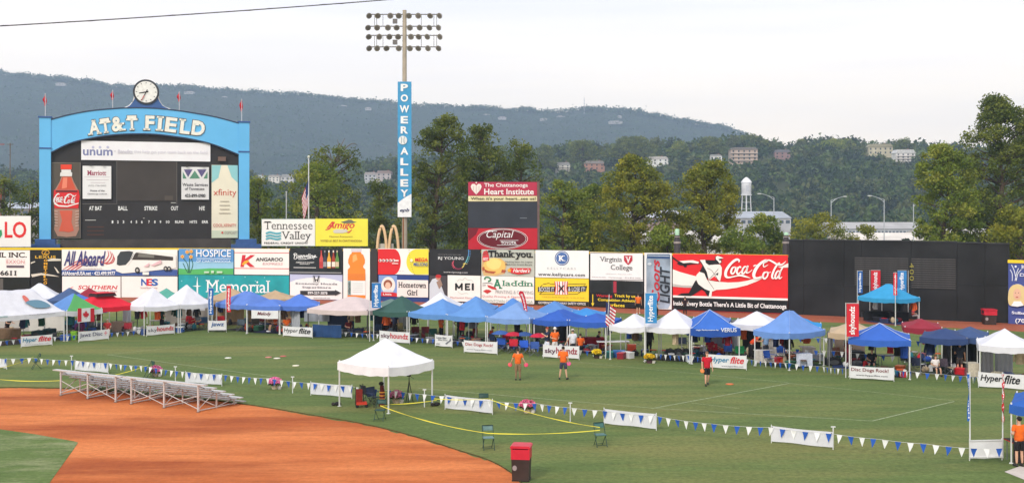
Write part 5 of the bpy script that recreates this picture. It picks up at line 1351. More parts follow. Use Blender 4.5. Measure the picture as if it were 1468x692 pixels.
t.poly([(682.6, 279), (676.4, 272), (674.6, 267.6), (676.4, 264), (680, 263.6), (682.6, 266), (685.4, 263.6), (688.8, 264), (690.4, 267.6), (688.6, 272)], (240, 232, 222), 'printed_heart'); t.ell(682.6, 262, 1.1, 1.1, (240, 232, 222), 'printed_heart', 8)
t.stroke([[(682.6, 265), (682.6, 278)], [(678.5, 267), (678.5, 273)], [(686.6, 267), (686.6, 273)]], .5, (210, 150, 150), 'printed_line', 1)
t.text("When it's your heart...see us!", 674.5, 767.5, 282.4, 287.8, (74, 66, 44), .015)
t.board(671.2, 769.8, 289.4, 326.6, (54, 58, 66), .05, 'black_screen', mat((54, 58, 66), .4, 'screen', 0, .15, .4))
t.rect(745, 755, 312, 313, (120, 126, 132), 'faint_text')
t.board(671.2, 769.8, 327, 357, (196, 34, 50), .05, 'footer')
t.poly([(671.6, 327.4), (686, 327.4), (682, 336), (671.6, 345)], (120, 26, 38), 'printed_corner')
t.ell(720, 342, 35, 14, (110, 24, 36), 'printed_oval', 40); t.ring(720, 342, 36, 14.4, .6, (240, 226, 222), 'oval_line'); t.ring(720, 342, 33.6, 13.2, .5, (240, 226, 222), 'oval_line')
t.text('Capital', 697, 736, 330.4, 343.6, (244, 238, 236), .0, .3, name='lettering'); t.stroke([[(695, 333.5), (700, 330.8), (708, 331), (712, 331.4)]], .9, (244, 238, 236))
t.rects([(716, 742.5, 344, 344.6), (712, 742.5, 350.8, 351.4)], (244, 238, 236)); t.text('TOYOTA', 717.5, 740, 345.6, 350, (244, 238, 236), .03, 0, True)
u = t.uv(771.3, 300)[0]; MB().b2(u - .12, u + .14, -.3, .3, -6.4, t.uv(771, 260)[1]).build('side_post', mat((112, 90, 84), .6, 'steel'), t.root)

# light tower with the lettered banner
D = 123; k = FP / D; X = (580 - CX) / k
zt = lambda y: H - (y - YH) / k
r = thing('light_tower', 'tall floodlight pole with a blue vertical lettered banner', 'light tower', (X, D, -6.4))
PC = mat((172, 160, 142), .7, 'concrete', 0, .1, 1.5)
MB().tube([(0, 0, 0), (0, 0, zt(15) + 6.4)], .34, 14, 0, .22).build('pole', PC, r)
MB().box((-.12, -.31, (zt(330)) + 6.4), (.13, .06, 4)).build('rust_streak', mat((146, 96, 60), .9, 'rust'), r)
LMP = mat((172, 166, 158), .45, 'metal', .5, .15, 3); LFa = mat((112, 106, 100), .3, 'glass')
GM = mat((112, 108, 106), .5, 'steel', .3)
lampg = MB().lathe([(.10, .34), (.2, .2), (.34, .0), (.34, -.05)], n=12); lampg = lampg.mesh('floodlight', LMP)
lensm = MB().lathe([(.24, -.04), (.24, -.06)], n=12).mesh('lens', LFa)
for row, (y, xs_) in enumerate(((23, (529.5, 542, 560, 572, 586.5, 600, 617, 630.5)), (40, (528, 541, 556.5, 569, 588, 602, 616, 629)), (53, (529, 544, 558.5, 571, 589.5, 600.5, 613, 631)), (69.5, (529.5, 541, 554.5, 572, 588, 600, 614, 629)))):
    z = zt(y) + 6.4
    MB().box(((580 - CX) / k - X, 0, z + .15), ((632 - 528) / k, .1, .1)).build('crossarm', GM, r)
    for j, x in enumerate(xs_):
        lx = (x - CX) / k - X
        o = link('floodlight', lampg, r, (lx, -.3, z - .05))
        o.rotation_euler = (R(-62 + 8 * math.sin(j * 2.3 + row)), R(10 * math.sin(row + j)), R((j - 3.5) * -9))
        link('lens', lensm, o)
for ya, yb in ((23, 40), (53, 69.5)):
    for x in (537, 540, 549, 604, 622, 626):
        lx = (x - CX) / k - X; z1, z2 = zt(ya) + 6.5, zt(yb) + 6.5
        MB().box((lx, .02, (z1 + z2) / 2), (.05, .05, z1 - z2)).build('strut', GM, r)
    lx = (566.5 - CX) / k - X
    MB().box((lx, -.12, zt(ya + 8) + 6.4), (.5, .25, .5)).build('ballast_box', GM, r)
bm_ = Sign('light_tower', '', '', 571, D - .45, 590.5, D - .45, root=r)
bm_.z0 = -6.4
u0 = bm_.uv(571, 200)[0]
# the banner is laid out in the tower's own frame
bx0, bx1 = (570.8 - CX) / k - X, (590.4 - CX) / k - X
BL = mat((66, 150, 196), .5, 'paint')
MB().b2(bx0, bx1, -.5, -.38, zt(311) + 6.4, zt(118) + 6.4).build('banner', BL, r)
MB().b2(bx0, bx1, -.53, -.502, zt(311) + 6.4, zt(290) + 6.4).build('banner_foot', mat((238, 238, 238), .5, 'paint'), r)
b = MB(); b.add([(bx0, -.54, zt(290) + 6.4), (bx1, -.54, zt(286) + 6.4), (bx1, -.54, zt(276) + 6.4), (bx0 + .5, -.54, zt(283) + 6.4)], [(0, 1, 2, 3)])
b2_ = MB(); q = [(bx0, zt(290.2) + 6.4), (bx1, zt(290.2) + 6.4), (bx1, zt(277) + 6.4)]; q = [(bx0, zt(291) + 6.4), (bx1, zt(291) + 6.4), (bx1, zt(278) + 6.4), (bx0 + .7, zt(284) + 6.4)]
b2_.add([(a, -.545, c) for a, c in q], [(0, 1, 2, 3)]); b2_.build('banner_wave', mat((238, 238, 238), .5, 'paint'), r)
def ptext(ch, x0, x1, y0, y1, rgb, b_=.05, sh=0):
    vs, fs = glyphs(ch, b_, sh)
    o = MB(); o.add([((x0 + (x1 - x0) * gx - CX) / k - X, -.56, zt(y1 - (y1 - y0) * gy) + 6.4) for gx, gy in vs], fs)
    return o.build('letter', mat(rgb, .5, 'paint'), r)
for ch, yc in zip('POWER', (126.5, 141.5, 157, 172.5, 187)): ptext(ch, 575.2 if ch != 'W' else 573.6, 585.6 if ch != 'W' else 587.4, yc - 5.2, yc + 5.2, (244, 240, 236))
for ch, yc in zip('ALLEY', (217, 232, 247, 262.5, 277)): ptext(ch, 574.8, 586, yc - 5.2, yc + 5.2, (244, 240, 236))
MB().slab([((578.2 + 6.2 * math.cos(t) - CX) / k - X, zt(201.5 + 6.2 * math.sin(t)) + 6.4) for t in [-2 * PI * i / 20 for i in range(20)]], -.6, -.51).build('ball_emblem', mat((226, 228, 226), .5, 'paint'), r)
for sx_ in (-1, 1):
    pts_ = [((578.2 + sx_ * (3.2 - 1.6 * math.cos(t)) - CX) / k - X, -.62, zt(201.5 + 5 * math.sin(t)) + 6.4) for t in [R(a) for a in range(-75, 76, 15)]]
    MB().tube(pts_, .025, 4).build('seam', mat((120, 140, 150), .5, 'paint'), r)
ptext('epb', 574, 587.5, 298.6, 305, (44, 56, 96), .05, .25)

# golden arches sculpture
t = thing('arch_sculpture', 'pair of golden double arches standing on the wall top', 'sculpture', (0, 0, 0))
D = 116; k = FP / D
t.location = ((556 - CX) / k, D, 0)
for a in (547.5, 564.5):
    pts_ = [((a - 6.6 + 13.2 * i / 16 * 1.0 - 556) / k, 0, H - (356.5 - 32.5 * math.sin(PI * i / 16) ** .62 - YH) / k) for i in range(17)]
    MB().tube(pts_, .15, 8).build('arch', mat((226, 190, 146), .5, 'paint'), t)
MB().box((-.2, .3, H - (353 - YH) / k), (1.5, .12, .55)).build('crossbeam', mat((196, 190, 176), .6, 'paint'), t)

# flag poles and thin posts
def us_flag(parent, W, Hh, z, furl=1.0, nx=10):
    """furled cloth hanging from the pole: stripes are bands of the cloth, the canton a blue part"""
    for nm, rgb, rows in (('red_stripes', (186, 44, 56), [i for i in range(13) if i % 2 == 0]), ('white_stripes', (232, 228, 226), [i for i in range(13) if i % 2])):
        b = MB()
        for rr in rows:
            for i in range(nx):
                a0, a1 = i / nx, (i + 1) / nx
                x_ = lambda a, q: a * W * (1 - .3 * q)
                y_ = lambda a, q: .09 * math.sin(a * 9 + q * 2) * (1 - furl * .2)
                q0, q1 = rr / 13, (rr + 1) / 13
                dr = lambda a: -furl * Hh * .35 * a
                if rr < 7 and a1 <= .42: continue
                b.add([(x_(a0, q0), y_(a0, q0), z - Hh * q0 + dr(a0)), (x_(a0, q1), y_(a0, q1), z - Hh * q1 + dr(a0)), (x_(a1, q1), y_(a1, q1), z - Hh * q1 + dr(a1)), (x_(a1, q0), y_(a1, q0), z - Hh * q0 + dr(a1))], [(0, 1, 2, 3)])
        b.build(nm, fabric(rgb), parent)
    b = MB()
    for i in range(4):
        a0, a1 = i / nx, (i + 1) / nx
        b.add([(a0 * W, .09 * math.sin(a0 * 9), z - furl * Hh * .35 * a0), (a0 * W * (1 - .3 * 7 / 13), .09 * math.sin(a0 * 9 + 14 / 13), z - Hh * 7 / 13 - furl * Hh * .35 * a0), (a1 * W * (1 - .3 * 7 / 13), .09 * math.sin(a1 * 9 + 14 / 13), z - Hh * 7 / 13 - furl * Hh * .35 * a1), (a1 * W, .09 * math.sin(a1 * 9), z - furl * Hh * .35 * a1)], [(0, 1, 2, 3)])
    b.build('blue_canton', fabric((52, 62, 110)), parent)
D = 130; k = FP / D
r = thing('flagpole', 'white flagpole with a ball on top behind the serif-lettered billboard', 'flagpole', ((442.5 - CX) / k, D, -6.4))
MB().tube([(0, 0, 0), (0, 0, H - (226 - YH) / k + 6.4)], .12, 8, 0, .06).build('pole', mat((214, 214, 212), .5, 'paint'), r)
MB().ell((0, 0, H - (225 - YH) / k + 6.4), (.16, .16, .16), 8, 6).build('finial', mat((214, 214, 200), .4, 'paint'), r)
r = thing('flag', 'limp red and white striped flag hanging from the tall white flagpole', 'flag', ((442 - CX) / k, D - .1, -6.4))
us_flag(r, -.75, 2.9, H - (258 - YH) / k + 6.4, 2.0)
for x, yt, yb, D, w, c, lab in ((410.5, 275, 318, 135, .09, (190, 190, 186), 'short grey pole left of the white flagpole'), (14.5, 205, 312, 160, .1, (120, 110, 100), 'thin wooden utility pole at the far left'), (42, 273, 312, 160, .08, (120, 90, 84), 'short thin pole between the utility pole and the scoreboard'), (1.5, 270, 308, 150, .12, (176, 96, 80), 'reddish post at the very left edge')):
    k = FP / D; r = thing('pole', lab, 'pole', ((x - CX) / k, D, -6.4))
    MB().tube([(0, 0, 0), (0, 0, H - (yt - YH) / k + 6.4)], w, 6, 0, w * .7).build('shaft', mat(c, .8, 'wood'), r)
    if x < 20: MB().box((0, 0, H - (207 - YH) / k + 6.4), (.9, .1, .1)).build('crossarm', mat(c, .8, 'wood'), r)
    else: MB().ell((0, 0, H - (yt - YH) / k + 6.4), (w * 1.3, w * 1.3, w), 6, 4).build('cap', mat(c, .8, 'wood'), r)
for x, yt, yb, lab in ((970.8, 328, 361, 'dark round post with a pale green top behind the left end of the red billboard'), (1127, 333, 365, 'dark round post with a pale green top where the red billboard meets the black wall')):
    D = dw(x) + 1.2; k = FP / D; z0 = 0
    r = thing('lamp_post', lab, 'post', ((x - CX) / k, D, 0), 0, 'dark posts with green tops')
    zz_ = lambda y: H - (y - YH) / k
    DM = mat((58, 52, 54), .6, 'steel')
    MB().lathe([(.3, 0), (.3, zz_(343)), (.22, zz_(342)), (.22, zz_(337))], n=12).build('post', DM, r)
    MB().lathe([(.34, zz_(349)), (.34, zz_(346))], n=12).lathe([(.26, zz_(340)), (.26, zz_(338.5))], n=12).build('collar', mat((150, 140, 138), .5, 'steel'), r)
    MB().lathe([(.2, zz_(337)), (.2, zz_(yt + 1)), (.12, zz_(yt))], n=12).build('top', mat((170, 206, 176), .5, 'plastic'), r)
# cable across the top of the view
a, c = P(-160, 49, 34), P(900, -29, 44)
r = thing('overhead_cable', 'dark twisted overhead cable crossing the sky at the top left', 'cable', tuple(a))
pts_ = []
for i in range(41):
    t_ = i / 40; q = (c - a) * t_; pts_.append((q.x, q.y, q.z + .06 - .16 * 4 * t_ * (1 - t_)))
MB().tube(pts_, .019, 6).build('cable', mat((70, 66, 72), .7, 'rubber'), r)
MB().tube([(x, y + .02 * math.sin(i * 2.4), z + .02 * math.cos(i * 2.4)) for i, (x, y, z) in enumerate(pts_)], .007, 4).build('messenger_wire', mat((110, 106, 108), .5, 'steel'), r)
# ------------------------------------------------------------------ pop-up canopies
LEGW = mat((222, 222, 220), .4, 'metal', .2, .04, 4)
LEGG = mat((120, 122, 124), .5, 'metal', .3, .06, 4)
LEGD = mat((60, 60, 62), .5, 'metal', .3, .06, 4)
TENTS = []
def tent(label, fl, fr, rgb, eave=2.04, peak=3.0, depth=None, val=None, ay=None, valh=.3, panels=None, leg=LEGW, group='pop-up canopies', sag=.07, conc=1.22, vent=None, ridge=None):
    """fl, fr = photo pixels of the two front feet"""
    a, c = Vector(G(*fl)), Vector(G(*fr))
    u = (c - a); w = u.length; u.normalize(); v = Vector((-u.y, u.x))
    d = depth or (max(3.0, min(w, 3.3)) if w < 3.6 else 3.05)
    ctr = a + u * w / 2 + v * d / 2
    if ay: peak = max(eave + .4, H - (ay - YH) / FP * ctr.y)
    TENTS.append((label, ctr.x, ctr.y, math.atan2(u.y, u.x), w, d))
    rz = math.atan2(u.y, u.x)
    r = thing('canopy_tent', label, 'canopy', (ctr.x, ctr.y, 0), rz, group)
    mats = [fabric(rgb)] + [fabric(p) for p in (panels or [])]
    st = min(w, d) / 16
    nx, ny = max(2, round(w / st)), max(2, round(d / st))
    rs = random.Random(int(fl[0] * 13 + fl[1]))
    ph = rs.uniform(0, 6)
    def zf(x, y):
        e = min(w / 2 - abs(x), d / 2 - abs(y)) / (min(w, d) / 2)
        e = max(0, min(1, e))
        z = eave + .03 + (peak - eave - .03) * e ** conc
        ex = 1 - (2 * abs(x) / w) ** 2 if abs(y) / d > abs(x) / w else 1 - (2 * abs(y) / d) ** 2
        z -= sag * ex * (1 - e) ** 2
        z += (.012 * math.sin(x * 7 + ph) * math.cos(y * 6 + ph) + .05 * noise.noise(Vector((x * 1.6 + ph, y * 1.6, 0)))) * min(1, e * 4)
        return z
    b = MB(); o = 0
    vs = []; fs = []; mi = []
    for j in range(ny + 1):
        for i in range(nx + 1):
            x, y = -w / 2 + w * i / nx, -d / 2 + d * j / ny
            vs.append((x, y, zf(x, y)))
    for j in range(ny):
        for i in range(nx):
            x, y = -w / 2 + w * (i + .5) / nx, -d / 2 + d * (j + .5) / ny
            A = j * (nx + 1) + i; B, C_, D_ = A + 1, A + nx + 2, A + nx + 1
            ts = ((A, B, C_), (A, C_, D_)) if x * y > 0 else ((A, B, D_), (B, C_, D_))
            for t in ts:
                fs.append(t)
                cx = sum(vs[q][0] for q in t) / 3; cy = sum(vs[q][1] for q in t) / 3
                gx, gy = w / 2 - abs(cx), d / 2 - abs(cy)
                side = (0 if cy < 0 else 2) if gy < gx else (1 if cx > 0 else 3)
                mi.append(side if panels and side < len(mats) else 0)
    b.add(vs, fs, 0, True); b.m = mi
    b.build('roof_cloth', mats, r)
    # valance on four sides with a soft lower hem
    vb = MB(); valc = fabric(val) if val else mats[0]
    nv = 14
    for (x0, y0, x1, y1) in ((-w / 2, -d / 2, w / 2, -d / 2), (w / 2, -d / 2, w / 2, d / 2), (w / 2, d / 2, -w / 2, d / 2), (-w / 2, d / 2, -w / 2, -d / 2)):
        q = []
        for i in range(nv + 1):
            t = i / nv; x, y = x0 + (x1 - x0) * t, y0 + (y1 - y0) * t
            z = zf(x, y); wv = .012 * math.sin(t * 19 + ph)
            nn = 1 + wv * 2 / w
            q.append(((x * 1.002, y * 1.002, z), (x * nn, y * nn, z - valh + .018 * math.sin(t * 23 + ph) - .03 * math.sin(PI * t))))
        vb.add([p for pr in q for p in pr], [(2 * i, 2 * i + 1, 2 * i + 3, 2 * i + 2) for i in range(nv)], 0, True)
    vb.build('valance', valc, r)
    lm = MB().box((0, 0, (eave + .1) / 2), (.05, .05, eave + .1)).mesh('leg', leg)
    fm = MB().box((0, 0, .012), (.13, .13, .02)).mesh('foot_plate', leg)
    e = .06
    for sx_, sy_ in ((-1, -1), (1, -1), (1, 1), (-1, 1)):
        l_ = link('leg', lm, r, (sx_ * (w / 2 - e), sy_ * (d / 2 - e), 0)); link('foot_plate', fm, l_)
    tb = MB()
    for (x0, y0, x1, y1) in ((-1, -1, 1, -1), (1, -1, 1, 1), (1, 1, -1, 1), (-1, 1, -1, -1)):
        n = 4
        for i in range(n):
            t0, t1 = i / n, (i + 1) / n
            za, zc = (eave - .03, eave - .2) if i % 2 == 0 else (eave - .2, eave - .03)
            p = lambda t, z: ((x0 + (x1 - x0) * t) * (w / 2 - e), (y0 + (y1 - y0) * t) * (d / 2 - e), z)
            tb.tube([p(t0, za), p(t1, zc)], .009, 4).tube([p(t0, eave - .23 - za + eave), p(t1, eave - .23 - zc + eave)], .009, 4)
    tb.tube([(0, 0, peak - .8), (0, 0, peak - .06)], .02, 6)
    for sx_, sy_ in ((-1, -1), (1, -1), (1, 1), (-1, 1)):
        tb.tube([(sx_ * (w / 2 - e), sy_ * (d / 2 - e), eave - .05), (0, 0, peak - .75)], .012, 4)
    tb.build('truss', leg, r)
    if ridge:
        for sx_, sy_ in ((-1, -1), (1, -1), (1, 1), (-1, 1)):
            q = [(sx_ * w / 2 * (1 - t), sy_ * d / 2 * (1 - t), zf(sx_ * w / 2 * (1 - t), sy_ * d / 2 * (1 - t)) + .012) for t in [i / 8 for i in range(9)]]
            MB().tube(q, .018, 4).build('ridge_piping', fabric(ridge), r)
    if vent:
        vm = MB(); z0 = zf(w * .18, 0)
        for s1, s2 in (((-1, -1), (1, -1)), ((1, -1), (1, 1)), ((1, 1), (-1, 1)), ((-1, 1), (-1, -1))):
            vm.add([(s1[0] * w * .2, s1[1] * d * .2, z0 - .0), (s2[0] * w * .2, s2[1] * d * .2, z0), (s2[0] * w * .17, s2[1] * d * .17, z0 + .26), (s1[0] * w * .17, s1[1] * d * .17, z0 + .26)], [(0, 1, 2, 3)])
        vm.build('mesh_vent', fabric((60, 40, 44), .1), r)
        tm = MB(); tm.add([(-w * .2, -d * .2, z0 + .24), (w * .2, -d * .2, z0 + .24), (w * .2, d * .2, z0 + .24), (-w * .2, d * .2, z0 + .24), (0, 0, peak + .16)], [(0, 1, 4), (1, 2, 4), (2, 3, 4), (3, 0, 4)])
        tm.build('vent_cap', mats[0], r)
    r['peak'] = peak
    return r, w, d
def tprint(r, t, x0, x1, y, z0, z1, rgb, b_=.03, sh=0):
    vs, fs = glyphs(t, b_, sh); o = MB()
    o.add([(x0 + (x1 - x0) * gx, y, z0 + (z1 - z0) * gy) for gx, gy in vs], fs)
    return o.build('lettering', paint(rgb), r)
WT_, SKB, CBL, RBL, NVY, TAN = (226, 225, 230), (98, 146, 206), (126, 160, 210), (52, 96, 184), (58, 78, 122), (190, 162, 128)
# left group, back row first
tent('white canopy with a high peak behind the one with the painted dog', (20, 466), (88, 464), WT_, ay=405)
tent('slate blue canopy just showing behind the tall white peak at the left', (64, 469), (122, 468), (74, 96, 136), ay=412)
tent('dark red canopy behind the green-fronted one', (96, 470), (158, 468), (150, 40, 56), ay=412)
tent('small bright blue canopy between the green-fronted and the dark red one', (90, 474), (140, 472), (80, 118, 196), ay=421)
t1, w, d = tent('long white canopy with a painted dog on its roof at the far left', (-55, 502), (93.5, 489), WT_, depth=3.1, ay=416)
# dog print on the roof and text on the valance
for pts_, c in (([(-.3, 0), (.1, .12), (.7, .1), (1.15, -.15), (1.25, -.42), (.7, -.5), (.2, -.42), (-.1, -.2)], (96, 132, 150)), ([(-.35, .35), (-.2, .48), (-.02, .3), (.02, .02), (-.2, -.1)], (206, 108, 96)), ([(.25, -.05), (.7, .0), (.9, -.3), (.4, -.32)], (120, 160, 130))):
    o = MB(); px = [(1.2 + a, b_) for a, b_ in catmull(pts_, 4, True)]
    o.add([(x + .1, -1.53 + (.78 + b_) * .92, 2.14 + (t1['peak'] - 2.14) * max(0.01, ((.78 + b_) * .92) / 1.55) ** 1.22 + .07 - .0) for x, b_ in px], [tuple(range(len(px)))])
    me = o.mesh('roof_print', paint(c)); bm = bmesh.new(); bm.from_mesh(me); bmesh.ops.triangulate(bm, faces=bm.faces[:]); bm.to_mesh(me); bm.free(); link('roof_print', me, t1)
tprint(t1, 'www.skyhoundz.com', .9, 2.7, -d / 2 - .04, 1.93, 2.03, (170, 168, 180)); tprint(t1, 'SKYHOUNDZ', -1.4, -.5, -d / 2 - .04, 1.93, 2.03, (120, 170, 170))
tent('canopy with a green front and blue side behind the hanging red and white flag', (95.5, 489), (147, 484), (92, 168, 96), val=WT_, panels=[(92, 168, 96), (96, 140, 200), (96, 140, 200)], valh=.34, ay=420)
tent('bright red canopy with a dark vent band near its top', (125, 483), (198.5, 476.5), (222, 34, 54), vent=True, leg=LEGD, ay=421)
tent('teal green canopy tip behind the two white ones', (214, 468), (268, 466), (92, 166, 148), ay=413)
tent('white canopy right of the bright red one', (206, 481), (257, 477), WT_, ay=412)
tent('white canopy between the red chairs and the white skewed neighbour', (258, 477), (306, 473), WT_, ay=408)
tent('tan canopy behind the left of the cornflower blue ones', (302, 468), (366, 466), TAN, ay=413)
tent('tan canopy behind the gap between the two cornflower blue ones', (362, 467), (424, 466), TAN, ay=416)
tent('cornflower blue canopy with its corner to the field', (309, 473), (354.5, 477.5), (98, 132, 204), conc=1.1, ay=417)
tent('cornflower blue canopy right of its twin, its peak further back', (399, 479), (458, 478), (86, 124, 206), conc=1.1, ay=421)
tent('blue canopy linking the two cornflower blue ones', (352, 478), (402, 479.5), (92, 128, 205), conc=1.1, ay=433)
tent('low pinkish beige canopy over navy cloth screens', (440, 482), (527, 486), (214, 196, 192), eave=1.95, leg=LEGD, depth=4.3, conc=1.0, ay=425)
tent('grey-green canopy behind the dark green one', (526, 480), (580, 481), (104, 128, 122), leg=LEGG, ay=428)
tent('dark green canopy right of the blue upright flag', (534, 488), (584, 491), (58, 92, 84), ay=424)
tent('white canopy rising behind the dark green and sky blue ones', (598, 480), (652, 481), WT_, ay=419)
tent('sky blue canopy first right of the dark green one', (585, 491), (640, 496), SKB, ay=428)
tent('sky blue canopy tip behind the second sky blue one', (648, 485), (704, 486), SKB, ay=424)
tent('sky blue canopy second right of the dark green one', (640, 496.5), (697, 500), SKB, ay=430)
tent('sky blue canopy tip behind the red feather flag', (704, 489), (756, 490), (88, 138, 204), ay=427)
tent('pale sky blue canopy behind the red feather flag', (697, 500.5), (760, 503.5), CBL, depth=3.6, ay=433)
tent('steel blue canopy tip left of the royal blue ones', (758, 492), (816, 494), (92, 138, 198), ay=431)
tent('royal blue canopy above the row of folding camp chairs', (764, 504), (814, 507), RBL, depth=3.3, ay=443)
tent('bright azure canopy tip behind the royal blue ones', (812, 497), (864, 498), (62, 140, 208), ay=442)
tent('royal blue canopy beside the striped flag on its leaning pole', (815, 507), (869, 510), RBL, ay=449)
tent('small white canopy with sagging sides behind the blue upright flag', (873, 515), (925, 518), WT_, conc=1.5, sag=.12, ay=450)
tent('periwinkle canopy behind the white one and the lettered blue one', (985, 509), (1042, 511), (104, 130, 196), ay=443)
tent('white canopy right of the blue upright flag', (924, 517), (990, 521), WT_, ay=443)
tent('white canopy behind the gap between two blue ones under the red billboard', (1046, 512), (1114, 515), WT_, ay=446)
t2, w, d = tent('blue canopy with white lettering on its dark blue valance', (990.5, 521.5), (1061.5, 521), (60, 110, 196), val=(44, 86, 168), valh=.42, ridge=(190, 206, 232), conc=1.3, ay=443)
tprint(t2, 'VERUS', w * .10, w * .42, -d / 2 - .045, 1.86, 2.1, (238, 240, 246), .01); tprint(t2, 'High Performance by', -w * .4, w * .06, -d / 2 - .045, 1.93, 2.02, (226, 232, 244), .03)
tent('medium blue steep canopy with its corner to the field', (1080, 524), (1132, 531), (112, 150, 212), ridge=(140, 172, 222), depth=3.3, conc=1.35, ay=445)
tent('bright azure canopy behind the steep medium blue one', (1122, 519), (1177, 521), (44, 146, 214), ay=456)
tent('tan canopy with grey side curtains left of the red upright flag', (1187, 529), (1256, 532), (196, 172, 140), leg=LEGG, ay=460)
tent('royal blue canopy right of the red upright flag', (1216, 540), (1306, 544), (56, 102, 190), ridge=(196, 208, 232), ay=463)
tent('dark red and white canopy behind the navy one', (1296, 519), (1352, 521), (150, 44, 60), panels=[(150, 44, 60), (236, 230, 232), (150, 44, 60)], ay=460)
tent('navy canopy tip behind the darker navy one', (1362, 535), (1414, 538), (64, 86, 128), ay=473)
tent('dark navy canopy over black curtains', (1318, 537), (1388, 541), (52, 72, 116), leg=LEGG, ay=472)
tent('white canopy at the right edge above the lettered white banner', (1403, 552), (1484, 556), WT_, ay=471)
tent('azure canopy with four upright flags in front of the black wall', (1229, 461), (1284, 466.5), (58, 158, 208), ay=407)
tent('small blue canopy corner at the lower right edge', (1447, 664), (1530, 672), (48, 98, 180), ay=556)
nt, w, d = tent('white canopy standing alone on the grass above the red dirt', (484, 582), (557, 593), (238, 237, 240), eave=2.0, valh=.38, depth=3.0, conc=1.18, ay=485)
MB().box((w * .38, -d / 2 - .01, 0), (.01, .01, .01)).build('clip', LEGW, nt)
def sandbag(x, y, label):
    X, Y = G(x, y)
    r = thing('foot_weight', label, 'weight', (X, Y, 0), R(20), 'weights on the canopy feet')
    MB().ell((.07, 0, .09), (.16, .11, .09), 10, 6, 0, .3).build('bag', cloth((40, 38, 38)), r)
    MB().ell((-.13, .02, .08), (.09, .12, .08), 10, 6, 0, .3).build('bag', cloth((52, 48, 44)), r)
sandbag(482, 581, 'dark weight on the left foot of the lone white canopy')
sandbag(624, 581.5, 'dark weight on the right foot of the lone white canopy')

# ------------------------------------------------------------------ low banners
def banner(label, l, r_, h, rgb=(226, 225, 225), lift=.08, group='white banners along the front', posts=True, cat='banner'):
    """l, r_ = photo pixels of the lower corners"""
    s = Sign('banner', label, cat, l[0], G(*l, lift)[1], r_[0], G(*r_, lift)[1], group)
    (xa, ya), (xb, yb) = G(*l, lift), G(*r_, lift)
    L = math.hypot(xb - xa, yb - ya)
    n = 10; rs = random.Random(int(l[0]))
    vs = []; ph = rs.uniform(0, 6)
    for i in range(n + 1):
        t = i / n; yy = .012 * math.sin(t * 11 + ph)
        sg = .02 * math.sin(PI * t)
        vs += [(L * t, yy, lift + .01 * math.sin(t * 9 + ph)), (L * t, yy * .4 + .004, lift + h * .5), (L * t, yy * .2, lift + h - sg)]
    m = MB(); m.add(vs, [(3 * i + j, 3 * i + 3 + j, 3 * i + 4 + j, 3 * i + 1 + j) for i in range(n) for j in (0, 1)], 0, True)
    m.build('sheet', fabric(rgb, .12), s.root)
    if posts:
        pm = MB().tube([(0, .03, 0), (0, .03, lift + h + .04)], .018, 6).mesh('post', LEGW)
        for q in (0, L): link('post', pm, s.root, (q, 0, 0))
    s.len = L; s.h = h; s.lift = lift; s.lay = .02
    return s
def bt(s, t, a, c, z0, z1, rgb, b_=.02, sh=0, serif=False):
    """text between fractions a..c of the length and z0..z1 of the height"""
    vs, fs = glyphs(t, b_, sh, serif); o = MB()
    o.add([(s.len * (a + (c - a) * gx), -.022, s.lift + s.h * (z0 + (z1 - z0) * gy)) for gx, gy in vs], fs)
    return o.build('lettering', paint(rgb), s.root)
TEAL, CRED, GRY = (60, 130, 166), (206, 50, 58), (90, 90, 110)
s = banner('white banner with teal and red slanted word below the long white canopy', (30.5, 496.5), (75, 493), .66)
bt(s, 'Hyper', .04, .5, .3, .82, TEAL, .02, .2); bt(s, 'flite', .54, .96, .36, .9, CRED, .04, .3); bt(s, 'www.hyperflite.com', .1, .9, .1, .2, (150, 150, 156))
s = banner('white banner with a dark blue word below the hanging red and white flag', (113, 489), (156, 485), .66)
bt(s, 'Jawz Disc', .03, .78, .3, .8, (70, 72, 106), .01); bt(s, '+', .84, .94, .4, .86, (220, 150, 160), .03)
s = banner('grey and red lettered white banner, first one right of the bright red canopy', (210.5, 480.5), (250.5, 477), .66)
bt(s, 'sky', .04, .36, .25, .72, (90, 88, 96), .0); bt(s, 'houndz', .36, .96, .34, .85, (200, 76, 80), .02)
s = banner('small white banner in a frame between a blue and a red upright flag', (299, 474.5), (324.5, 474.2), .78, lift=.1)
bt(s, 'jawz', .14, .88, .35, .85, (52, 92, 146), .03, .15); MB().b2(0, s.len, -.03, -.02, .1, .18).build('dark_hem', paint((40, 40, 44)), s.root)
s = banner('white banner with slanted dark red script hanging on the cornflower blue canopy', (360.5, 456), (399, 457), .6, lift=1.22, posts=False)
bt(s, 'Melody', .22, .74, .3, .8, (110, 50, 60), .02, .3)
s = banner('white banner with a black slanted word in front of the seated people in orange', (405.5, 480.6), (447.5, 483), .68)
bt(s, 'Hyper', .04, .52, .25, .8, (40, 40, 42), .0, .2); bt(s, 'flite', .55, .95, .3, .88, (40, 40, 42), .02, .3)
s = banner('white banner with a grey and red word partly behind the lone white canopy roof', (544, 488.5), (587, 491.5), .72)
bt(s, 'sky', .05, .36, .25, .75, (110, 84, 96), .02); bt(s, 'houndz', .37, .96, .33, .85, (190, 60, 72), .04)
s = banner('small white banner with a pencil-like drawing under the sky blue canopies', (623.5, 495), (648, 497), .74)
bt(s, 'Lone Star', .1, .7, .66, .84, (80, 84, 90), .02, .2); bt(s, 'Disc Dogs', .2, .75, .46, .62, (90, 94, 100), .02, .2); bt(s, 'club', .08, .3, .14, .26, (110, 114, 120))
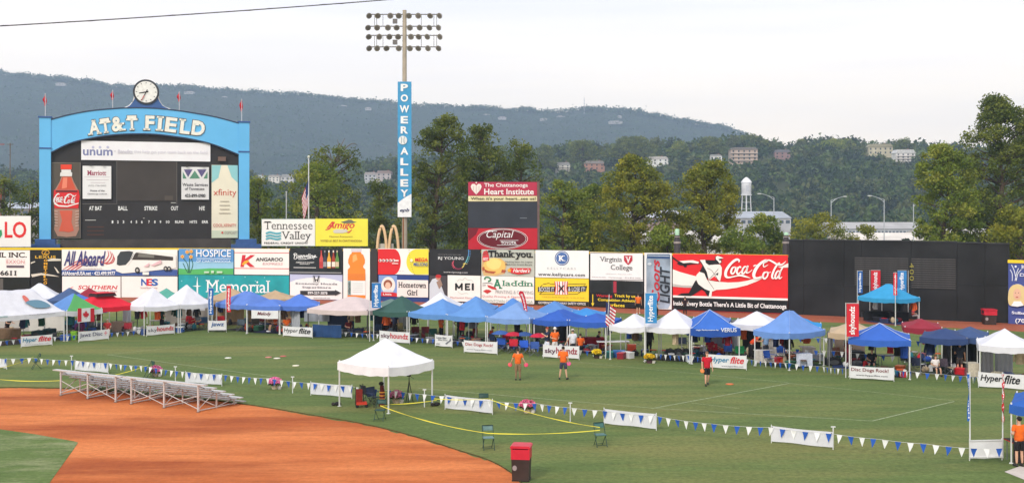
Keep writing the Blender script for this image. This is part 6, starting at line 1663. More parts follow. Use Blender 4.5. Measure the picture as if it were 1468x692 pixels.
o = MB(); o.add([(s.len * x, -.024, s.lift + s.h * z) for x, z in ((.6, .25), (.85, .55), (.92, .8), (.96, .55), (.8, .35), (.7, .2))], [(0, 1, 2, 3, 4, 5)]); o.build('drawing', paint((110, 114, 122)), s.root)
s = banner('white banner with thin red capitals under the second sky blue canopy', (665, 503.5), (712.5, 506.5), .72)
bt(s, 'Disc Dogs Rock!', .05, .88, .48, .8, (170, 60, 66), .01); bt(s, 'www.hyperflite.com', .08, .85, .16, .3, (150, 150, 156))
s = banner('white banner with a dark word behind the three standing people', (778.5, 511), (830, 513.8), .74)
bt(s, 'sky', .05, .36, .22, .72, (96, 60, 80), .03); bt(s, 'houndz', .37, .96, .33, .85, (150, 50, 66), .05)
s = banner('white banner with a teal and red slanted word behind the man in the red shirt', (1015, 526), (1070, 528.5), .74)
bt(s, 'Hyper', .05, .55, .32, .82, TEAL, .02, .2); bt(s, 'flite', .58, .94, .36, .88, CRED, .04, .3); bt(s, 'www.hyperflite.com', .35, .92, .08, .22, (130, 130, 136))
s = banner('white banner with thin dark red capitals under the royal blue canopy at the right', (1218.5, 541), (1281.5, 544.5), .64)
bt(s, 'Disc Dogs Rock!', .03, .88, .5, .86, (120, 40, 44), .01); bt(s, 'www.hyperflite.com', .14, .86, .18, .34, (96, 96, 100))
s = banner('large white banner with a heavy black slanted word at the right edge', (1402.5, 553), (1482, 558.5), .72)
bt(s, 'Hyper', .04, .44, .28, .84, (26, 26, 28), .03, .2); bt(s, 'flite', .47, .76, .3, .9, (26, 26, 28), .05, .3)
near_banners = []
for l, r_, h, lab in (((-12, 525), (9, 527.2), .5, 'blank white banner cut by the left edge'), ((107, 529.5), (154.5, 533.5), .5, 'blank white banner with blue pennants behind the left end of the bleachers'),
        ((265.5, 547), (317.5, 551), .52, 'blank white banner with blue pennants right above the bleachers'), ((445, 564), (504, 569), .56, 'blank white banner with blue pennants left of the lone white canopy'),
        ((637.5, 584), (705.5, 591.5), .58, 'blank white banner with blue pennants right of the lone white canopy'), ((865.5, 606), (940.5, 614), .6, 'blank white banner with blue pennants right of the flat yellow tape corner'),
        ((1105.5, 631.5), (1194, 641), .58, 'blank white banner with blue pennants at the lower right beside a white post')):
    s = banner(lab, l, r_, h, (216, 216, 220), group='blank white banners on the near pennant line'); near_banners.append(s)
    gm = MB().lathe([(.012, 0), (.02, .004), (.012, .008)], n=8).mesh('eyelet', metal((120, 118, 112)))
    for a in (.02, .98):
        o = link('eyelet', gm, s.root, (s.len * a, -.02, s.lift + s.h * .93)); o.rotation_euler = (R(90), 0, 0)
# box banner at the lower right
s = banner('white framed banner under the blue and red twisted flags at the lower right', (1390.5, 657), (1437, 656), .66, group='banners')
MB().b2(0, s.len, -.03, .02, .1, .15).b2(0, s.len, -.03, .02, .7, .74).build('rail', LEGW, s.root)

# ------------------------------------------------------------------ pennant strings
PW, PB = fabric((236, 236, 234), .15), fabric((44, 92, 178), .15)
def pennants(label, pts, spacing=.42, drop=.33, wdt=.225, z=.72, group='pennant strings', sagg=.04, start=0):
    """pts = world (X, Y, z) points the cord passes"""
    pts = [Vector(p) for p in pts]
    r = thing('pennant_string', label, 'pennant string', tuple(pts[0]), 0, group)
    o0 = pts[0]; cord = []
    path = []
    for a, c in zip(pts[:-1], pts[1:]):
        n = max(4, int((c - a).length / .35))
        for i in range(n):
            t = i / n; p = a.lerp(c, t); p.z -= sagg * 4 * t * (1 - t) * min(1, (c - a).length / 3); path.append(p)
    path.append(pts[-1])
    MB().tube([tuple(p - o0) for p in path], .006, 4).build('cord', mat((210, 210, 206), .7, 'cord'), r)
    meshes = []
    for m in (PW, PB):
        for v in range(3):
            b = MB(); y1 = (.0, .03, -.035)[v]; x1 = (0, .02, -.03)[v]
            b.add([(-wdt / 2, 0, 0), (wdt / 2, 0, 0), (wdt * .3, y1 * .5, -drop * .42), (x1, y1, -drop), (-wdt * .3, y1 * .5, -drop * .42), (0, y1 * .8 + .012, -drop * .4)], [(0, 5, 4), (0, 1, 5), (1, 2, 5), (5, 2, 3), (4, 5, 3)])
            meshes.append(b.mesh('pennant', m))
    acc = 0; k = start; rs = random.Random(int(o0.x * 10))
    for a, c in zip(path[:-1], path[1:]):
        L = (c - a).length; d = (c - a) / max(L, 1e-6)
        while acc < L:
            p = a + d * acc - o0
            o = link('pennant', meshes[(k % 2) * 3 + rs.randrange(3)], r, tuple(p), math.atan2(d.y, d.x) + rs.uniform(-.15, .15))
            o.rotation_euler[0] = rs.uniform(-.18, .12); o.rotation_euler[1] = -math.atan2(d.z, math.hypot(d.x, d.y)) + rs.uniform(-.05, .05)
            k += 1; acc += spacing * rs.uniform(.92, 1.08)
        acc -= L
    return r
def gp(x, y, z): X, Y = G(x, y, z); return (X * (1 + BACK / Y), Y + BACK, z)
BACK = 0.0
def wb(s, a, off=-.04, z=.6):
    c, sn = math.cos(s.rz), math.sin(s.rz)
    return (s.A.x + c * s.len * a - sn * off, s.A.y + sn * s.len * a + c * off, z)
nb = near_banners
pennants('near blue and white pennant string from the left edge to the lone canopy',
    [gp(-60, 508.5, .62), wb(nb[0], 0), wb(nb[0], 1), gp(44, 512.5, .62), wb(nb[1], 0), wb(nb[1], 1), gp(205, 524, .66), wb(nb[2], 0), wb(nb[2], 1), gp(385, 542, .66), wb(nb[3], 0), wb(nb[3], 1)])
pennants('near pennant string from the lone canopy to the framed banner at the lower right',
    [wb(nb[3], 1), gp(560, 559, .66), gp(609, 565, .66), wb(nb[4], 0), wb(nb[4], 1), gp(770, 578, .66), gp(818, 584, .68), wb(nb[5], 0), wb(nb[5], 1), gp(1020, 607, .64), wb(nb[6], 0), wb(nb[6], 1), gp(1260, 629, .62), gp(1330, 636, .6), gp(1390, 642, .58), gp(1436, 642, .58)], start=1)
for i, (xx, a) in enumerate(()): pass
pm = MB().tube([(0, 0, 0), (0, 0, .78)], .025, 6).mesh('shaft', LEGW); cm_ = MB().box((0, 0, .79), (.16, .05, .04)).mesh('top_clip', LEGW)
for x, y, lab in ((102.5, 530, 'short white stake by the left blank banner behind the bleachers'), (251.5, 547, 'short white stake left of the blank banner right above the bleachers'), (419.5, 563, 'short white stake between the pink flowers and a blank banner'),
                  (608.5, 583, 'short white stake by the right foot of the lone canopy'), (817.5, 604, 'short white stake left of the flat blank banner near the yellow tape'), (1194.5, 641.5, 'short white stake at the right end of the lower right blank banner')):
    X, Y = G(x, y); r = thing('stake', lab, 'stake', (X, Y, 0), 0, 'short white stakes'); link('shaft', pm, r); link('top_clip', cm_, r)
BACK = .5
pennants('blue and white pennant string in front of the left canopies', [gp(-60, 494, .36), gp(30, 487, .36), gp(75, 484, .38), gp(113, 481, .38), gp(156, 478, .38), gp(207, 473, .38), gp(250, 472, .38)], z=.5, spacing=.45)
pennants('blue and white pennant string in front of the pinkish and dark green canopies', [gp(447, 475, .38), gp(500, 477, .38), gp(544, 480, .38), gp(587, 484, .38), gp(623, 487, .38)], spacing=.45)
pennants('blue and white pennant string in front of the sky blue canopies', [gp(648, 489, .38), gp(700, 493, .38), gp(778, 499, .38), gp(830, 503, .4), gp(866, 505, .38)], spacing=.45)
pennants('blue and white pennant string from the blue upright flag to the red upright flag', [gp(941, 508, .4), gp(990, 511, .66), gp(1015, 514, .4), gp(1070, 516, .4), gp(1132, 522, .68), gp(1180, 527, .38), gp(1213, 530, .66)], spacing=.45)
pennants('blue and white pennant string in front of the navy canopy at the right', [gp(1281, 532, .4), gp(1306, 534, .66), gp(1350, 538, .56), gp(1388, 541, .38), gp(1403, 542, .64)], spacing=.45)
BACK = 1.0
pennants('far pennant string seen through the left part of the canopy row', [gp(560, 449, 1.0), gp(640, 450, 1.0), gp(760, 455, 1.0), gp(870, 462, 1.0)], spacing=.6)
pennants('far pennant string seen between the small white canopy and the lettered blue one', [gp(870, 464, 1.0), gp(930, 469, 1.05), gp(990, 474, 1.0), gp(1060, 478, 1.0)], spacing=.5)
pennants('far pennant string seen across the open grass left of the red upright flag', [gp(1060, 478, 1.0), gp(1130, 485, 1.0), gp(1190, 487, 1.0), gp(1290, 489, 1.0), gp(1400, 497, 1.0), gp(1500, 503, 1.0)], spacing=.5)
pennants('lower second pennant string behind the canopies at the right', [gp(1130, 502, .9), gp(1200, 506, .9), gp(1290, 514, .9)], spacing=.5)
for x, y, lab in ((546, 464, 'orange-tipped white post'),): pass

BACK = 0.0
# ------------------------------------------------------------------ upright flags
def vflag(label, x, ybase, ytop, fx0, fx1, fy0, fy1, rgb, word, base_z=0, D=None, twist=0, group='upright sponsor flags', tcol=(244, 244, 246), side=1):
    Y = D or G(x, ybase)[1]; k = FP / Y; X = (x - CX) / k
    r = thing('upright_flag', label, 'flag', (X, Y, 0), 0, group)
    zt_ = lambda y: H - (y - YH) / k
    MB().tube([(0, 0, 0), (0, 0, zt_(ytop))], .03, 6, 0, .018).build('pole', LEGW, r)
    x0, x1 = (fx0 - CX) / k - X, (fx1 - CX) / k - X
    z1, z0 = zt_(fy0), zt_(fy1)
    MB().tube([(x0, 0, z1 + .02), (x1, 0, z1 + .02)], .015, 5).build('crossbar', LEGW, r)
    n = 14; vs = []; w = x1 - x0; xm = (x0 + x1) / 2
    def pos(t, sx_):
        z = z1 + (z0 - z1) * t; a = twist * t * 2 * PI; hw = w / 2
        return (xm + math.cos(a) * hw * sx_ + .01 * math.sin(t * 8), -.03 + math.sin(a) * hw * sx_ + .02 * math.sin(t * 7 + 1), z)
    for i in range(n + 1):
        vs += [pos(i / n, -1), pos(i / n, 1)]
    b = MB(); b.add(vs, [(2 * i, 2 * i + 2, 2 * i + 3, 2 * i + 1) for i in range(n)], 0, True); b.build('flag_cloth', fabric(rgb, .12), r)
    if word:
        gv, fs = glyphs(word, .03); o = MB(); out = []
        for gx, gy in gv:
            t = .94 - .86 * gx; sx_ = .6 - 1.2 * gy
            p = pos(t, sx_); out.append((p[0], p[1] - .012, p[2]))
        o.add(out, fs); o.build('lettering', paint(tcol), r)
    return r
HB_, SR_ = (52, 122, 190), (214, 46, 58)
vflag('blue upright flag with white lettering left of the dark green canopy', 530, 489, 403, 533, 546, 405.5, 441, HB_, 'Hyperflite')
vflag('blue upright flag with white lettering in front of the small white canopy', 924.5, 519, 418.5, 925, 941.5, 420, 463, (62, 142, 200), 'Hyperflite')
vflag('red upright flag with white lettering at the corner of the royal blue canopy', 1212.5, 541, 433.5, 1213.5, 1231, 435, 482, SR_, 'skyhoundz')
vflag('narrow blue upright flag left of the small framed banner', 298.5, 475, 412, 299, 306, 413, 451, (46, 100, 172), 'Hyperflite')
vflag('narrow red upright flag right of the small framed banner', 324, 475, 409, 325, 331, 409.5, 447, SR_, 'skyhoundz')
vflag('dark blue narrow flag on the left pole of the azure canopy by the black wall', 1229, 461, 387.5, 1229.5, 1236.5, 388.5, 420, (44, 96, 164), 'Hyperflite')
vflag('red flag rising behind the azure canopy by the black wall', 1247, 456.5, 387, 1248.5, 1262, 387.5, 416, SR_, 'skyhoundz')
vflag('red narrow flag on the front pole of the azure canopy by the black wall', 1283.5, 467, 390, 1280.5, 1286, 391, 423, SR_, 'skyhoundz')
vflag('blue flag on the right pole of the azure canopy by the black wall', 1302, 459.5, 387.5, 1286.5, 1299.5, 388, 419, (58, 134, 196), 'Hyperflite')
vflag('thin twisted blue flag on a white pole at the lower right', 1390.5, 658, 533, 1386, 1390, 536, 603, (44, 104, 184), 'Hyperflite', twist=.5)
vflag('thin red and white twisted flag on a white pole at the lower right', 1437.5, 656, 533, 1435.5, 1439.5, 536, 608, SR_, 'skyhoundz', twist=2.2)
# feather flag
x, y = 755.5, 498
Y = G(x, y)[1]; k = FP / Y
r = thing('feather_flag', 'curved red feather flag with white lettering above the pale sky blue canopy', 'flag', ((x - CX) / k, Y - .5, 0))
zq = lambda yy: H - (yy - YH) / k
fp = [(0, 0, 0), (-.05, 0, 1.2), (-.12, 0, zq(455)), (-.18, 0, zq(440)), (-.3, 0, zq(425)), (-.42, 0, zq(418)), (-.36, 0, zq(416)), (-.28, 0, zq(417.5))]
MB().tube(catmull(fp, 4), .02, 6).build('pole', LEGW, r)
L_ = catmull([(-.02, zq(455)), (-.14, zq(440)), (-.3, zq(427)), (-.44, zq(419.5)), (-.36, zq(416))], 4); R_ = catmull([(.14, zq(456)), (.1, zq(440)), (0, zq(427)), (-.1, zq(420)), (-.2, zq(416.4))], 4)
vs = [q for a, c in zip(L_, R_) for q in ((a[0] - .1, -.04, a[1]), (c[0] - .1, -.02, c[1]))]
b = MB(); b.add(vs, [(2 * i, 2 * i + 1, 2 * i + 3, 2 * i + 2) for i in range(len(L_) - 1)], 0, True); b.build('flag_cloth', fabric((196, 36, 56), .12), r)
gv, fs = glyphs('skyhoundz', .03); o = MB(); out = []
for gx, gy in gv:
    t = .05 + .7 * gx; i = min(int(t * (len(L_) - 1)), len(L_) - 2); f = t * (len(L_) - 1) - i
    a = [L_[i][j] + (L_[i + 1][j] - L_[i][j]) * f for j in (0, 1)]; c = [R_[i][j] + (R_[i + 1][j] - R_[i][j]) * f for j in (0, 1)]
    g_ = .8 - .6 * gy; out.append((a[0] + (c[0] - a[0]) * g_ - .1, -.06, a[1] + (c[1] - a[1]) * g_))
o.add(out, fs); o.build('lettering', paint((240, 230, 232)), r)
# striped flag on a leaning pole beside the royal blue canopy
x, y = 868, 513; Y = G(x, y)[1]; k = FP / Y
r = thing('flag', 'striped flag with blue canton on a leaning pole beside the royal blue canopy', 'flag', ((x - CX) / k, Y - .3, 0))
MB().tube([(-.02, 0, 0), (.2, 0, H - (421 - YH) / k)], .022, 6).build('pole', LEGW, r)
fl = link('flag_cloth', None, r, (.16, -.02, 0)); bpy.data.objects.remove(fl)
us_flag(r, .62, 1.35, H - (432 - YH) / k, .9, 10)
# maple leaf flag on the green-fronted canopy
s = Sign('hanging_flag', 'red and white flag with a red leaf hanging from the green-fronted canopy', 'flag', 111, G(111, 488)[1] - .12, 135, G(135, 485)[1] - .12)
s.board(111, 135, 441.5, 461, (236, 234, 232), .01, 'cloth'); s.rects([(111, 116.6, 441.5, 461), (129.4, 135, 441.5, 461)], (206, 36, 50), 'red_band')
lf = [(0, -1), (.18, -.62), (.38, -.7), (.3, -.25), (.5, -.42), (.62, -.3), (.95, -.35), (.82, .0), (.95, .1), (.5, .42), (.55, .6), (.08, .52), (.08, .95)]
lf = lf + [(-a, b_) for a, b_ in lf[::-1][:-1]]
s.poly([(122.9 + a * 4.6, 450.6 + b_ * 6.4) for a, b_ in lf], (206, 36, 50), 'leaf_emblem')

# ------------------------------------------------------------------ bleachers
AL = mat((204, 200, 196), .45, 'metal', .3, .08, 6); ALD = mat((172, 168, 162), .5, 'metal', .3, .08, 6)
A_, B_ = Vector(G(86, 567)), Vector(G(283, 590.5))
ud = (B_ - A_).normalized(); vd = Vector((-ud.y, ud.x)); rzb = math.atan2(ud.y, ud.x)
def bleacher(label, off, L, nfr):
    p = A_ + ud * off
    r = thing('bleacher', label, 'bleacher', (p.x, p.y, 0), rzb, 'aluminium bleachers on the dirt')
    rows = 5; dep = .56; rise = .22
    seat = MB().box((L / 2 - 0, 0, 0), (L + .9, .25, .045)).mesh('seat_plank', AL)
    foot = MB().box((L / 2 - 0, 0, 0), (L + .7, .24, .04)).mesh('foot_plank', ALD)
    for i in range(rows):
        # row 0 is the top row, nearest the camera
        z = 1.22 - i * rise; y = .06 + i * dep
        link('seat_plank', seat, r, (0, y, z))
        if i < rows: link('foot_plank', foot, r, (0, y + .3, max(.12, z - .24)))
    for f in range(nfr):
        x = L * f / (nfr - 1)
        fr = MB()
        fr.box((x, .05, .59), (.075, .06, 1.16)).box((x, dep * 2 + .05, .37), (.06, .05, .72)).box((x, dep * 4 + .05, .14), (.06, .05, .26))
        fr.tube([(x, 0, .06), (x, dep * 4.4, .06)], .03, 4).tube([(x, 0, .1), (x, dep * 2, .78)], .025, 4).tube([(x, .05, 1.16), (x, dep * 4.1, .28)], .03, 4)
        fr.tube([(x, dep * 2, .06), (x, dep * 4, .28)], .022, 4)
        fr.build('frame', AL, r)
        MB().box((x, .05, .01), (.16, .14, .02)).build('base_plate', mat((90, 84, 78), .7, 'steel'), r)
    for f in range(nfr - 1):
        x0, x1 = L * f / (nfr - 1), L * (f + 1) / (nfr - 1)
        xm = (x0 + x1) / 2
        if f % 2 == 0: c0, c1 = (x0, x1)
        else: c0, c1 = (x1, x0)
        MB().tube([(c0, .02, .14), (c1, .02, .72)], .022, 4).build('brace', AL, r)
        MB().tube([(c1, .06, .14), (c0, .06, .72)], .022, 4).build('brace', AL, r)
        MB().tube([(c0, dep * 2, .12), (c1, dep * 2, .6)], .02, 4).build('brace', AL, r)
    MB().box((L * .55, .14, .92), (.12, .08, .05)).build('bracket', mat((60, 58, 58), .5, 'steel'), r)
    return r
Ltot = (B_ - A_).length
bleacher('left half of the low aluminium bleachers on the red dirt', 0, Ltot * .42, 3)
bleacher('right half of the low aluminium bleachers on the red dirt', Ltot * .535, Ltot * .465, 3)

# ------------------------------------------------------------------ furniture
def folding_chair(label, x, y, face, rgb=(42, 78, 72)):
    X, Y = G(x, y); r = thing('folding_chair', label, 'chair', (X, Y, 0), face, 'green folding chairs')
    m = mat(rgb, .5, 'metal_paint', .1); fr = mat((34, 62, 56), .5, 'metal_paint', .1)
    MB().box((0, 0, .44), (.4, .38, .025)).build('seat', m, r)
    b = MB(); b.add([(x_ * .2, .2 + .03 * (1 - abs(x_)) + o_, z) for o_ in (0, .015) for z in (.66, .86) for x_ in (-1, -.5, 0, .5, 1)], [(i, i + 1, i + 6, i + 5) for i in (0, 1, 2, 3)] + [(i + 10, i + 15, i + 16, i + 11) for i in (0, 1, 2, 3)] + [(5 + i, 6 + i, 16 + i, 15 + i) for i in range(4)], 0, True)
    b.build('backrest', m, r)
    for sx_ in (-1, 1):
        MB().tube(catmull([(sx_ * .2, -.24, 0), (sx_ * .2, -.0, .42), (sx_ * .2, .2, .86)], 3), .014, 6).build('front_leg', fr, r)
        MB().tube([(sx_ * .17, .26, 0), (sx_ * .17, -.14, .44)], .013, 6).build('rear_leg', fr, r)
    MB().tube([(-.2, -.2, .07), (.2, -.2, .07)], .01, 5).tube([(-.17, .22, .05), (.17, .22, .05)], .01, 5).tube([(-.2, .2, .86), (.2, .2, .86)], .014, 5).build('rung', fr, r)
    return r
folding_chair('green folding chair at the front foot of the lone white canopy', 545, 602, R(-12))
folding_chair('pale green-backed folding chair at the edge of the dirt holding the yellow tape', 700, 643.5, R(10), (104, 136, 132))
folding_chair('green folding chair at the right corner of the yellow tape', 860.5, 639, R(14), (70, 112, 108))
folding_chair('green folding chair standing against the blank banner with its back to the dirt', 693.5, 590.5, R(180), (36, 66, 58))
folding_chair('green folding chair on the grass at the far left', 52, 528.5, R(-60), (40, 80, 60))
folding_chair('green folding chair beside the pink flowers behind the bleachers', 214, 541, R(-50), (40, 80, 60))
def camp_chair(label, x, y, face, rgb, frame=(110, 112, 116), high=1.0):
    X, Y = G(x, y); r = thing('camp_chair', label, 'camp chair', (X, Y, 0), face, 'folding camp chairs under the canopies')
    c = cloth(rgb); f = metal(frame)
    b = MB(); b.add([(-.25, -.22, .45), (.25, -.22, .45), (.25, .2, .40), (-.25, .2, .40), (0, 0, .37)], [(0, 1, 4), (1, 2, 4), (2, 3, 4), (3, 0, 4)], 0, True); b.build('seat', c, r)
    h = .85 * high
    b = MB(); n = 4
    b.add([(-.27 + .54 * i / n, .2 + .1 * j / 3 + .05 * math.sin(PI * i / n), .42 + (h - .42) * j / 3) for j in range(4) for i in range(n + 1)], [(j * (n + 1) + i, j * (n + 1) + i + 1, (j + 1) * (n + 1) + i + 1, (j + 1) * (n + 1) + i) for j in range(3) for i in range(n)], 0, True); b.build('backrest', c, r)
    lg = ((-.27, -.24, 0, .25, -.22, .46), (.27, -.24, 0, -.25, -.22, .46), (-.27, .26, 0, .25, .2, .42), (.27, .26, 0, -.25, .2, .42), (-.28, -.24, 0, -.27, .22, .44), (.28, -.24, 0, .27, .22, .44))
    for q in lg[:4]: MB().tube([q[:3], q[3:]], .011, 5).build('leg', f, r)
    for s_ in (-1, 1):
        MB().tube([(s_ * .28, .26, 0), (s_ * .28, .3, h)], .011, 5).build('upright', f, r); MB().tube([(s_ * .29, -.24, 0), (s_ * .29, -.24, .62)], .011, 5).build('arm_post', f, r)
        MB().box((s_ * .3, .0, .63), (.07, .5, .025)).build('armrest', c, r)
    return r
BLU, RDD, GRN, BKC, NVC = (44, 86, 170), (186, 34, 50), (32, 120, 84), (34, 36, 42), (38, 52, 84)
for a in (
 ('blue camp chair, first left in the chair row under the pale sky blue canopy', 719, 504, .1, BLU), ('red camp chair right of the first blue one in the chair row', 735, 506, -.2, RDD), ('blue camp chair in the middle of the chair row, near the feather flag', 752, 508, .15, (46, 92, 190)),
 ('dark blue camp chair at the right end of the chair row', 766, 510, -.1, (56, 86, 150)), ('red camp chair in the shade behind the chair row', 727, 495, 2.9, RDD), ('navy camp chair in the shade left of the chair row', 709, 496, 2.4, NVC),
 ('red camp chair under the white canopy left of the small framed banner', 275, 472, .2, (196, 34, 46)), ('red camp chair second under the white canopy left of the small framed banner', 268, 469, -.3, (170, 30, 42)), ('steel blue camp chair left of the narrow blue flag', 292, 470.5, .2, (62, 92, 120)),
 ('grey camp chair with white arms under the cornflower blue canopy', 345, 474, .1, (84, 96, 104)), ('red camp chair behind the small framed banner', 318, 469, .5, (190, 40, 50)), ('dark red camp chair facing away below the bright red canopy', 182, 480, .1, (140, 34, 44)),
 ('grey camp chair right of the script banner', 366, 473, .2, (92, 86, 78)), ('maroon camp chair deep under the cornflower blue canopy', 376, 468, 0, (110, 30, 40)), ('wine red camp chair deep under the dark green canopy', 562, 478, 0, (96, 30, 36)), ('olive camp chair under the dark green canopy', 574, 480, .4, (96, 88, 50)),
 ('maroon camp chair right of the dark green canopy', 596, 486, .2, (96, 34, 40)), ('dark red camp chair under the first sky blue canopy', 611, 486, .3, (110, 32, 38)), ('green camp chair under the first sky blue canopy', 622, 489, .3, (44, 92, 78)),
 ('blue camp chair left of the green one under the lettered blue canopy', 1046, 514, .2, (58, 98, 176)), ('green camp chair under the lettered blue canopy', 1061, 517, -.1, (38, 140, 80)), ('blue camp chair under the steep medium blue canopy', 1104, 524, .6, (40, 80, 160)),
 ('red camp chair under the lettered blue canopy', 1024, 513, .1, (180, 34, 50)), ('bright blue camp chair beside the tables under the steep medium blue canopy', 1122, 516, .2, (50, 100, 190)), ('black camp chair left of the seated person in white', 1316, 536, .1, (40, 46, 66)), ('white-framed dark camp chair right of the seated person in white', 1357, 537, .3, (80, 70, 80)),
 ('brown camp chair beside the grey side curtain of the tan canopy', 1203, 519, .4, (120, 78, 60)), ('high-backed dark camp chair behind the row under the white canopy', 979, 503, 0, (42, 50, 66)), ('dark camp chair behind the small white canopy', 915, 498, 0, (36, 38, 44)),
 ('navy camp chair under the dark green canopy beside the flag pole', 541, 482, .1, (40, 56, 84)), ('black camp chair under the dark green canopy', 551, 479, -.2, (36, 38, 44)), ('black camp chair under the navy canopy', 1300, 528, .1, (34, 36, 44))):
    camp_chair(*a)
def table(label, x0, x1, y, dpt=.75, rgb=(226, 224, 220), skirt=None, h=.74, tops=()):
    X0, Y0 = G(x0, y); X1 = (x1 - CX) / FP * Y0; w = X1 - X0
    r = thing('table', label, 'table', ((X0 + X1) / 2, Y0 + dpt / 2, 0), 0, 'tables under the canopies')
    MB().box((0, 0, h), (w, dpt, .04)).build('table_top', mat(rgb, .6, 'plastic'), r)
    lm_ = MB().tube([(0, 0, 0), (0, 0, h - .02)], .016, 6).mesh('leg', LEGG)
    for sx_ in (-1, 1):
        for sy_ in (-1, 1): link('leg', lm_, r, (sx_ * (w / 2 - .1), sy_ * (dpt / 2 - .06), 0))
    if skirt:
        b = MB(); n = 16; vs = []
        for i in range(n + 1):
            t = i / n; yy = .02 * math.sin(t * 30)
            vs += [((t - .5) * (w + .04), -dpt / 2 - .02, h + .026), ((t - .5) * (w + .05), -dpt / 2 - .04 + yy, .06)]
        b.add(vs, [(2 * i, 2 * i + 1, 2 * i + 3, 2 * i + 2) for i in range(n)], 0, True)
        b.add([(-w / 2 - .02, -dpt / 2 - .02, h + .026), (w / 2 + .02, -dpt / 2 - .02, h + .026), (w / 2 + .02, dpt / 2, h + .026), (-w / 2 - .02, dpt / 2, h + .026)], [(0, 1, 2, 3)])
        b.build('table_cloth', cloth(skirt), r)
    return r
for a in (
 (('white folding table in front of the striped flag'), 856, 903, 507, .7, (228, 226, 222), None), ('table with a red cloth under the royal blue canopies', 812, 866, 501, .7, (150, 30, 40), (150, 26, 40)),
 ('cluttered table with a cream cloth under the steep medium blue canopy', 1083, 1110, 521, .6, (220, 212, 200), (214, 206, 196)), ('table draped in pale blue-grey cloth right of the steep canopy leg', 1142, 1164, 526, .7, (190, 198, 214), (196, 202, 216)),
 ('table with a cream cloth at the right leg of the azure canopy', 1150, 1169, 516, .8, (226, 206, 186), (230, 214, 196)), ('table with a black cloth under the azure canopy by the black wall', 1238, 1274, 460, .8, (30, 30, 34), (26, 26, 30)), ('second black-draped table right of the front pole of the azure canopy', 1276, 1302, 461, .8, (30, 30, 34), (26, 26, 30)),
 ('brown wooden table under the long white canopy', -6, 30, 487, .7, (150, 118, 82), (120, 96, 74)), ('folding table under the white canopy right of the bright red one', 214, 236, 474, .7, (190, 186, 180), None), ('dark table under the royal blue canopy at the right', 1262, 1296, 529, .7, (50, 54, 60), None),
 ('table with a beige cloth under the bright red canopy', 160, 190, 476, .6, (190, 170, 150), (176, 158, 140)), ('table under the tall white canopy at the right edge', 1388, 1405, 541, .7, (206, 200, 186), (200, 190, 170)), ('red-draped table under the small blue canopy at the lower right edge', 1453, 1500, 665, .8, (200, 40, 40), (44, 38, 40))):
    table(*a)
def crate(label, x0, x1, y, h, dpt, rgb, win=(70, 72, 74), group='dog crates under the canopies'):
    X0, Y0 = G(x0, y); w = (x1 - x0) / FP * Y0
    r = thing('dog_crate', label, 'dog crate', (X0 + w / 2, Y0 + dpt / 2, 0), R(random.uniform(-10, 10)), group)
    b = MB(); prof = [(-w / 2, 0), (w / 2, 0), (w / 2, h * .9), (w / 2 - .05, h), (-w / 2 + .05, h), (-w / 2, h * .9)]
    b.slab(prof, -dpt / 2, dpt / 2); b.build('body', cloth(rgb), r)
    MB().slab([(w * .34 * math.cos(t), h * .48 + h * .34 * math.sin(t)) for t in [2 * PI * i / 14 for i in range(14)]], -dpt / 2 - .012, -dpt / 2 + .002).build('mesh_window', mat(win, .9, 'mesh'), r)
    MB().tube(catmull([(-.12, 0, h), (0, 0, h + .07), (.12, 0, h)], 4), .014, 5).build('handle', cloth((30, 30, 32)), r)
for a in (
 ('black fabric dog crate, left one of the row under the white canopy', 957, 967, 516, .62, .6, (28, 29, 32)), ('black fabric dog crate in the middle of the row under the white canopy', 968, 979, 517, .66, .6, (32, 33, 36)), ('black fabric dog crate right in the row under the white canopy', 979.5, 989, 516, .62, .6, (28, 30, 34)),
 ('dark green striped crate under the long white canopy', 45, 60, 487, .62, .7, (40, 66, 72)), ('dark teal crate beside it under the long white canopy', 60.5, 75, 485, .66, .7, (46, 74, 80)), ('teal fabric crate under the white canopy right of the bright red one', 230, 241, 472, .55, .6, (50, 110, 118)),
 ('charcoal crate deep under the lettered blue canopy', 1075, 1086, 512, .8, .6, (36, 36, 40)), ('charcoal crate under the tan canopy', 1216, 1240, 522, .75, .7, (50, 52, 58)), ('black crate low on the grass under the tan canopy', 1186, 1206, 524, .42, .6, (30, 30, 34)),
 ('grey-blue crate under the dark green canopy', 556, 566, 482, .55, .6, (60, 70, 84)), ('black crate behind the people in orange', 668, 679, 488, .6, .6, (30, 32, 34)), ('dark crate below the hanging red and white flag', 136, 145, 480, .6, .6, (60, 62, 72)), ('blue bag-like crate below the hanging red and white flag', 126, 134, 481, .55, .5, (44, 80, 150)),
 ('black crate behind the royal blue canopy legs', 838, 850, 498, .6, .6, (34, 34, 38)), ('navy crate under the pinkish beige canopy', 505, 521, 481, .5, .6, (42, 54, 84)), ('purple crate behind the green chair bag at the left', 107, 118, 480, .8, .5, (130, 60, 120))):
    crate(*a)
def cooler(label, x0, x1, y, rgb, lid, h=.42):
    X0, Y0 = G(x0, y); w = (x1 - x0) / FP * Y0
    r = thing('cooler', label, 'cooler', (X0 + w / 2, Y0 + .2, 0), R(random.uniform(-12, 12)), 'coolers and bins on the grass')
    MB().box((0, 0, h * .4), (w, .38, h * .8)).build('body', mat(rgb, .5, 'plastic'), r)
    MB().box((0, 0, h * .9), (w + .02, .4, h * .2 - .004)).build('lid', mat(lid, .5, 'plastic'), r)
    for s_ in (-1, 1): MB().box((s_ * (w / 2 + .015), 0, h * .6), (.03, .16, .05)).build('handle', mat(lid, .5, 'plastic'), r)
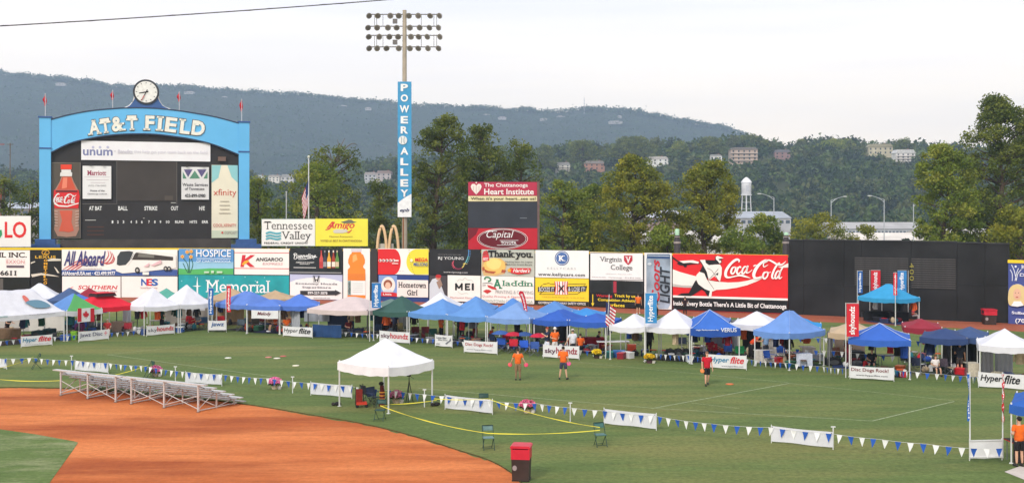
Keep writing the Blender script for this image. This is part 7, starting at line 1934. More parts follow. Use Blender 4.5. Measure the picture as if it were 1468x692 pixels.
for a in (
 ('blue cooler with a white lid right of the grey and red lettered banner', 252, 262, 476, (40, 78, 140), (226, 228, 228)), ('dark green chest beside the blue one under the white table', 869, 879, 513, (30, 84, 84), (60, 130, 130)), ('blue chest under the white table by the striped flag', 879.5, 896, 512, (46, 100, 168), (60, 116, 184)),
 ('orange-red drinks box right of the white table', 900, 912, 508, (226, 84, 48), (230, 92, 56), .62), ('small white chest by the black crates', 985, 991, 519, (210, 214, 218), (226, 228, 230)), ('red and white bin under the navy canopy', 1293, 1299, 541, (180, 40, 50), (230, 226, 222)), ('white bin under the azure canopy right leg', 1172, 1182, 517, (206, 210, 214), (220, 222, 224)),
 ('cream cardboard box stacked under the long white canopy', 8, 16, 483, (186, 160, 120), (196, 170, 130), .7), ('red bin beside the green crates at the left', 34, 41, 488, (150, 40, 44), (130, 34, 40)), ('brown box in front of the standing person under the sky blue canopy', 676, 688, 494, (170, 120, 86), (180, 130, 96)),
 ('bright green bag-like box by the leg of the green-fronted canopy', 101, 108, 487, (130, 190, 50), (150, 206, 60), .6), ('navy bin beside the bright red canopy leg', 202, 207, 480, (46, 72, 128), (50, 76, 132))):
    cooler(*a)
def curtain(label, x0, y0, x1, y1, z0, z1, rgb, waves=5, amp=.05, group='cloth screens under the canopies'):
    a, c = Vector(G(x0, y0)), Vector(G(x1, y1)); d = c - a; L = d.length
    r = thing('cloth_screen', label, 'cloth screen', (a.x, a.y, 0), math.atan2(d.y, d.x), group)
    n = 24; m_ = 5; vs = []; ph = x0
    for j in range(m_ + 1):
        for i in range(n + 1):
            t = i / n; q = j / m_
            vs.append((L * t, amp * math.sin(t * waves * 2 * PI + ph) * (1 - .5 * q) + .02 * math.sin(7 * q + t * 5), z0 + (z1 - z0) * q - .05 * math.sin(PI * t) * q))
    b = MB(); b.add(vs, [(j * (n + 1) + i, j * (n + 1) + i + 1, (j + 1) * (n + 1) + i + 1, (j + 1) * (n + 1) + i) for j in range(m_) for i in range(n)], 0, True)
    b.build('cloth', fabric(rgb, .15), r)
    MB().tube([(0, 0, z1), (L, 0, z1 - .01)], .012, 5).build('top_cord', LEGG, r)
    return r
for a in (
 ('off-white side wall of the long white canopy', 42, 476, 92, 478, .1, 2.0, (206, 200, 192), 3, .03), ('off-white back wall of the long white canopy at the left edge', -30, 478, 42, 476, .1, 2.0, (196, 188, 182), 3, .03), ('grey back curtain of the white canopy left of the framed banner', 236, 466, 302, 464, .1, 2.0, (150, 142, 134)), ('tan back curtain under the left tan canopy', 304, 463, 350, 463, .1, 2.0, (170, 146, 112)),
 ('tan back curtain under the right tan canopy', 352, 463, 424, 464, .1, 2.0, (164, 138, 106)), ('white patterned cloth hanging under the white canopy', 274, 467, 294, 467, 1.2, 1.9, (206, 204, 206), 2, .02), ('silver tied-back curtain under the right cornflower blue canopy', 418, 477, 430, 478, .3, 1.8, (176, 180, 186), 3, .06),
 ('grey hanging cloth under the pinkish beige canopy', 436, 478, 472, 478, .9, 1.8, (150, 154, 164), 3), ('blue tarpaulin screen in front under the pinkish beige canopy', 448, 483.5, 489, 485, .05, .95, (40, 72, 118), 3, .06), ('navy screen sloping behind the blue tarpaulin', 470, 477, 508, 478, .2, 1.35, (36, 52, 82), 3, .06),
 ('dark screen under the dark green canopy', 536, 476, 560, 476, .1, 1.4, (46, 58, 76), 3), ('pale grey screen behind the dark green canopy', 548, 472, 588, 473, .2, 1.4, (150, 152, 150), 3), ('grey-green curtain under the royal blue canopy', 762, 492, 792, 494, .3, 1.95, (130, 132, 120), 3), ('black curtain right of the grey-green one', 792, 494, 816, 496, .3, 1.95, (44, 42, 44), 3),
 ('grey back curtain under the lettered blue canopy', 1018, 503, 1058, 503, .2, 2.0, (128, 130, 134), 3), ('cream back curtain under the steep medium blue canopy', 1092, 511, 1128, 512, .1, 2.0, (210, 204, 198), 3, .04), ('dark curtain between the two blue canopies', 1064, 507, 1090, 509, .2, 2.0, (44, 42, 48), 3),
 ('grey tied side curtain at the left of the tan canopy', 1185, 524, 1194, 518, .05, 1.95, (172, 174, 176), 2, .08), ('taupe back curtain of the tan canopy', 1196, 514, 1240, 515, .1, 1.9, (120, 104, 92), 4), ('black curtain under the navy canopy', 1362, 530, 1404, 532, .05, 2.0, (24, 25, 30), 5), ('dark grey curtain edge left of the black one under the navy canopy', 1352, 531, 1363, 530, .05, 2.0, (70, 70, 76), 2),
 ('grey curtain under the white canopy at the right edge', 1406, 541, 1424, 541, .1, 1.9, (150, 150, 154), 3), ('light grey curtain right of the grey one under the white canopy at the right edge', 1426, 540, 1452, 542, .1, 1.9, (160, 162, 166), 4), ('white side sheet below the bright red canopy', 176, 474, 188, 473, .5, 1.9, (206, 210, 218), 2, .06)):
    curtain(*a)
def umbrella(label, x, y, z, rgb, rad=.62, group='small sun umbrellas over the camp chairs'):
    X, Y = G(x, y, z); r = thing('umbrella', label, 'umbrella', (X, Y, 0), 0, group)
    b = MB(); n = 8; vs = [(0, 0, z + .22)]
    for ring_ in (.5, 1):
        for i in range(n): vs.append((rad * ring_ * math.cos(2 * PI * i / n), rad * ring_ * math.sin(2 * PI * i / n), z + (.16 if ring_ < 1 else 0)))
    b.add(vs, [(0, 1 + i, 1 + (i + 1) % n) for i in range(n)] + [(1 + i, 9 + i, 9 + (i + 1) % n, 1 + (i + 1) % n) for i in range(n)])
    b.build('cloth', fabric(rgb), r); MB().tube([(0, 0, .5), (0, 0, z + .24)], .01, 5).build('shaft', LEGG, r)
umbrella('red chair umbrella in the shade left of the feather flag', 736, 480, 1.05, (190, 36, 60)); umbrella('red chair umbrella right of the feather flag', 772, 482, 1.0, (200, 40, 66)); umbrella('blue chair umbrella left of the red one under the pale sky blue canopy', 718, 478, 1.1, (60, 96, 160)); umbrella('navy chair umbrella between the two red ones', 752, 480, 1.05, (54, 84, 140))
def flowers(label, x, y, rgb, rad=.36, pot=(196, 176, 150)):
    X, Y = G(x, y); r = thing('potted_flowers', label, 'potted flowers', (X, Y, 0), 0, 'flower pots on the grass')
    MB().lathe([(.15, 0), (.2, .22), (.215, .24)], n=12).build('pot', mat(pot, .8, 'clay'), r)
    MB().lathe([(.09, 0), (.12, .14)], (.24, -.05, 0), n=10).build('small_pot', mat((206, 200, 190), .8, 'clay'), r)
    rs = np.random.RandomState(int(x)); n = 420
    v = rs.normal(size=(n, 3)); v /= np.linalg.norm(v, axis=1)[:, None]; v[:, 2] = np.abs(v[:, 2]); v *= rs.uniform(.75, 1.03, n)[:, None]
    c2 = tuple(min(255, int(c * 1.1 + 8)) for c in rgb)
    link('blossoms', quads_mesh('blossoms', v * np.array([rad, rad, rad * .8]) + (0, 0, .3), .05, [mat(rgb, .8, 'petal'), mat(c2, .8, 'petal')], rs.randint(0, 2, n), .5, rs), r)
    link('foliage', quads_mesh('foliage', v[:160] * np.array([rad * .9, rad * .9, rad * .3]) + (0, 0, .22), .06, [LF[1]], None, .3, rs), r)
PK = (226, 112, 164)
flowers('pink mum in a pot behind the bleachers', 223, 539, PK); flowers('pink mum in a clay pot between the bleachers and the lone canopy', 394, 557, PK); flowers('pink mum in a pot under the lone white canopy', 568, 577, (204, 112, 150)); flowers('pink mum in a pot right of the blank banner beside the lone canopy', 756, 591, (206, 96, 130))
flowers('yellow mum in a dark pot in front of the white table', 855.5, 513, (226, 190, 30), .32, (70, 52, 50)); flowers('yellow mum in a dark pot at the foot of the blue upright flag', 931, 520, (220, 180, 34), .34, (90, 60, 70))
# trash cans
def trash(label, x, y, w, h, dark=(60, 46, 42)):
    X, Y = G(x, y); r = thing('trash_can', label, 'trash can', (X, Y, 0), R(-8), 'trash cans with red tops')
    MB().prism([(-w * .46, -w * .46), (w * .46, -w * .46), (w * .46, w * .46), (-w * .46, w * .46)], 0, h * .03).build('base', mat((40, 34, 32), .6, 'plastic'), r)
    b = MB(); vs = []
    for z, q in ((h * .03, .44), (h * .62, .48)): vs += [(-w * q, -w * q, z), (w * q, -w * q, z), (w * q, w * q, z), (-w * q, w * q, z)]
    b.add(vs, [(0, 1, 5, 4), (1, 2, 6, 5), (2, 3, 7, 6), (3, 0, 4, 7), (4, 5, 6, 7)]); b.build('body', mat(dark, .6, 'plastic', 0, .2, 2), r)
    rd = mat((196, 36, 56), .45, 'plastic', 0, .1, 3); t_ = .02
    b = MB(); b.b2(-w * .5, -w * .42, -w * .5, w * .5, h * .62, h * .93).b2(w * .42, w * .5, -w * .5, w * .5, h * .62, h * .93).b2(-w * .42, w * .42, -w * .5, w * .5, h * .62, h * .68).b2(-w * .42, w * .42, w * .44, w * .5, h * .68, h * .93)
    b.b2(-w * .42, w * .42, -w * .5, -w * .44, h * .68, h * .9)
    b.build('hood', rd, r); b = MB(); b.slab([(-w * .54, h * .93), (w * .54, h * .93), (w * .54, h * .97), (w * .46, h), (-w * .46, h), (-w * .54, h * .97)], -w * .54, w * .54).build('lid', rd, r)
    for s_ in (-1,): MB().box((s_ * w * .505, 0, h * .8), (.012, w * .6, h * .17)).build('opening', mat((60, 18, 24), .7, 'plastic'), r)
    MB().slab([(-w * .3 + w * .12 * math.cos(t), h * .38 + w * .14 * math.sin(t)) for t in [2 * PI * i / 12 for i in range(12)]], -w * .49, -w * .455).build('label_mark', mat((150, 140, 140), .6, 'paint'), r)
trash('large dark trash can with a red hood at the foreground dirt edge', 747.5, 687, .62, 1.17)
trash('small dark trash can with a red hood by the black wall', 1418, 464.6, .95, 1.22)
# yellow tape
def tape(label, pts):
    r = thing('barrier_tape', label, 'tape', pts[0], 0, 'yellow barrier tapes'); o0 = Vector(pts[0]); b = MB(); q = []
    for a, c in zip(pts[:-1], pts[1:]):
        a, c = Vector(a), Vector(c); L = (c - a).length; n = max(6, int(L / .4))
        for i in range(n): t = i / n; p = a.lerp(c, t); p.z -= min(.5, .04 * L) * 4 * t * (1 - t) * .45; q.append(p - o0)
    q.append(Vector(pts[-1]) - o0)
    vs = []
    for i, p in enumerate(q):
        tw = .5 + .5 * math.sin(i * .9) * math.sin(i * .23)
        vs += [(p.x, p.y - .02 * tw, p.z - .006 - .010 * tw), (p.x, p.y + .02 * tw, p.z + .006 + .010 * tw)]
    b.add(vs, [(2 * i, 2 * i + 1, 2 * i + 3, 2 * i + 2) for i in range(len(q) - 1)], 0, True); b.build('tape', fabric((226, 212, 70), .1), r)
tape('yellow tape between the near folding chairs around the edge of the dirt', [gp(545, 581, .8), gp(700, 620.5, .78), gp(860, 616, .78)])
tape('yellow tape from the blank banner chair to the right corner chair', [gp(622, 571, .55), gp(700, 571, .75), gp(860, 612, .78)])
tape('yellow tape inside the lone white canopy', [gp(545, 581, .8), gp(560, 579, .6), gp(626, 573, .6)])
tape('yellow tape reaching the left edge along the dirt', [gp(-80, 543.5, .5), gp(0, 543.5, .5), gp(86, 545, .5)])
tape('yellow tape tied to the folding chair at the far left', [gp(-80, 540, .5), gp(0, 527, .6), gp(48, 511, .75)])
tape('yellow tape tied to the chair beside the pink flowers behind the bleachers', [gp(165, 537, .4), gp(212, 523, .75)])
# gear below the lone canopy
X, Y = G(521, 583)
r = thing('wheeled_gear_cart', 'orange and black folding cart loaded with bags under the lone white canopy', 'cart', (X, Y, 0), R(15))
MB().box((-.2, 0, .5), (.28, .3, .62)).build('frame_bag', cloth((128, 40, 30)), r); MB().box((-.1, -.08, .2), (.46, .32, .12)).build('red_tray', mat((196, 58, 38), .6, 'plastic'), r)
for sx_ in (-.3, .12): MB().tube([(sx_, -.2, .08), (sx_, -.15, .08)], .08, 12).build('wheel', mat((30, 30, 30), .7, 'rubber'), r)
MB().tube([(.02, 0, .1), (-.02, .05, 1.05)], .02, 5).tube([(-.36, 0, .1), (-.34, 0, .95)], .018, 5).build('handle', mat((36, 34, 34), .5, 'steel'), r)
camp_chair('navy camp chair beside the orange cart under the lone white canopy', 537, 582, .9, (52, 66, 96), (60, 60, 66)); camp_chair('dark camp chair leaning under the lone white canopy', 528, 577, 2.2, (44, 48, 60), (60, 60, 66))
X, Y = G(547.5, 582)
r = thing('folded_gear', 'rolled dark red and black bag standing by the front leg of the lone canopy', 'bag', (X, Y, 0), 0)
MB().tube([(0, 0, 0), (.02, 0, .5), (.0, 0, .95)], [.13, .12, .09], 8).build('roll', cloth((92, 34, 34)), r)
for z in (.35, .5, .65): MB().tube([(.008, 0, z - .02), (.008, 0, z + .02)], .136, 8).build('strap', mat((220, 150, 50), .7, 'strap'), r)
MB().ell((-.03, 0, 1.04), (.12, .1, .09), 8, 6).build('cap', cloth((34, 32, 34)), r)
X, Y = G(586.5, 577.5)
r = thing('tripod', 'black camera tripod under the right side of the lone white canopy', 'tripod', (X, Y, 0), 0)
TB_ = mat((34, 34, 36), .5, 'steel')
for i in range(3): a = i * 2.1 + .4; MB().tube([(0, 0, 1.05), (.2 * math.cos(a), .2 * math.sin(a), 0)], .018, 5).build('leg', TB_, r)
MB().tube([(0, 0, .9), (0, 0, 1.25)], .02, 6).build('column', TB_, r); MB().box((.0, 0, 1.3), (.16, .12, .12)).build('camera_body', TB_, r); MB().tube([(.05, 0, 1.25), (.22, .05, 1.12)], .01, 5).build('pan_handle', TB_, r)
# discs and scraps on the grass
for x, y, c, lab in ((397, 513.5, (226, 214, 200), 'pale disc lying left on the grass'), (406, 510.5, (190, 90, 80), 'reddish disc lying right of the pale one'), (424, 524, (230, 220, 196), 'cream disc on the grass left of the lone canopy peak'), (1046, 550.5, (206, 104, 50), 'orange disc on the grass right of the man in red'), (327, 513, (226, 222, 210), 'white disc on the grass above the chalk line'), (385, 512, (200, 120, 110), 'pink-red disc at the left on the grass')):
    X, Y = G(x, y); r = thing('flying_disc', lab, 'flying disc', (X, Y, .004), 0, 'flying discs lying on the grass')
    MB().lathe([(.2, 0), (.21, .02), (.16, .035), (.04, .04)], n=16).build('disc', mat(c, .5, 'plastic'), r)
    MB().lathe([(.19, .0), (.2, -.002), (.19, .001)], n=16).build('rim', mat(c, .5, 'plastic'), r)
X, Y = G(1458, 672)
b = MB(); b.add([(*G(1440, 676), .012), (*G(1500, 700), .012), (*G(1520, 680), .012), (*G(1462, 668), .012)], [(0, 1, 2, 3)])
b.build('ground_mat', mat((196, 186, 176), .9, 'cloth'), None, label='pale mat lying on the grass at the lower right edge', cat='mat')
for x, y0, y1, lab in ((1146.5, 462, 492, 'orange'),): pass

# ------------------------------------------------------------------ bags, bins and stools under the canopies
def bag(col, X, Y, rz, label, q):
    r = thing('duffel_bag', label, 'bag', (X, Y, 0), rz, 'bags on the grass under the canopies')
    MB().ell((0, 0, .17), (.34 * q, .17, .17), 10, 7, 0, .25).build('body', cloth(col), r)
    MB().tube(catmull([(-.16, 0, .3), (-.06, 0, .42), (.06, 0, .42), (.16, 0, .3)], 3), .014, 5).build('handle', cloth((40, 40, 42)), r)
def tote(col, X, Y, rz, label, q):
    r = thing('storage_bin', label, 'storage bin', (X, Y, 0), rz, 'bins on the grass under the canopies')
    MB().prism([(-.28 * q, -.2), (.28 * q, -.2), (.28 * q, .2), (-.28 * q, .2)], 0, .34).build('body', mat(col, .5, 'plastic'), r)
    MB().box((0, 0, .36), (.6 * q, .44, .035)).build('lid', mat(tuple(min(255, int(c * 1.25 + 20)) for c in col), .5, 'plastic'), r)
def backpack(col, X, Y, rz, label, q):
    r = thing('backpack', label, 'backpack', (X, Y, 0), rz, 'backpacks under the canopies')
    MB().ell((0, 0, .25), (.17 * q, .13, .26), 10, 8, 0, .15).build('body', cloth(col), r)
    MB().ell((0, -.12, .17), (.12, .06, .12), 8, 6).build('front_pocket', cloth(tuple(int(c * .8) for c in col)), r)
def stool(col, X, Y, rz, label, q):
    r = thing('folding_stool', label, 'stool', (X, Y, 0), rz, 'stools under the canopies')
    MB().box((0, 0, .42), (.36, .34, .03)).build('seat', cloth(col), r)
    for sx_, sy_ in ((-1, -1), (1, -1), (1, 1), (-1, 1)): MB().tube([(sx_ * .17, sy_ * .16, 0), (-sx_ * .15, sy_ * .16, .41)], .011, 5).build('leg', LEGD, r)
def jacket(col, X, Y, rz, label, q):
    r = thing('hanging_jacket', label, 'jacket', (X, Y, 0), rz, 'clothes hanging under the canopies')
    b = MB(); b.lathe([(.19 * q, 1.0), (.17 * q, 1.2), (.2 * q, 1.5), (.15 * q, 1.68), (.06, 1.76)], n=10); b.build('body', cloth(col), r)
    for s_ in (-1, 1): MB().tube([(s_ * .17 * q, 0, 1.62), (s_ * .26, -.03, 1.3), (s_ * .27, -.05, 1.1)], .055, 6).build('sleeve', cloth(col), r)
    MB().tube([(0, 0, 1.74), (0, 0, 1.98)], .006, 4).build('hook', LEGD, r)
CN = [('black', (32, 32, 36)), ('navy', (36, 48, 84)), ('dark red', (130, 28, 40)), ('royal blue', (44, 82, 168)), ('grey', (116, 116, 120)), ('brown', (104, 76, 56)), ('forest green', (36, 78, 56)), ('white', (212, 212, 212)), ('bright red', (200, 36, 46)), ('orange', (218, 96, 44)), ('teal', (40, 110, 122)), ('beige', (190, 170, 140))]
KN = [('duffel bag', bag), ('plastic bin', tote), ('backpack', backpack), ('folding stool', stool), ('hanging jacket', jacket)]
cr = random.Random(21)
SHORT = {'canopy with a green front and blue side behind the hanging red and white flag': 'green-fronted canopy'}
skip = ('alone on the grass', 'lower right edge', 'tip', 'rising behind', 'just showing', 'high peak behind')
for lab, X, Y, rz, w, d in TENTS:
    if any(q in lab for q in skip): continue
    combos = [(c, k) for c in CN for k in KN]; cr.shuffle(combos)
    wts = 12
    for (cn, cc), (kn, fn) in combos[:wts]:
        lx, ly = cr.uniform(-w * .42, w * .42), cr.uniform(-d * .3, d * .45)
        wx, wy = X + lx * math.cos(rz) - ly * math.sin(rz), Y + lx * math.sin(rz) + ly * math.cos(rz)
        tl = ' '.join(lab.split()[:12 - len(kn.split())]) if 0 else lab
        if len(('%s %s under the %s' % (cn, kn, lab)).split()) > 16: tl = SHORT.get(lab, ' '.join(lab.split()[:11]))
        fn(cc, wx, wy, cr.uniform(0, 6), ('%s %s under the %s' % (cn, kn, tl)) if len(('%s %s under the %s' % (cn, kn, tl)).split()) <= 16 else '%s %s, %s' % (cn, kn, tl), cr.uniform(.85, 1.2))

GCN = [('black', (30, 30, 32)), ('charcoal', (52, 54, 58)), ('navy', (34, 44, 70)), ('dark green', (34, 56, 44)), ('brown', (74, 58, 46)), ('dark blue', (36, 58, 104))]  # dark cloths added on the grass to deepen the shade beneath the canopies
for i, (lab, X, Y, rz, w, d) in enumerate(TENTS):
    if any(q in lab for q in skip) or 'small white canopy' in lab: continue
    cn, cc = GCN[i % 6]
    tl = ' '.join(lab.split()[:11]); r = thing('shade_ground_cloth', '%s shade-deepening cloth under the %s' % (cn, lab) if len(lab.split()) < 11 else '%s shade-deepening cloth, %s' % (cn, tl), 'shade-deepening cloth', (X, Y, .012 + .002 * (i % 6)), rz, 'cloths added to deepen the shade under the canopies')
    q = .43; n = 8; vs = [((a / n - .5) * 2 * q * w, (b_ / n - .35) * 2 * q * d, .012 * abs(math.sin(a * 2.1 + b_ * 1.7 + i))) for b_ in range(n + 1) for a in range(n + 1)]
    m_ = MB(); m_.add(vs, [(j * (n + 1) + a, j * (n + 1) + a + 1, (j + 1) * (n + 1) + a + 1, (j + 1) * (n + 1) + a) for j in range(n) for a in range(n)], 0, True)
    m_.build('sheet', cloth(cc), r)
# ------------------------------------------------------------------ people
def skin_mesh(vs, es, rs, sub=1):
    me = bpy.data.meshes.new('s'); me.from_pydata(vs, es, [])
    ob = bpy.data.objects.new('s', me); COL.objects.link(ob)
    m = ob.modifiers.new('s', 'SKIN'); m.use_smooth_shade = True
    if sub: q = ob.modifiers.new('d', 'SUBSURF'); q.levels = sub; q.render_levels = sub
    sv = me.skin_vertices[0].data
    for i, r in enumerate(rs): sv[i].radius = (r if isinstance(r, tuple) else (r, r))
    sv[0].use_root = True
    return ob
PENDING = []
def chain(V, E, Rr, start, pts):
    """append a chain of (point, radius) after vertex index start"""
    p = start
    for pt, r in pts:
        V.append(pt); Rr.append(r); E.append((p, len(V) - 1)); p = len(V) - 1
    return p
def arm_pts(s, mode):
    """s = side (-1 right, 1 left as seen from the front); front of the body is -y"""
    sh = (s * .19, 0, 1.42)
    if mode == 'down': el, wr = (s * .25, .02, 1.14), (s * .27, -.06, .89)
    elif mode == 'out': el, wr = (s * .30, .0, 1.16), (s * .40, -.08, .94)
    elif mode == 'bent': el, wr = (s * .27, .05, 1.15), (s * .14, -.22, 1.12)
    elif mode == 'hip': el, wr = (s * .36, .08, 1.18), (s * .2, -.04, 1.02)
    elif mode == 'up': el, wr = (s * .27, -.12, 1.2), (s * .1, -.28, 1.34)
    elif mode == 'fwd': el, wr = (s * .24, -.14, 1.18), (s * .2, -.4, 1.16)
    return sh, el, wr
def person(label, x, y, face, h=1.75, shirt=(224, 96, 30), legs=(150, 124, 90), shorts=True, hair=(60, 44, 34), hat=None, pose='stand', arms=('down', 'down'), skin=(206, 160, 132), sleeve=.5, shoe=(50, 46, 46), base=0.0, lean=0.0, Y=None):
    X, Yg = G(x, y)
    if Y: X, Yg = (x - CX) / FP * Y, Y
    r = thing('person', label, 'person', (X, Yg, base), face, None)
    S = h / 1.75
    off = Vector((0, 0, 0))
    pel = Vector((0, 0, .95))
    if pose == 'sit': pel = Vector((0, 0, .50))
    up = pel.z - .95
    def T(p, k=1.0):
        z = p[2] + up; y_ = p[1]
        if lean and p[2] > .95: dz = p[2] - .95; y_ -= math.sin(lean) * dz; z = pel.z + dz * math.cos(lean)
        return (p[0] * S, y_ * S, z * S)
    if pose == 'stand': L = [((s * .1, .0, .5), (s * .11, .02, .1), (s * .13, -.13, .03)) for s in (-1, 1)]
    elif pose == 'wide': L = [((s * .14, .0, .5), (s * .2, .02, .1), (s * .24, -.12, .03)) for s in (-1, 1)]
    elif pose == 'walk': L = [((-.1, -.1, .52), (-.1, -.08, .1), (-.11, -.24, .04)), ((.1, .04, .5), (.1, .2, .14), (.1, .08, .03))]
    elif pose == 'sit': L = [((s * .13, -.42, .5), (s * .14, -.48, .1), (s * .15, -.64, .03)) for s in (-1, 1)]
    def TL(p): return (p[0] * S, p[1] * S, p[2] * S)
    # body: one continuous surface
    V, E, Rr = [TL(pel)], [], [(.155 * S, .118 * S)]
    w = chain(V, E, Rr, 0, [(T((0, .0, 1.1)), (.145 * S, .11 * S)), (T((0, 0, 1.3)), (.175 * S, .12 * S))])
    nk = chain(V, E, Rr, w, [(T((0, .0, 1.43)), (.1 * S, .07 * S)), (T((0, -.005, 1.5)), .052 * S)])
    hd = chain(V, E, Rr, nk, [(T((0, -.02, 1.58)), (.07 * S, .082 * S)), (T((0, -.015, 1.66)), (.076 * S, .09 * S)), (T((0, -.01, 1.73)), (.05 * S, .06 * S))])
    HV = [T((0, -.118, 1.615)), T((.083, 0, 1.63)), T((-.083, 0, 1.63))]
    hands = []
    for s, mode in ((-1, arms[0]), (1, arms[1])):
        sh, el, wr = arm_pts(s, mode)
        wv, ev = Vector(wr), Vector(el)
        d = (wv - ev).normalized()
        e_ = chain(V, E, Rr, w, [(T(sh), .06 * S), (T(tuple(Vector(sh).lerp(ev, .5))), .05 * S), (T(el), .042 * S), (T(tuple(ev.lerp(wv, .6))), .036 * S), (T(wr), .026 * S)])
        palm = wv + d * .07
        pi_ = chain(V, E, Rr, e_, [(T(tuple(palm)), (.034 * S, .018 * S))])
        side = d.cross(Vector((s, 0, 0))).normalized() if abs(d.x) < .9 else Vector((0, -1, 0))
        inn = d.cross(side).normalized()
        for f in range(4):
            o = side * (-.027 + .018 * f); ln = (.062, .072, .068, .054)[f]
            k1 = palm + d * .035 + o; k2 = k1 + d * ln * .55 + inn * .006; k3 = k2 + d * ln * .42 + inn * .022
            chain(V, E, Rr, pi_, [(T(tuple(k1)), .010 * S), (T(tuple(k2)), .009 * S), (T(tuple(k3)), .007 * S)])
        th = wv + d * .03 - side * .035
        chain(V, E, Rr, pi_, [(T(tuple(th)), .012 * S), (T(tuple(th + d * .035 - side * .02)), .009 * S)])
        hands.append(T(tuple(palm + d * .05)))
    for s, (kn, an, toe) in zip((-1, 1), L):
        hp = (s * .085, 0, pel.z - .04)
        chain(V, E, Rr, 0, [(TL(hp), .088 * S), (TL(tuple(Vector(hp).lerp(Vector(kn), .55))), .072 * S), (TL(kn), .055 * S), (TL(tuple(Vector(kn).lerp(Vector(an), .4))), .053 * S), (TL(an), .034 * S)])
    sm_ = mat(skin, .6, 'skin', 0, .05, 5)
    PENDING.append((skin_mesh(V, E, Rr), 'body', sm_, r, None))
    # nose and ears belong to the head, eyes and mouth are small parts
    f = MB(); f.ell(T((0, -.108, 1.635)), (.012 * S, .02 * S, .02 * S), 6, 5)
    for s in (-1, 1): f.ell(T((s * .08, .005, 1.645)), (.012 * S, .02 * S, .03 * S), 6, 5)
    f.build('nose_and_ears', sm_, r, kind='stuff')
    for s in (-1, 1): MB().ell(T((s * .03, -.1, 1.665)), (.011 * S, .008 * S, .008 * S), 6, 4).build('eye', mat((40, 34, 32), .3, 'eye'), r)
    MB().ell(T((0, -.1, 1.595)), (.024 * S, .008 * S, .006 * S), 6, 4).build('mouth', mat((150, 90, 84), .6, 'lip'), r)
    hc = T((0, .012, 1.685)); MB().ell(hc, (.088 * S, .1 * S, .085 * S), 12, 8, 0, .12).build('hair', mat(hair, .9, 'hair', 0, .3, 20), r)
    if hat:
        b = MB(); b.ell(T((0, .0, 1.73)), (.088 * S, .1 * S, .06 * S), 12, 8); b.lathe([(.09 * S, 0), (.135 * S, -.012 * S), (.135 * S, -.018 * S), (.09 * S, -.01 * S)], T((0, -.01, 1.70)), 16); b.build('hat', cloth(hat), r)
    # shirt
    V, E, Rr = [T((0, 0, .86)) if pose != 'sit' else T((0, 0, .95))], [], [(.2 * S, .155 * S)]
    w = chain(V, E, Rr, 0, [(T((0, 0, 1.0)), (.198 * S, .15 * S)), (T((0, 0, 1.15)), (.195 * S, .148 * S)), (T((0, 0, 1.3)), (.215 * S, .15 * S))])
    chain(V, E, Rr, w, [(T((0, 0, 1.43)), (.125 * S, .088 * S)), (T((0, 0, 1.465)), .065 * S)])
    for s, mode in ((-1, arms[0]), (1, arms[1])):
        sh, el, wr = arm_pts(s, mode); sv, ev, wv = Vector(sh), Vector(el), Vector(wr)
        q = [(T(sh), .092 * S), (T(tuple(sv.lerp(ev, .7))), .085 * S)]
        if sleeve > .7: q += [(T(el), .06 * S), (T(tuple(ev.lerp(wv, .85))), .042 * S)]
        chain(V, E, Rr, w, q)
    PENDING.append((skin_mesh(V, E, Rr), 'shirt', cloth(shirt), r, None))
    # trousers or shorts
    V, E, Rr = [TL((0, 0, pel.z))], [], [(.18 * S, .14 * S)]
    chain(V, E, Rr, 0, [(TL((0, 0, pel.z + .1)), (.17 * S, .135 * S))])
    for s, (kn, an, toe) in zip((-1, 1), L):
        hp = (s * .09, 0, pel.z - .05); kv, av = Vector(kn), Vector(an)
        q = [(TL(hp), .12 * S), (TL(tuple(Vector(hp).lerp(kv, .5))), .105 * S), (TL(tuple(Vector(hp).lerp(kv, .95))), .094 * S)]
        if not shorts: q += [(TL(kn), .068 * S), (TL(tuple(kv.lerp(av, .5))), .062 * S), (TL(tuple(kv.lerp(av, .95))), .056 * S)]
        chain(V, E, Rr, 0, q)
    PENDING.append((skin_mesh(V, E, Rr), 'shorts' if shorts else 'trousers', cloth(legs), r, None))
    for s, (kn, an, toe) in zip((-1, 1), L):
        a = Vector(an); t = Vector(toe); b = MB(); d = (t - a); d.z = 0; mid = a + d * .42
        b.ell(TL((mid.x, mid.y, a.z - .055)), (.05 * S, .145 * S, .055 * S), 10, 6, rz=math.atan2(d.y, d.x) + PI / 2)
        b.build('shoe', mat(shoe, .7, 'leather'), r)
    return r, hands
def held_disc(r, hpos, rgb, label):
    o = MB().lathe([(.105, -.004), (.115, .01), (.085, .02), (.02, .024)], n=18)
    c = Matrix.Rotation(r.rotation_euler[2], 3, 'Z') @ Vector(hpos) + Vector(r.location)
    q = thing('flying_disc', label, 'flying disc', tuple(c), 0, None)
    d = o.build('disc', mat(rgb, .5, 'plastic'), q); d.rotation_euler = (R(70), R(15), 0)
    return q
OR = (240, 106, 34)
r, hh = person('person in an orange shirt and khaki trousers walking away with pink discs in both hands', 742.5, 544.5, R(175), 1.66, OR, (140, 112, 84), False, arms=('out', 'out'), pose='stand', hair=(70, 52, 40))
held_disc(r, hh[0], (232, 70, 110), 'pink disc in the right hand of the person in khaki trousers'); held_disc(r, hh[1], (232, 80, 90), 'reddish pink disc in the left hand of the person in khaki trousers')
r, hh = person('orange-shirted person in dark plaid shorts standing legs apart with a pink disc', 807.5, 543.5, R(165), 1.74, OR, (66, 64, 84), True, pose='wide', arms=('down', 'bent'), hair=(56, 44, 38))
held_disc(r, (hh[0][0], hh[0][1], hh[0][2] + .06), (240, 80, 150), 'bright pink disc held by the person in plaid shorts')
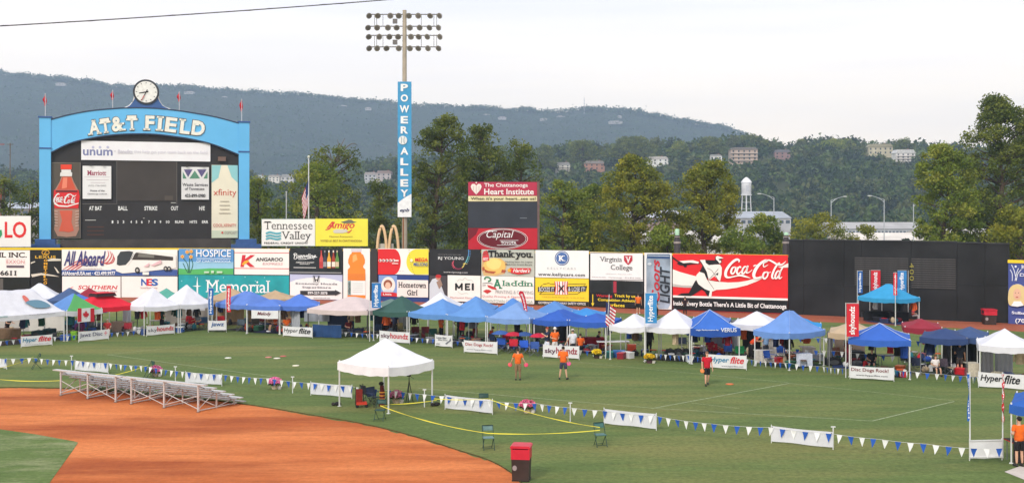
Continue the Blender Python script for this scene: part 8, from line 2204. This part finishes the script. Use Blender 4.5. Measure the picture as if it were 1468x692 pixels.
r, hh = person('man in a red shirt and black shorts walking toward the infield with an orange disc', 1013.5, 552.5, R(8), 1.74, (196, 30, 48), (34, 32, 36), True, pose='walk', arms=('down', 'down'), hair=(120, 90, 66), skin=(214, 160, 136))
held_disc(r, hh[0], (224, 130, 60), 'orange disc in the hand of the man in the red shirt')
person('person in orange shirt, white trousers and pale hat by the royal blue canopy', 795.5, 511, R(20), 1.78, OR, (216, 212, 204), True, pose='stand', arms=('bent', 'bent'), hat=(232, 226, 216))
person('person in dark shirt and white shorts left of the pale-hatted one in orange', 784.5, 510.5, R(-70), 1.78, (40, 48, 70), (220, 224, 236), True, pose='walk', arms=('bent', 'up'), hair=(150, 60, 40), shoe=(230, 230, 230))
person('person in a white shirt and long black trousers at the right of the group', 821, 514, R(200), 1.78, (214, 214, 220), (34, 34, 38), False, pose='walk', arms=('down', 'out'), hat=(200, 190, 188), shoe=(220, 220, 220))
person('person in an orange shirt and black shorts standing on the warning track', 915, 449.5, R(170), 1.74, OR, (30, 30, 32), True, arms=('down', 'down'), shoe=(220, 220, 220))
person('person all in black beside the blue upright flag near the wall', 940.5, 455.5, R(100), 1.75, (34, 36, 40), (28, 28, 30), False, arms=('down', 'bent'), pose='walk', Y=94)
person('person in black with red standing at the foot of the red billboard', 982, 452, R(180), 1.6, (50, 30, 34), (30, 28, 30), False, arms=('bent', 'bent'))
person('person in an orange shirt turned sideways under the first sky blue canopy', 632.5, 488, R(130), 1.74, OR, (34, 36, 40), False, arms=('bent', 'down'), hair=(50, 40, 36))
person('broad person in black with an orange back panel under the sky blue canopies', 658.5, 488, R(175), 1.78, (44, 36, 38), (40, 52, 44), False, arms=('hip', 'hip'), hair=(44, 36, 32))
person('person in an orange vest behind the broad person in black', 662, 485, R(180), 1.7, OR, (50, 50, 56), False, arms=('hip', 'hip'))
person('person in black with a dark red skirt under the second sky blue canopy', 681, 488, R(160), 1.76, (34, 34, 38), (130, 34, 36), False, arms=('bent', 'bent'))
person('seated person in orange bending under the pale sky blue canopy', 701, 494, R(100), 1.7, (200, 70, 34), (50, 44, 44), False, pose='sit', arms=('fwd', 'fwd'), lean=.4)
person('seated person in orange right of the script banner, half behind the lettered banner', 411, 477, R(10), 1.7, OR, (66, 60, 66), True, pose='sit', arms=('bent', 'bent'), hair=(44, 50, 80))
person('seated person in orange with pale outstretched legs left of the script banner leg', 395, 475, R(-60), 1.7, (206, 84, 40), (70, 62, 60), True, pose='sit', arms=('fwd', 'bent'), shoe=(232, 232, 232))
person('tall person in black behind the leg of the white canopy and blue flag', 930.5, 508, R(150), 1.76, (30, 32, 38), (30, 30, 36), False, arms=('down', 'bent'), pose='stand')
person('person bending over in a black coat beneath the royal blue canopy table', 855, 500, R(90), 1.6, (60, 44, 40), (40, 36, 36), False, pose='sit', arms=('fwd', 'fwd'), lean=.3)
person('seated person with an orange back at the red-draped table', 832, 506, R(180), 1.65, (230, 100, 34), (46, 46, 50), False, pose='sit', arms=('bent', 'bent'))
person('person in red with long dark hair under the lettered blue canopy', 1018, 512, R(170), 1.65, (170, 30, 44), (40, 38, 44), False, pose='sit', arms=('bent', 'bent'), hair=(30, 26, 26))
person('person in orange bending forward between the two blue canopies', 1077, 514, R(80), 1.75, (220, 74, 34), (36, 36, 40), False, arms=('fwd', 'fwd'), lean=.9, hair=(40, 34, 34))
person('seated child-sized person in a white shirt under the navy canopy', 1341, 538, R(5), 1.5, (226, 218, 214), (70, 60, 66), True, pose='sit', arms=('bent', 'bent'), hair=(96, 62, 40))
person('person in dark red beside the grey crate under the tan canopy', 1216, 527, R(120), 1.68, (130, 30, 50), (96, 26, 40), False, arms=('bent', 'down'), hair=(44, 30, 28))
person('person in a pale pink top behind the black-draped table by the black wall', 1268, 452, R(10), 1.6, (214, 160, 160), (60, 56, 60), False, arms=('fwd', 'bent'))
person('person in red and white at the right pole of the azure canopy', 1309, 459, R(60), 1.5, (206, 60, 76), (190, 180, 178), False, pose='sit', arms=('bent', 'bent'))
person('person in a red and white top seated below the bright red canopy', 154, 482, R(20), 1.66, (200, 60, 60), (190, 176, 170), False, pose='sit', arms=('bent', 'fwd'), hair=(200, 186, 170))
person('person in a black shirt with red bending over boxes under the long white canopy', 10, 485, R(60), 1.7, (46, 40, 42), (60, 50, 50), False, pose='stand', arms=('fwd', 'fwd'), lean=.5, hat=(170, 40, 46))
r, hh = person('person in an orange shirt standing behind the table at the lower right edge', 1461, 668, R(190), 1.72, OR, (34, 32, 36), True, arms=('bent', 'bent'), hair=(36, 30, 30))
person('person in a navy top standing deep under the dark green canopy', 566, 482, R(170), 1.72, (44, 54, 84), (40, 40, 46), False, arms=('down', 'bent'))
person('person in a maroon top seated under the pinkish beige canopy', 500, 481, R(30), 1.68, (110, 34, 44), (52, 52, 60), False, pose='sit', arms=('bent', 'bent'), hair=(40, 32, 30))
person('person in a grey top seated under the white canopy left of the framed banner', 284, 472, R(-30), 1.7, (120, 124, 130), (46, 52, 76), True, pose='sit', arms=('fwd', 'bent'), hair=(120, 96, 70))
person('dark green topped person standing under the first white canopy right of the red one', 232, 474, R(150), 1.7, (38, 70, 56), (36, 36, 42), False, arms=('bent', 'down'), hair=(66, 46, 36))
person('person in a black top seated behind the red chairs under the pale sky blue canopy', 744, 494, R(10), 1.7, (34, 34, 40), (60, 60, 66), False, pose='sit', arms=('bent', 'bent'), hair=(90, 64, 46))
person('person in a light blue top standing under the steep medium blue canopy', 1098, 515, R(-160), 1.7, (130, 160, 196), (44, 48, 60), False, arms=('bent', 'bent'), hair=(70, 50, 40))
person('person in a dark top standing before the black curtain under the navy canopy', 1376, 536, R(160), 1.72, (46, 50, 62), (70, 64, 60), True, arms=('down', 'bent'))
person('person in a black top seated under the royal blue canopy at the right', 1250, 532, R(-20), 1.7, (36, 36, 42), (54, 60, 84), True, pose='sit', arms=('bent', 'fwd'), hair=(60, 44, 36))
dg = bpy.context.evaluated_depsgraph_get()
done = []
for ob, nm, m, par, _ in PENDING:
    me = bpy.data.meshes.new_from_object(ob.evaluated_get(dg)); done.append((me, nm, m, par, ob))
for me, nm, m, par, ob in done:
    old = ob.data; bpy.data.objects.remove(ob); bpy.data.meshes.remove(old)
    me.materials.clear(); me.materials.append(m)
    for p in me.polygons: p.use_smooth = True
    me.name = nm
    link(nm, me, par)
# ------------------------------------------------------------------ haze
HB = MB(); HB.b2(-5200, 5200, -140, 3250, -8.5, 330)
hm = bpy.data.materials.new('haze'); hm.use_nodes = True
hn, hl = hm.node_tree.nodes, hm.node_tree.links
hn.remove(hn['Principled BSDF'])
pv = hn.new('ShaderNodeVolumePrincipled')
pv.inputs['Color'].default_value = (.60, .77, 1, 1)
pv.inputs['Density'].default_value = .00024
pv.inputs['Anisotropy'].default_value = .2
hl.new(pv.outputs[0], hn['Material Output'].inputs['Volume'])
HB.build('haze', hm, kind='stuff')
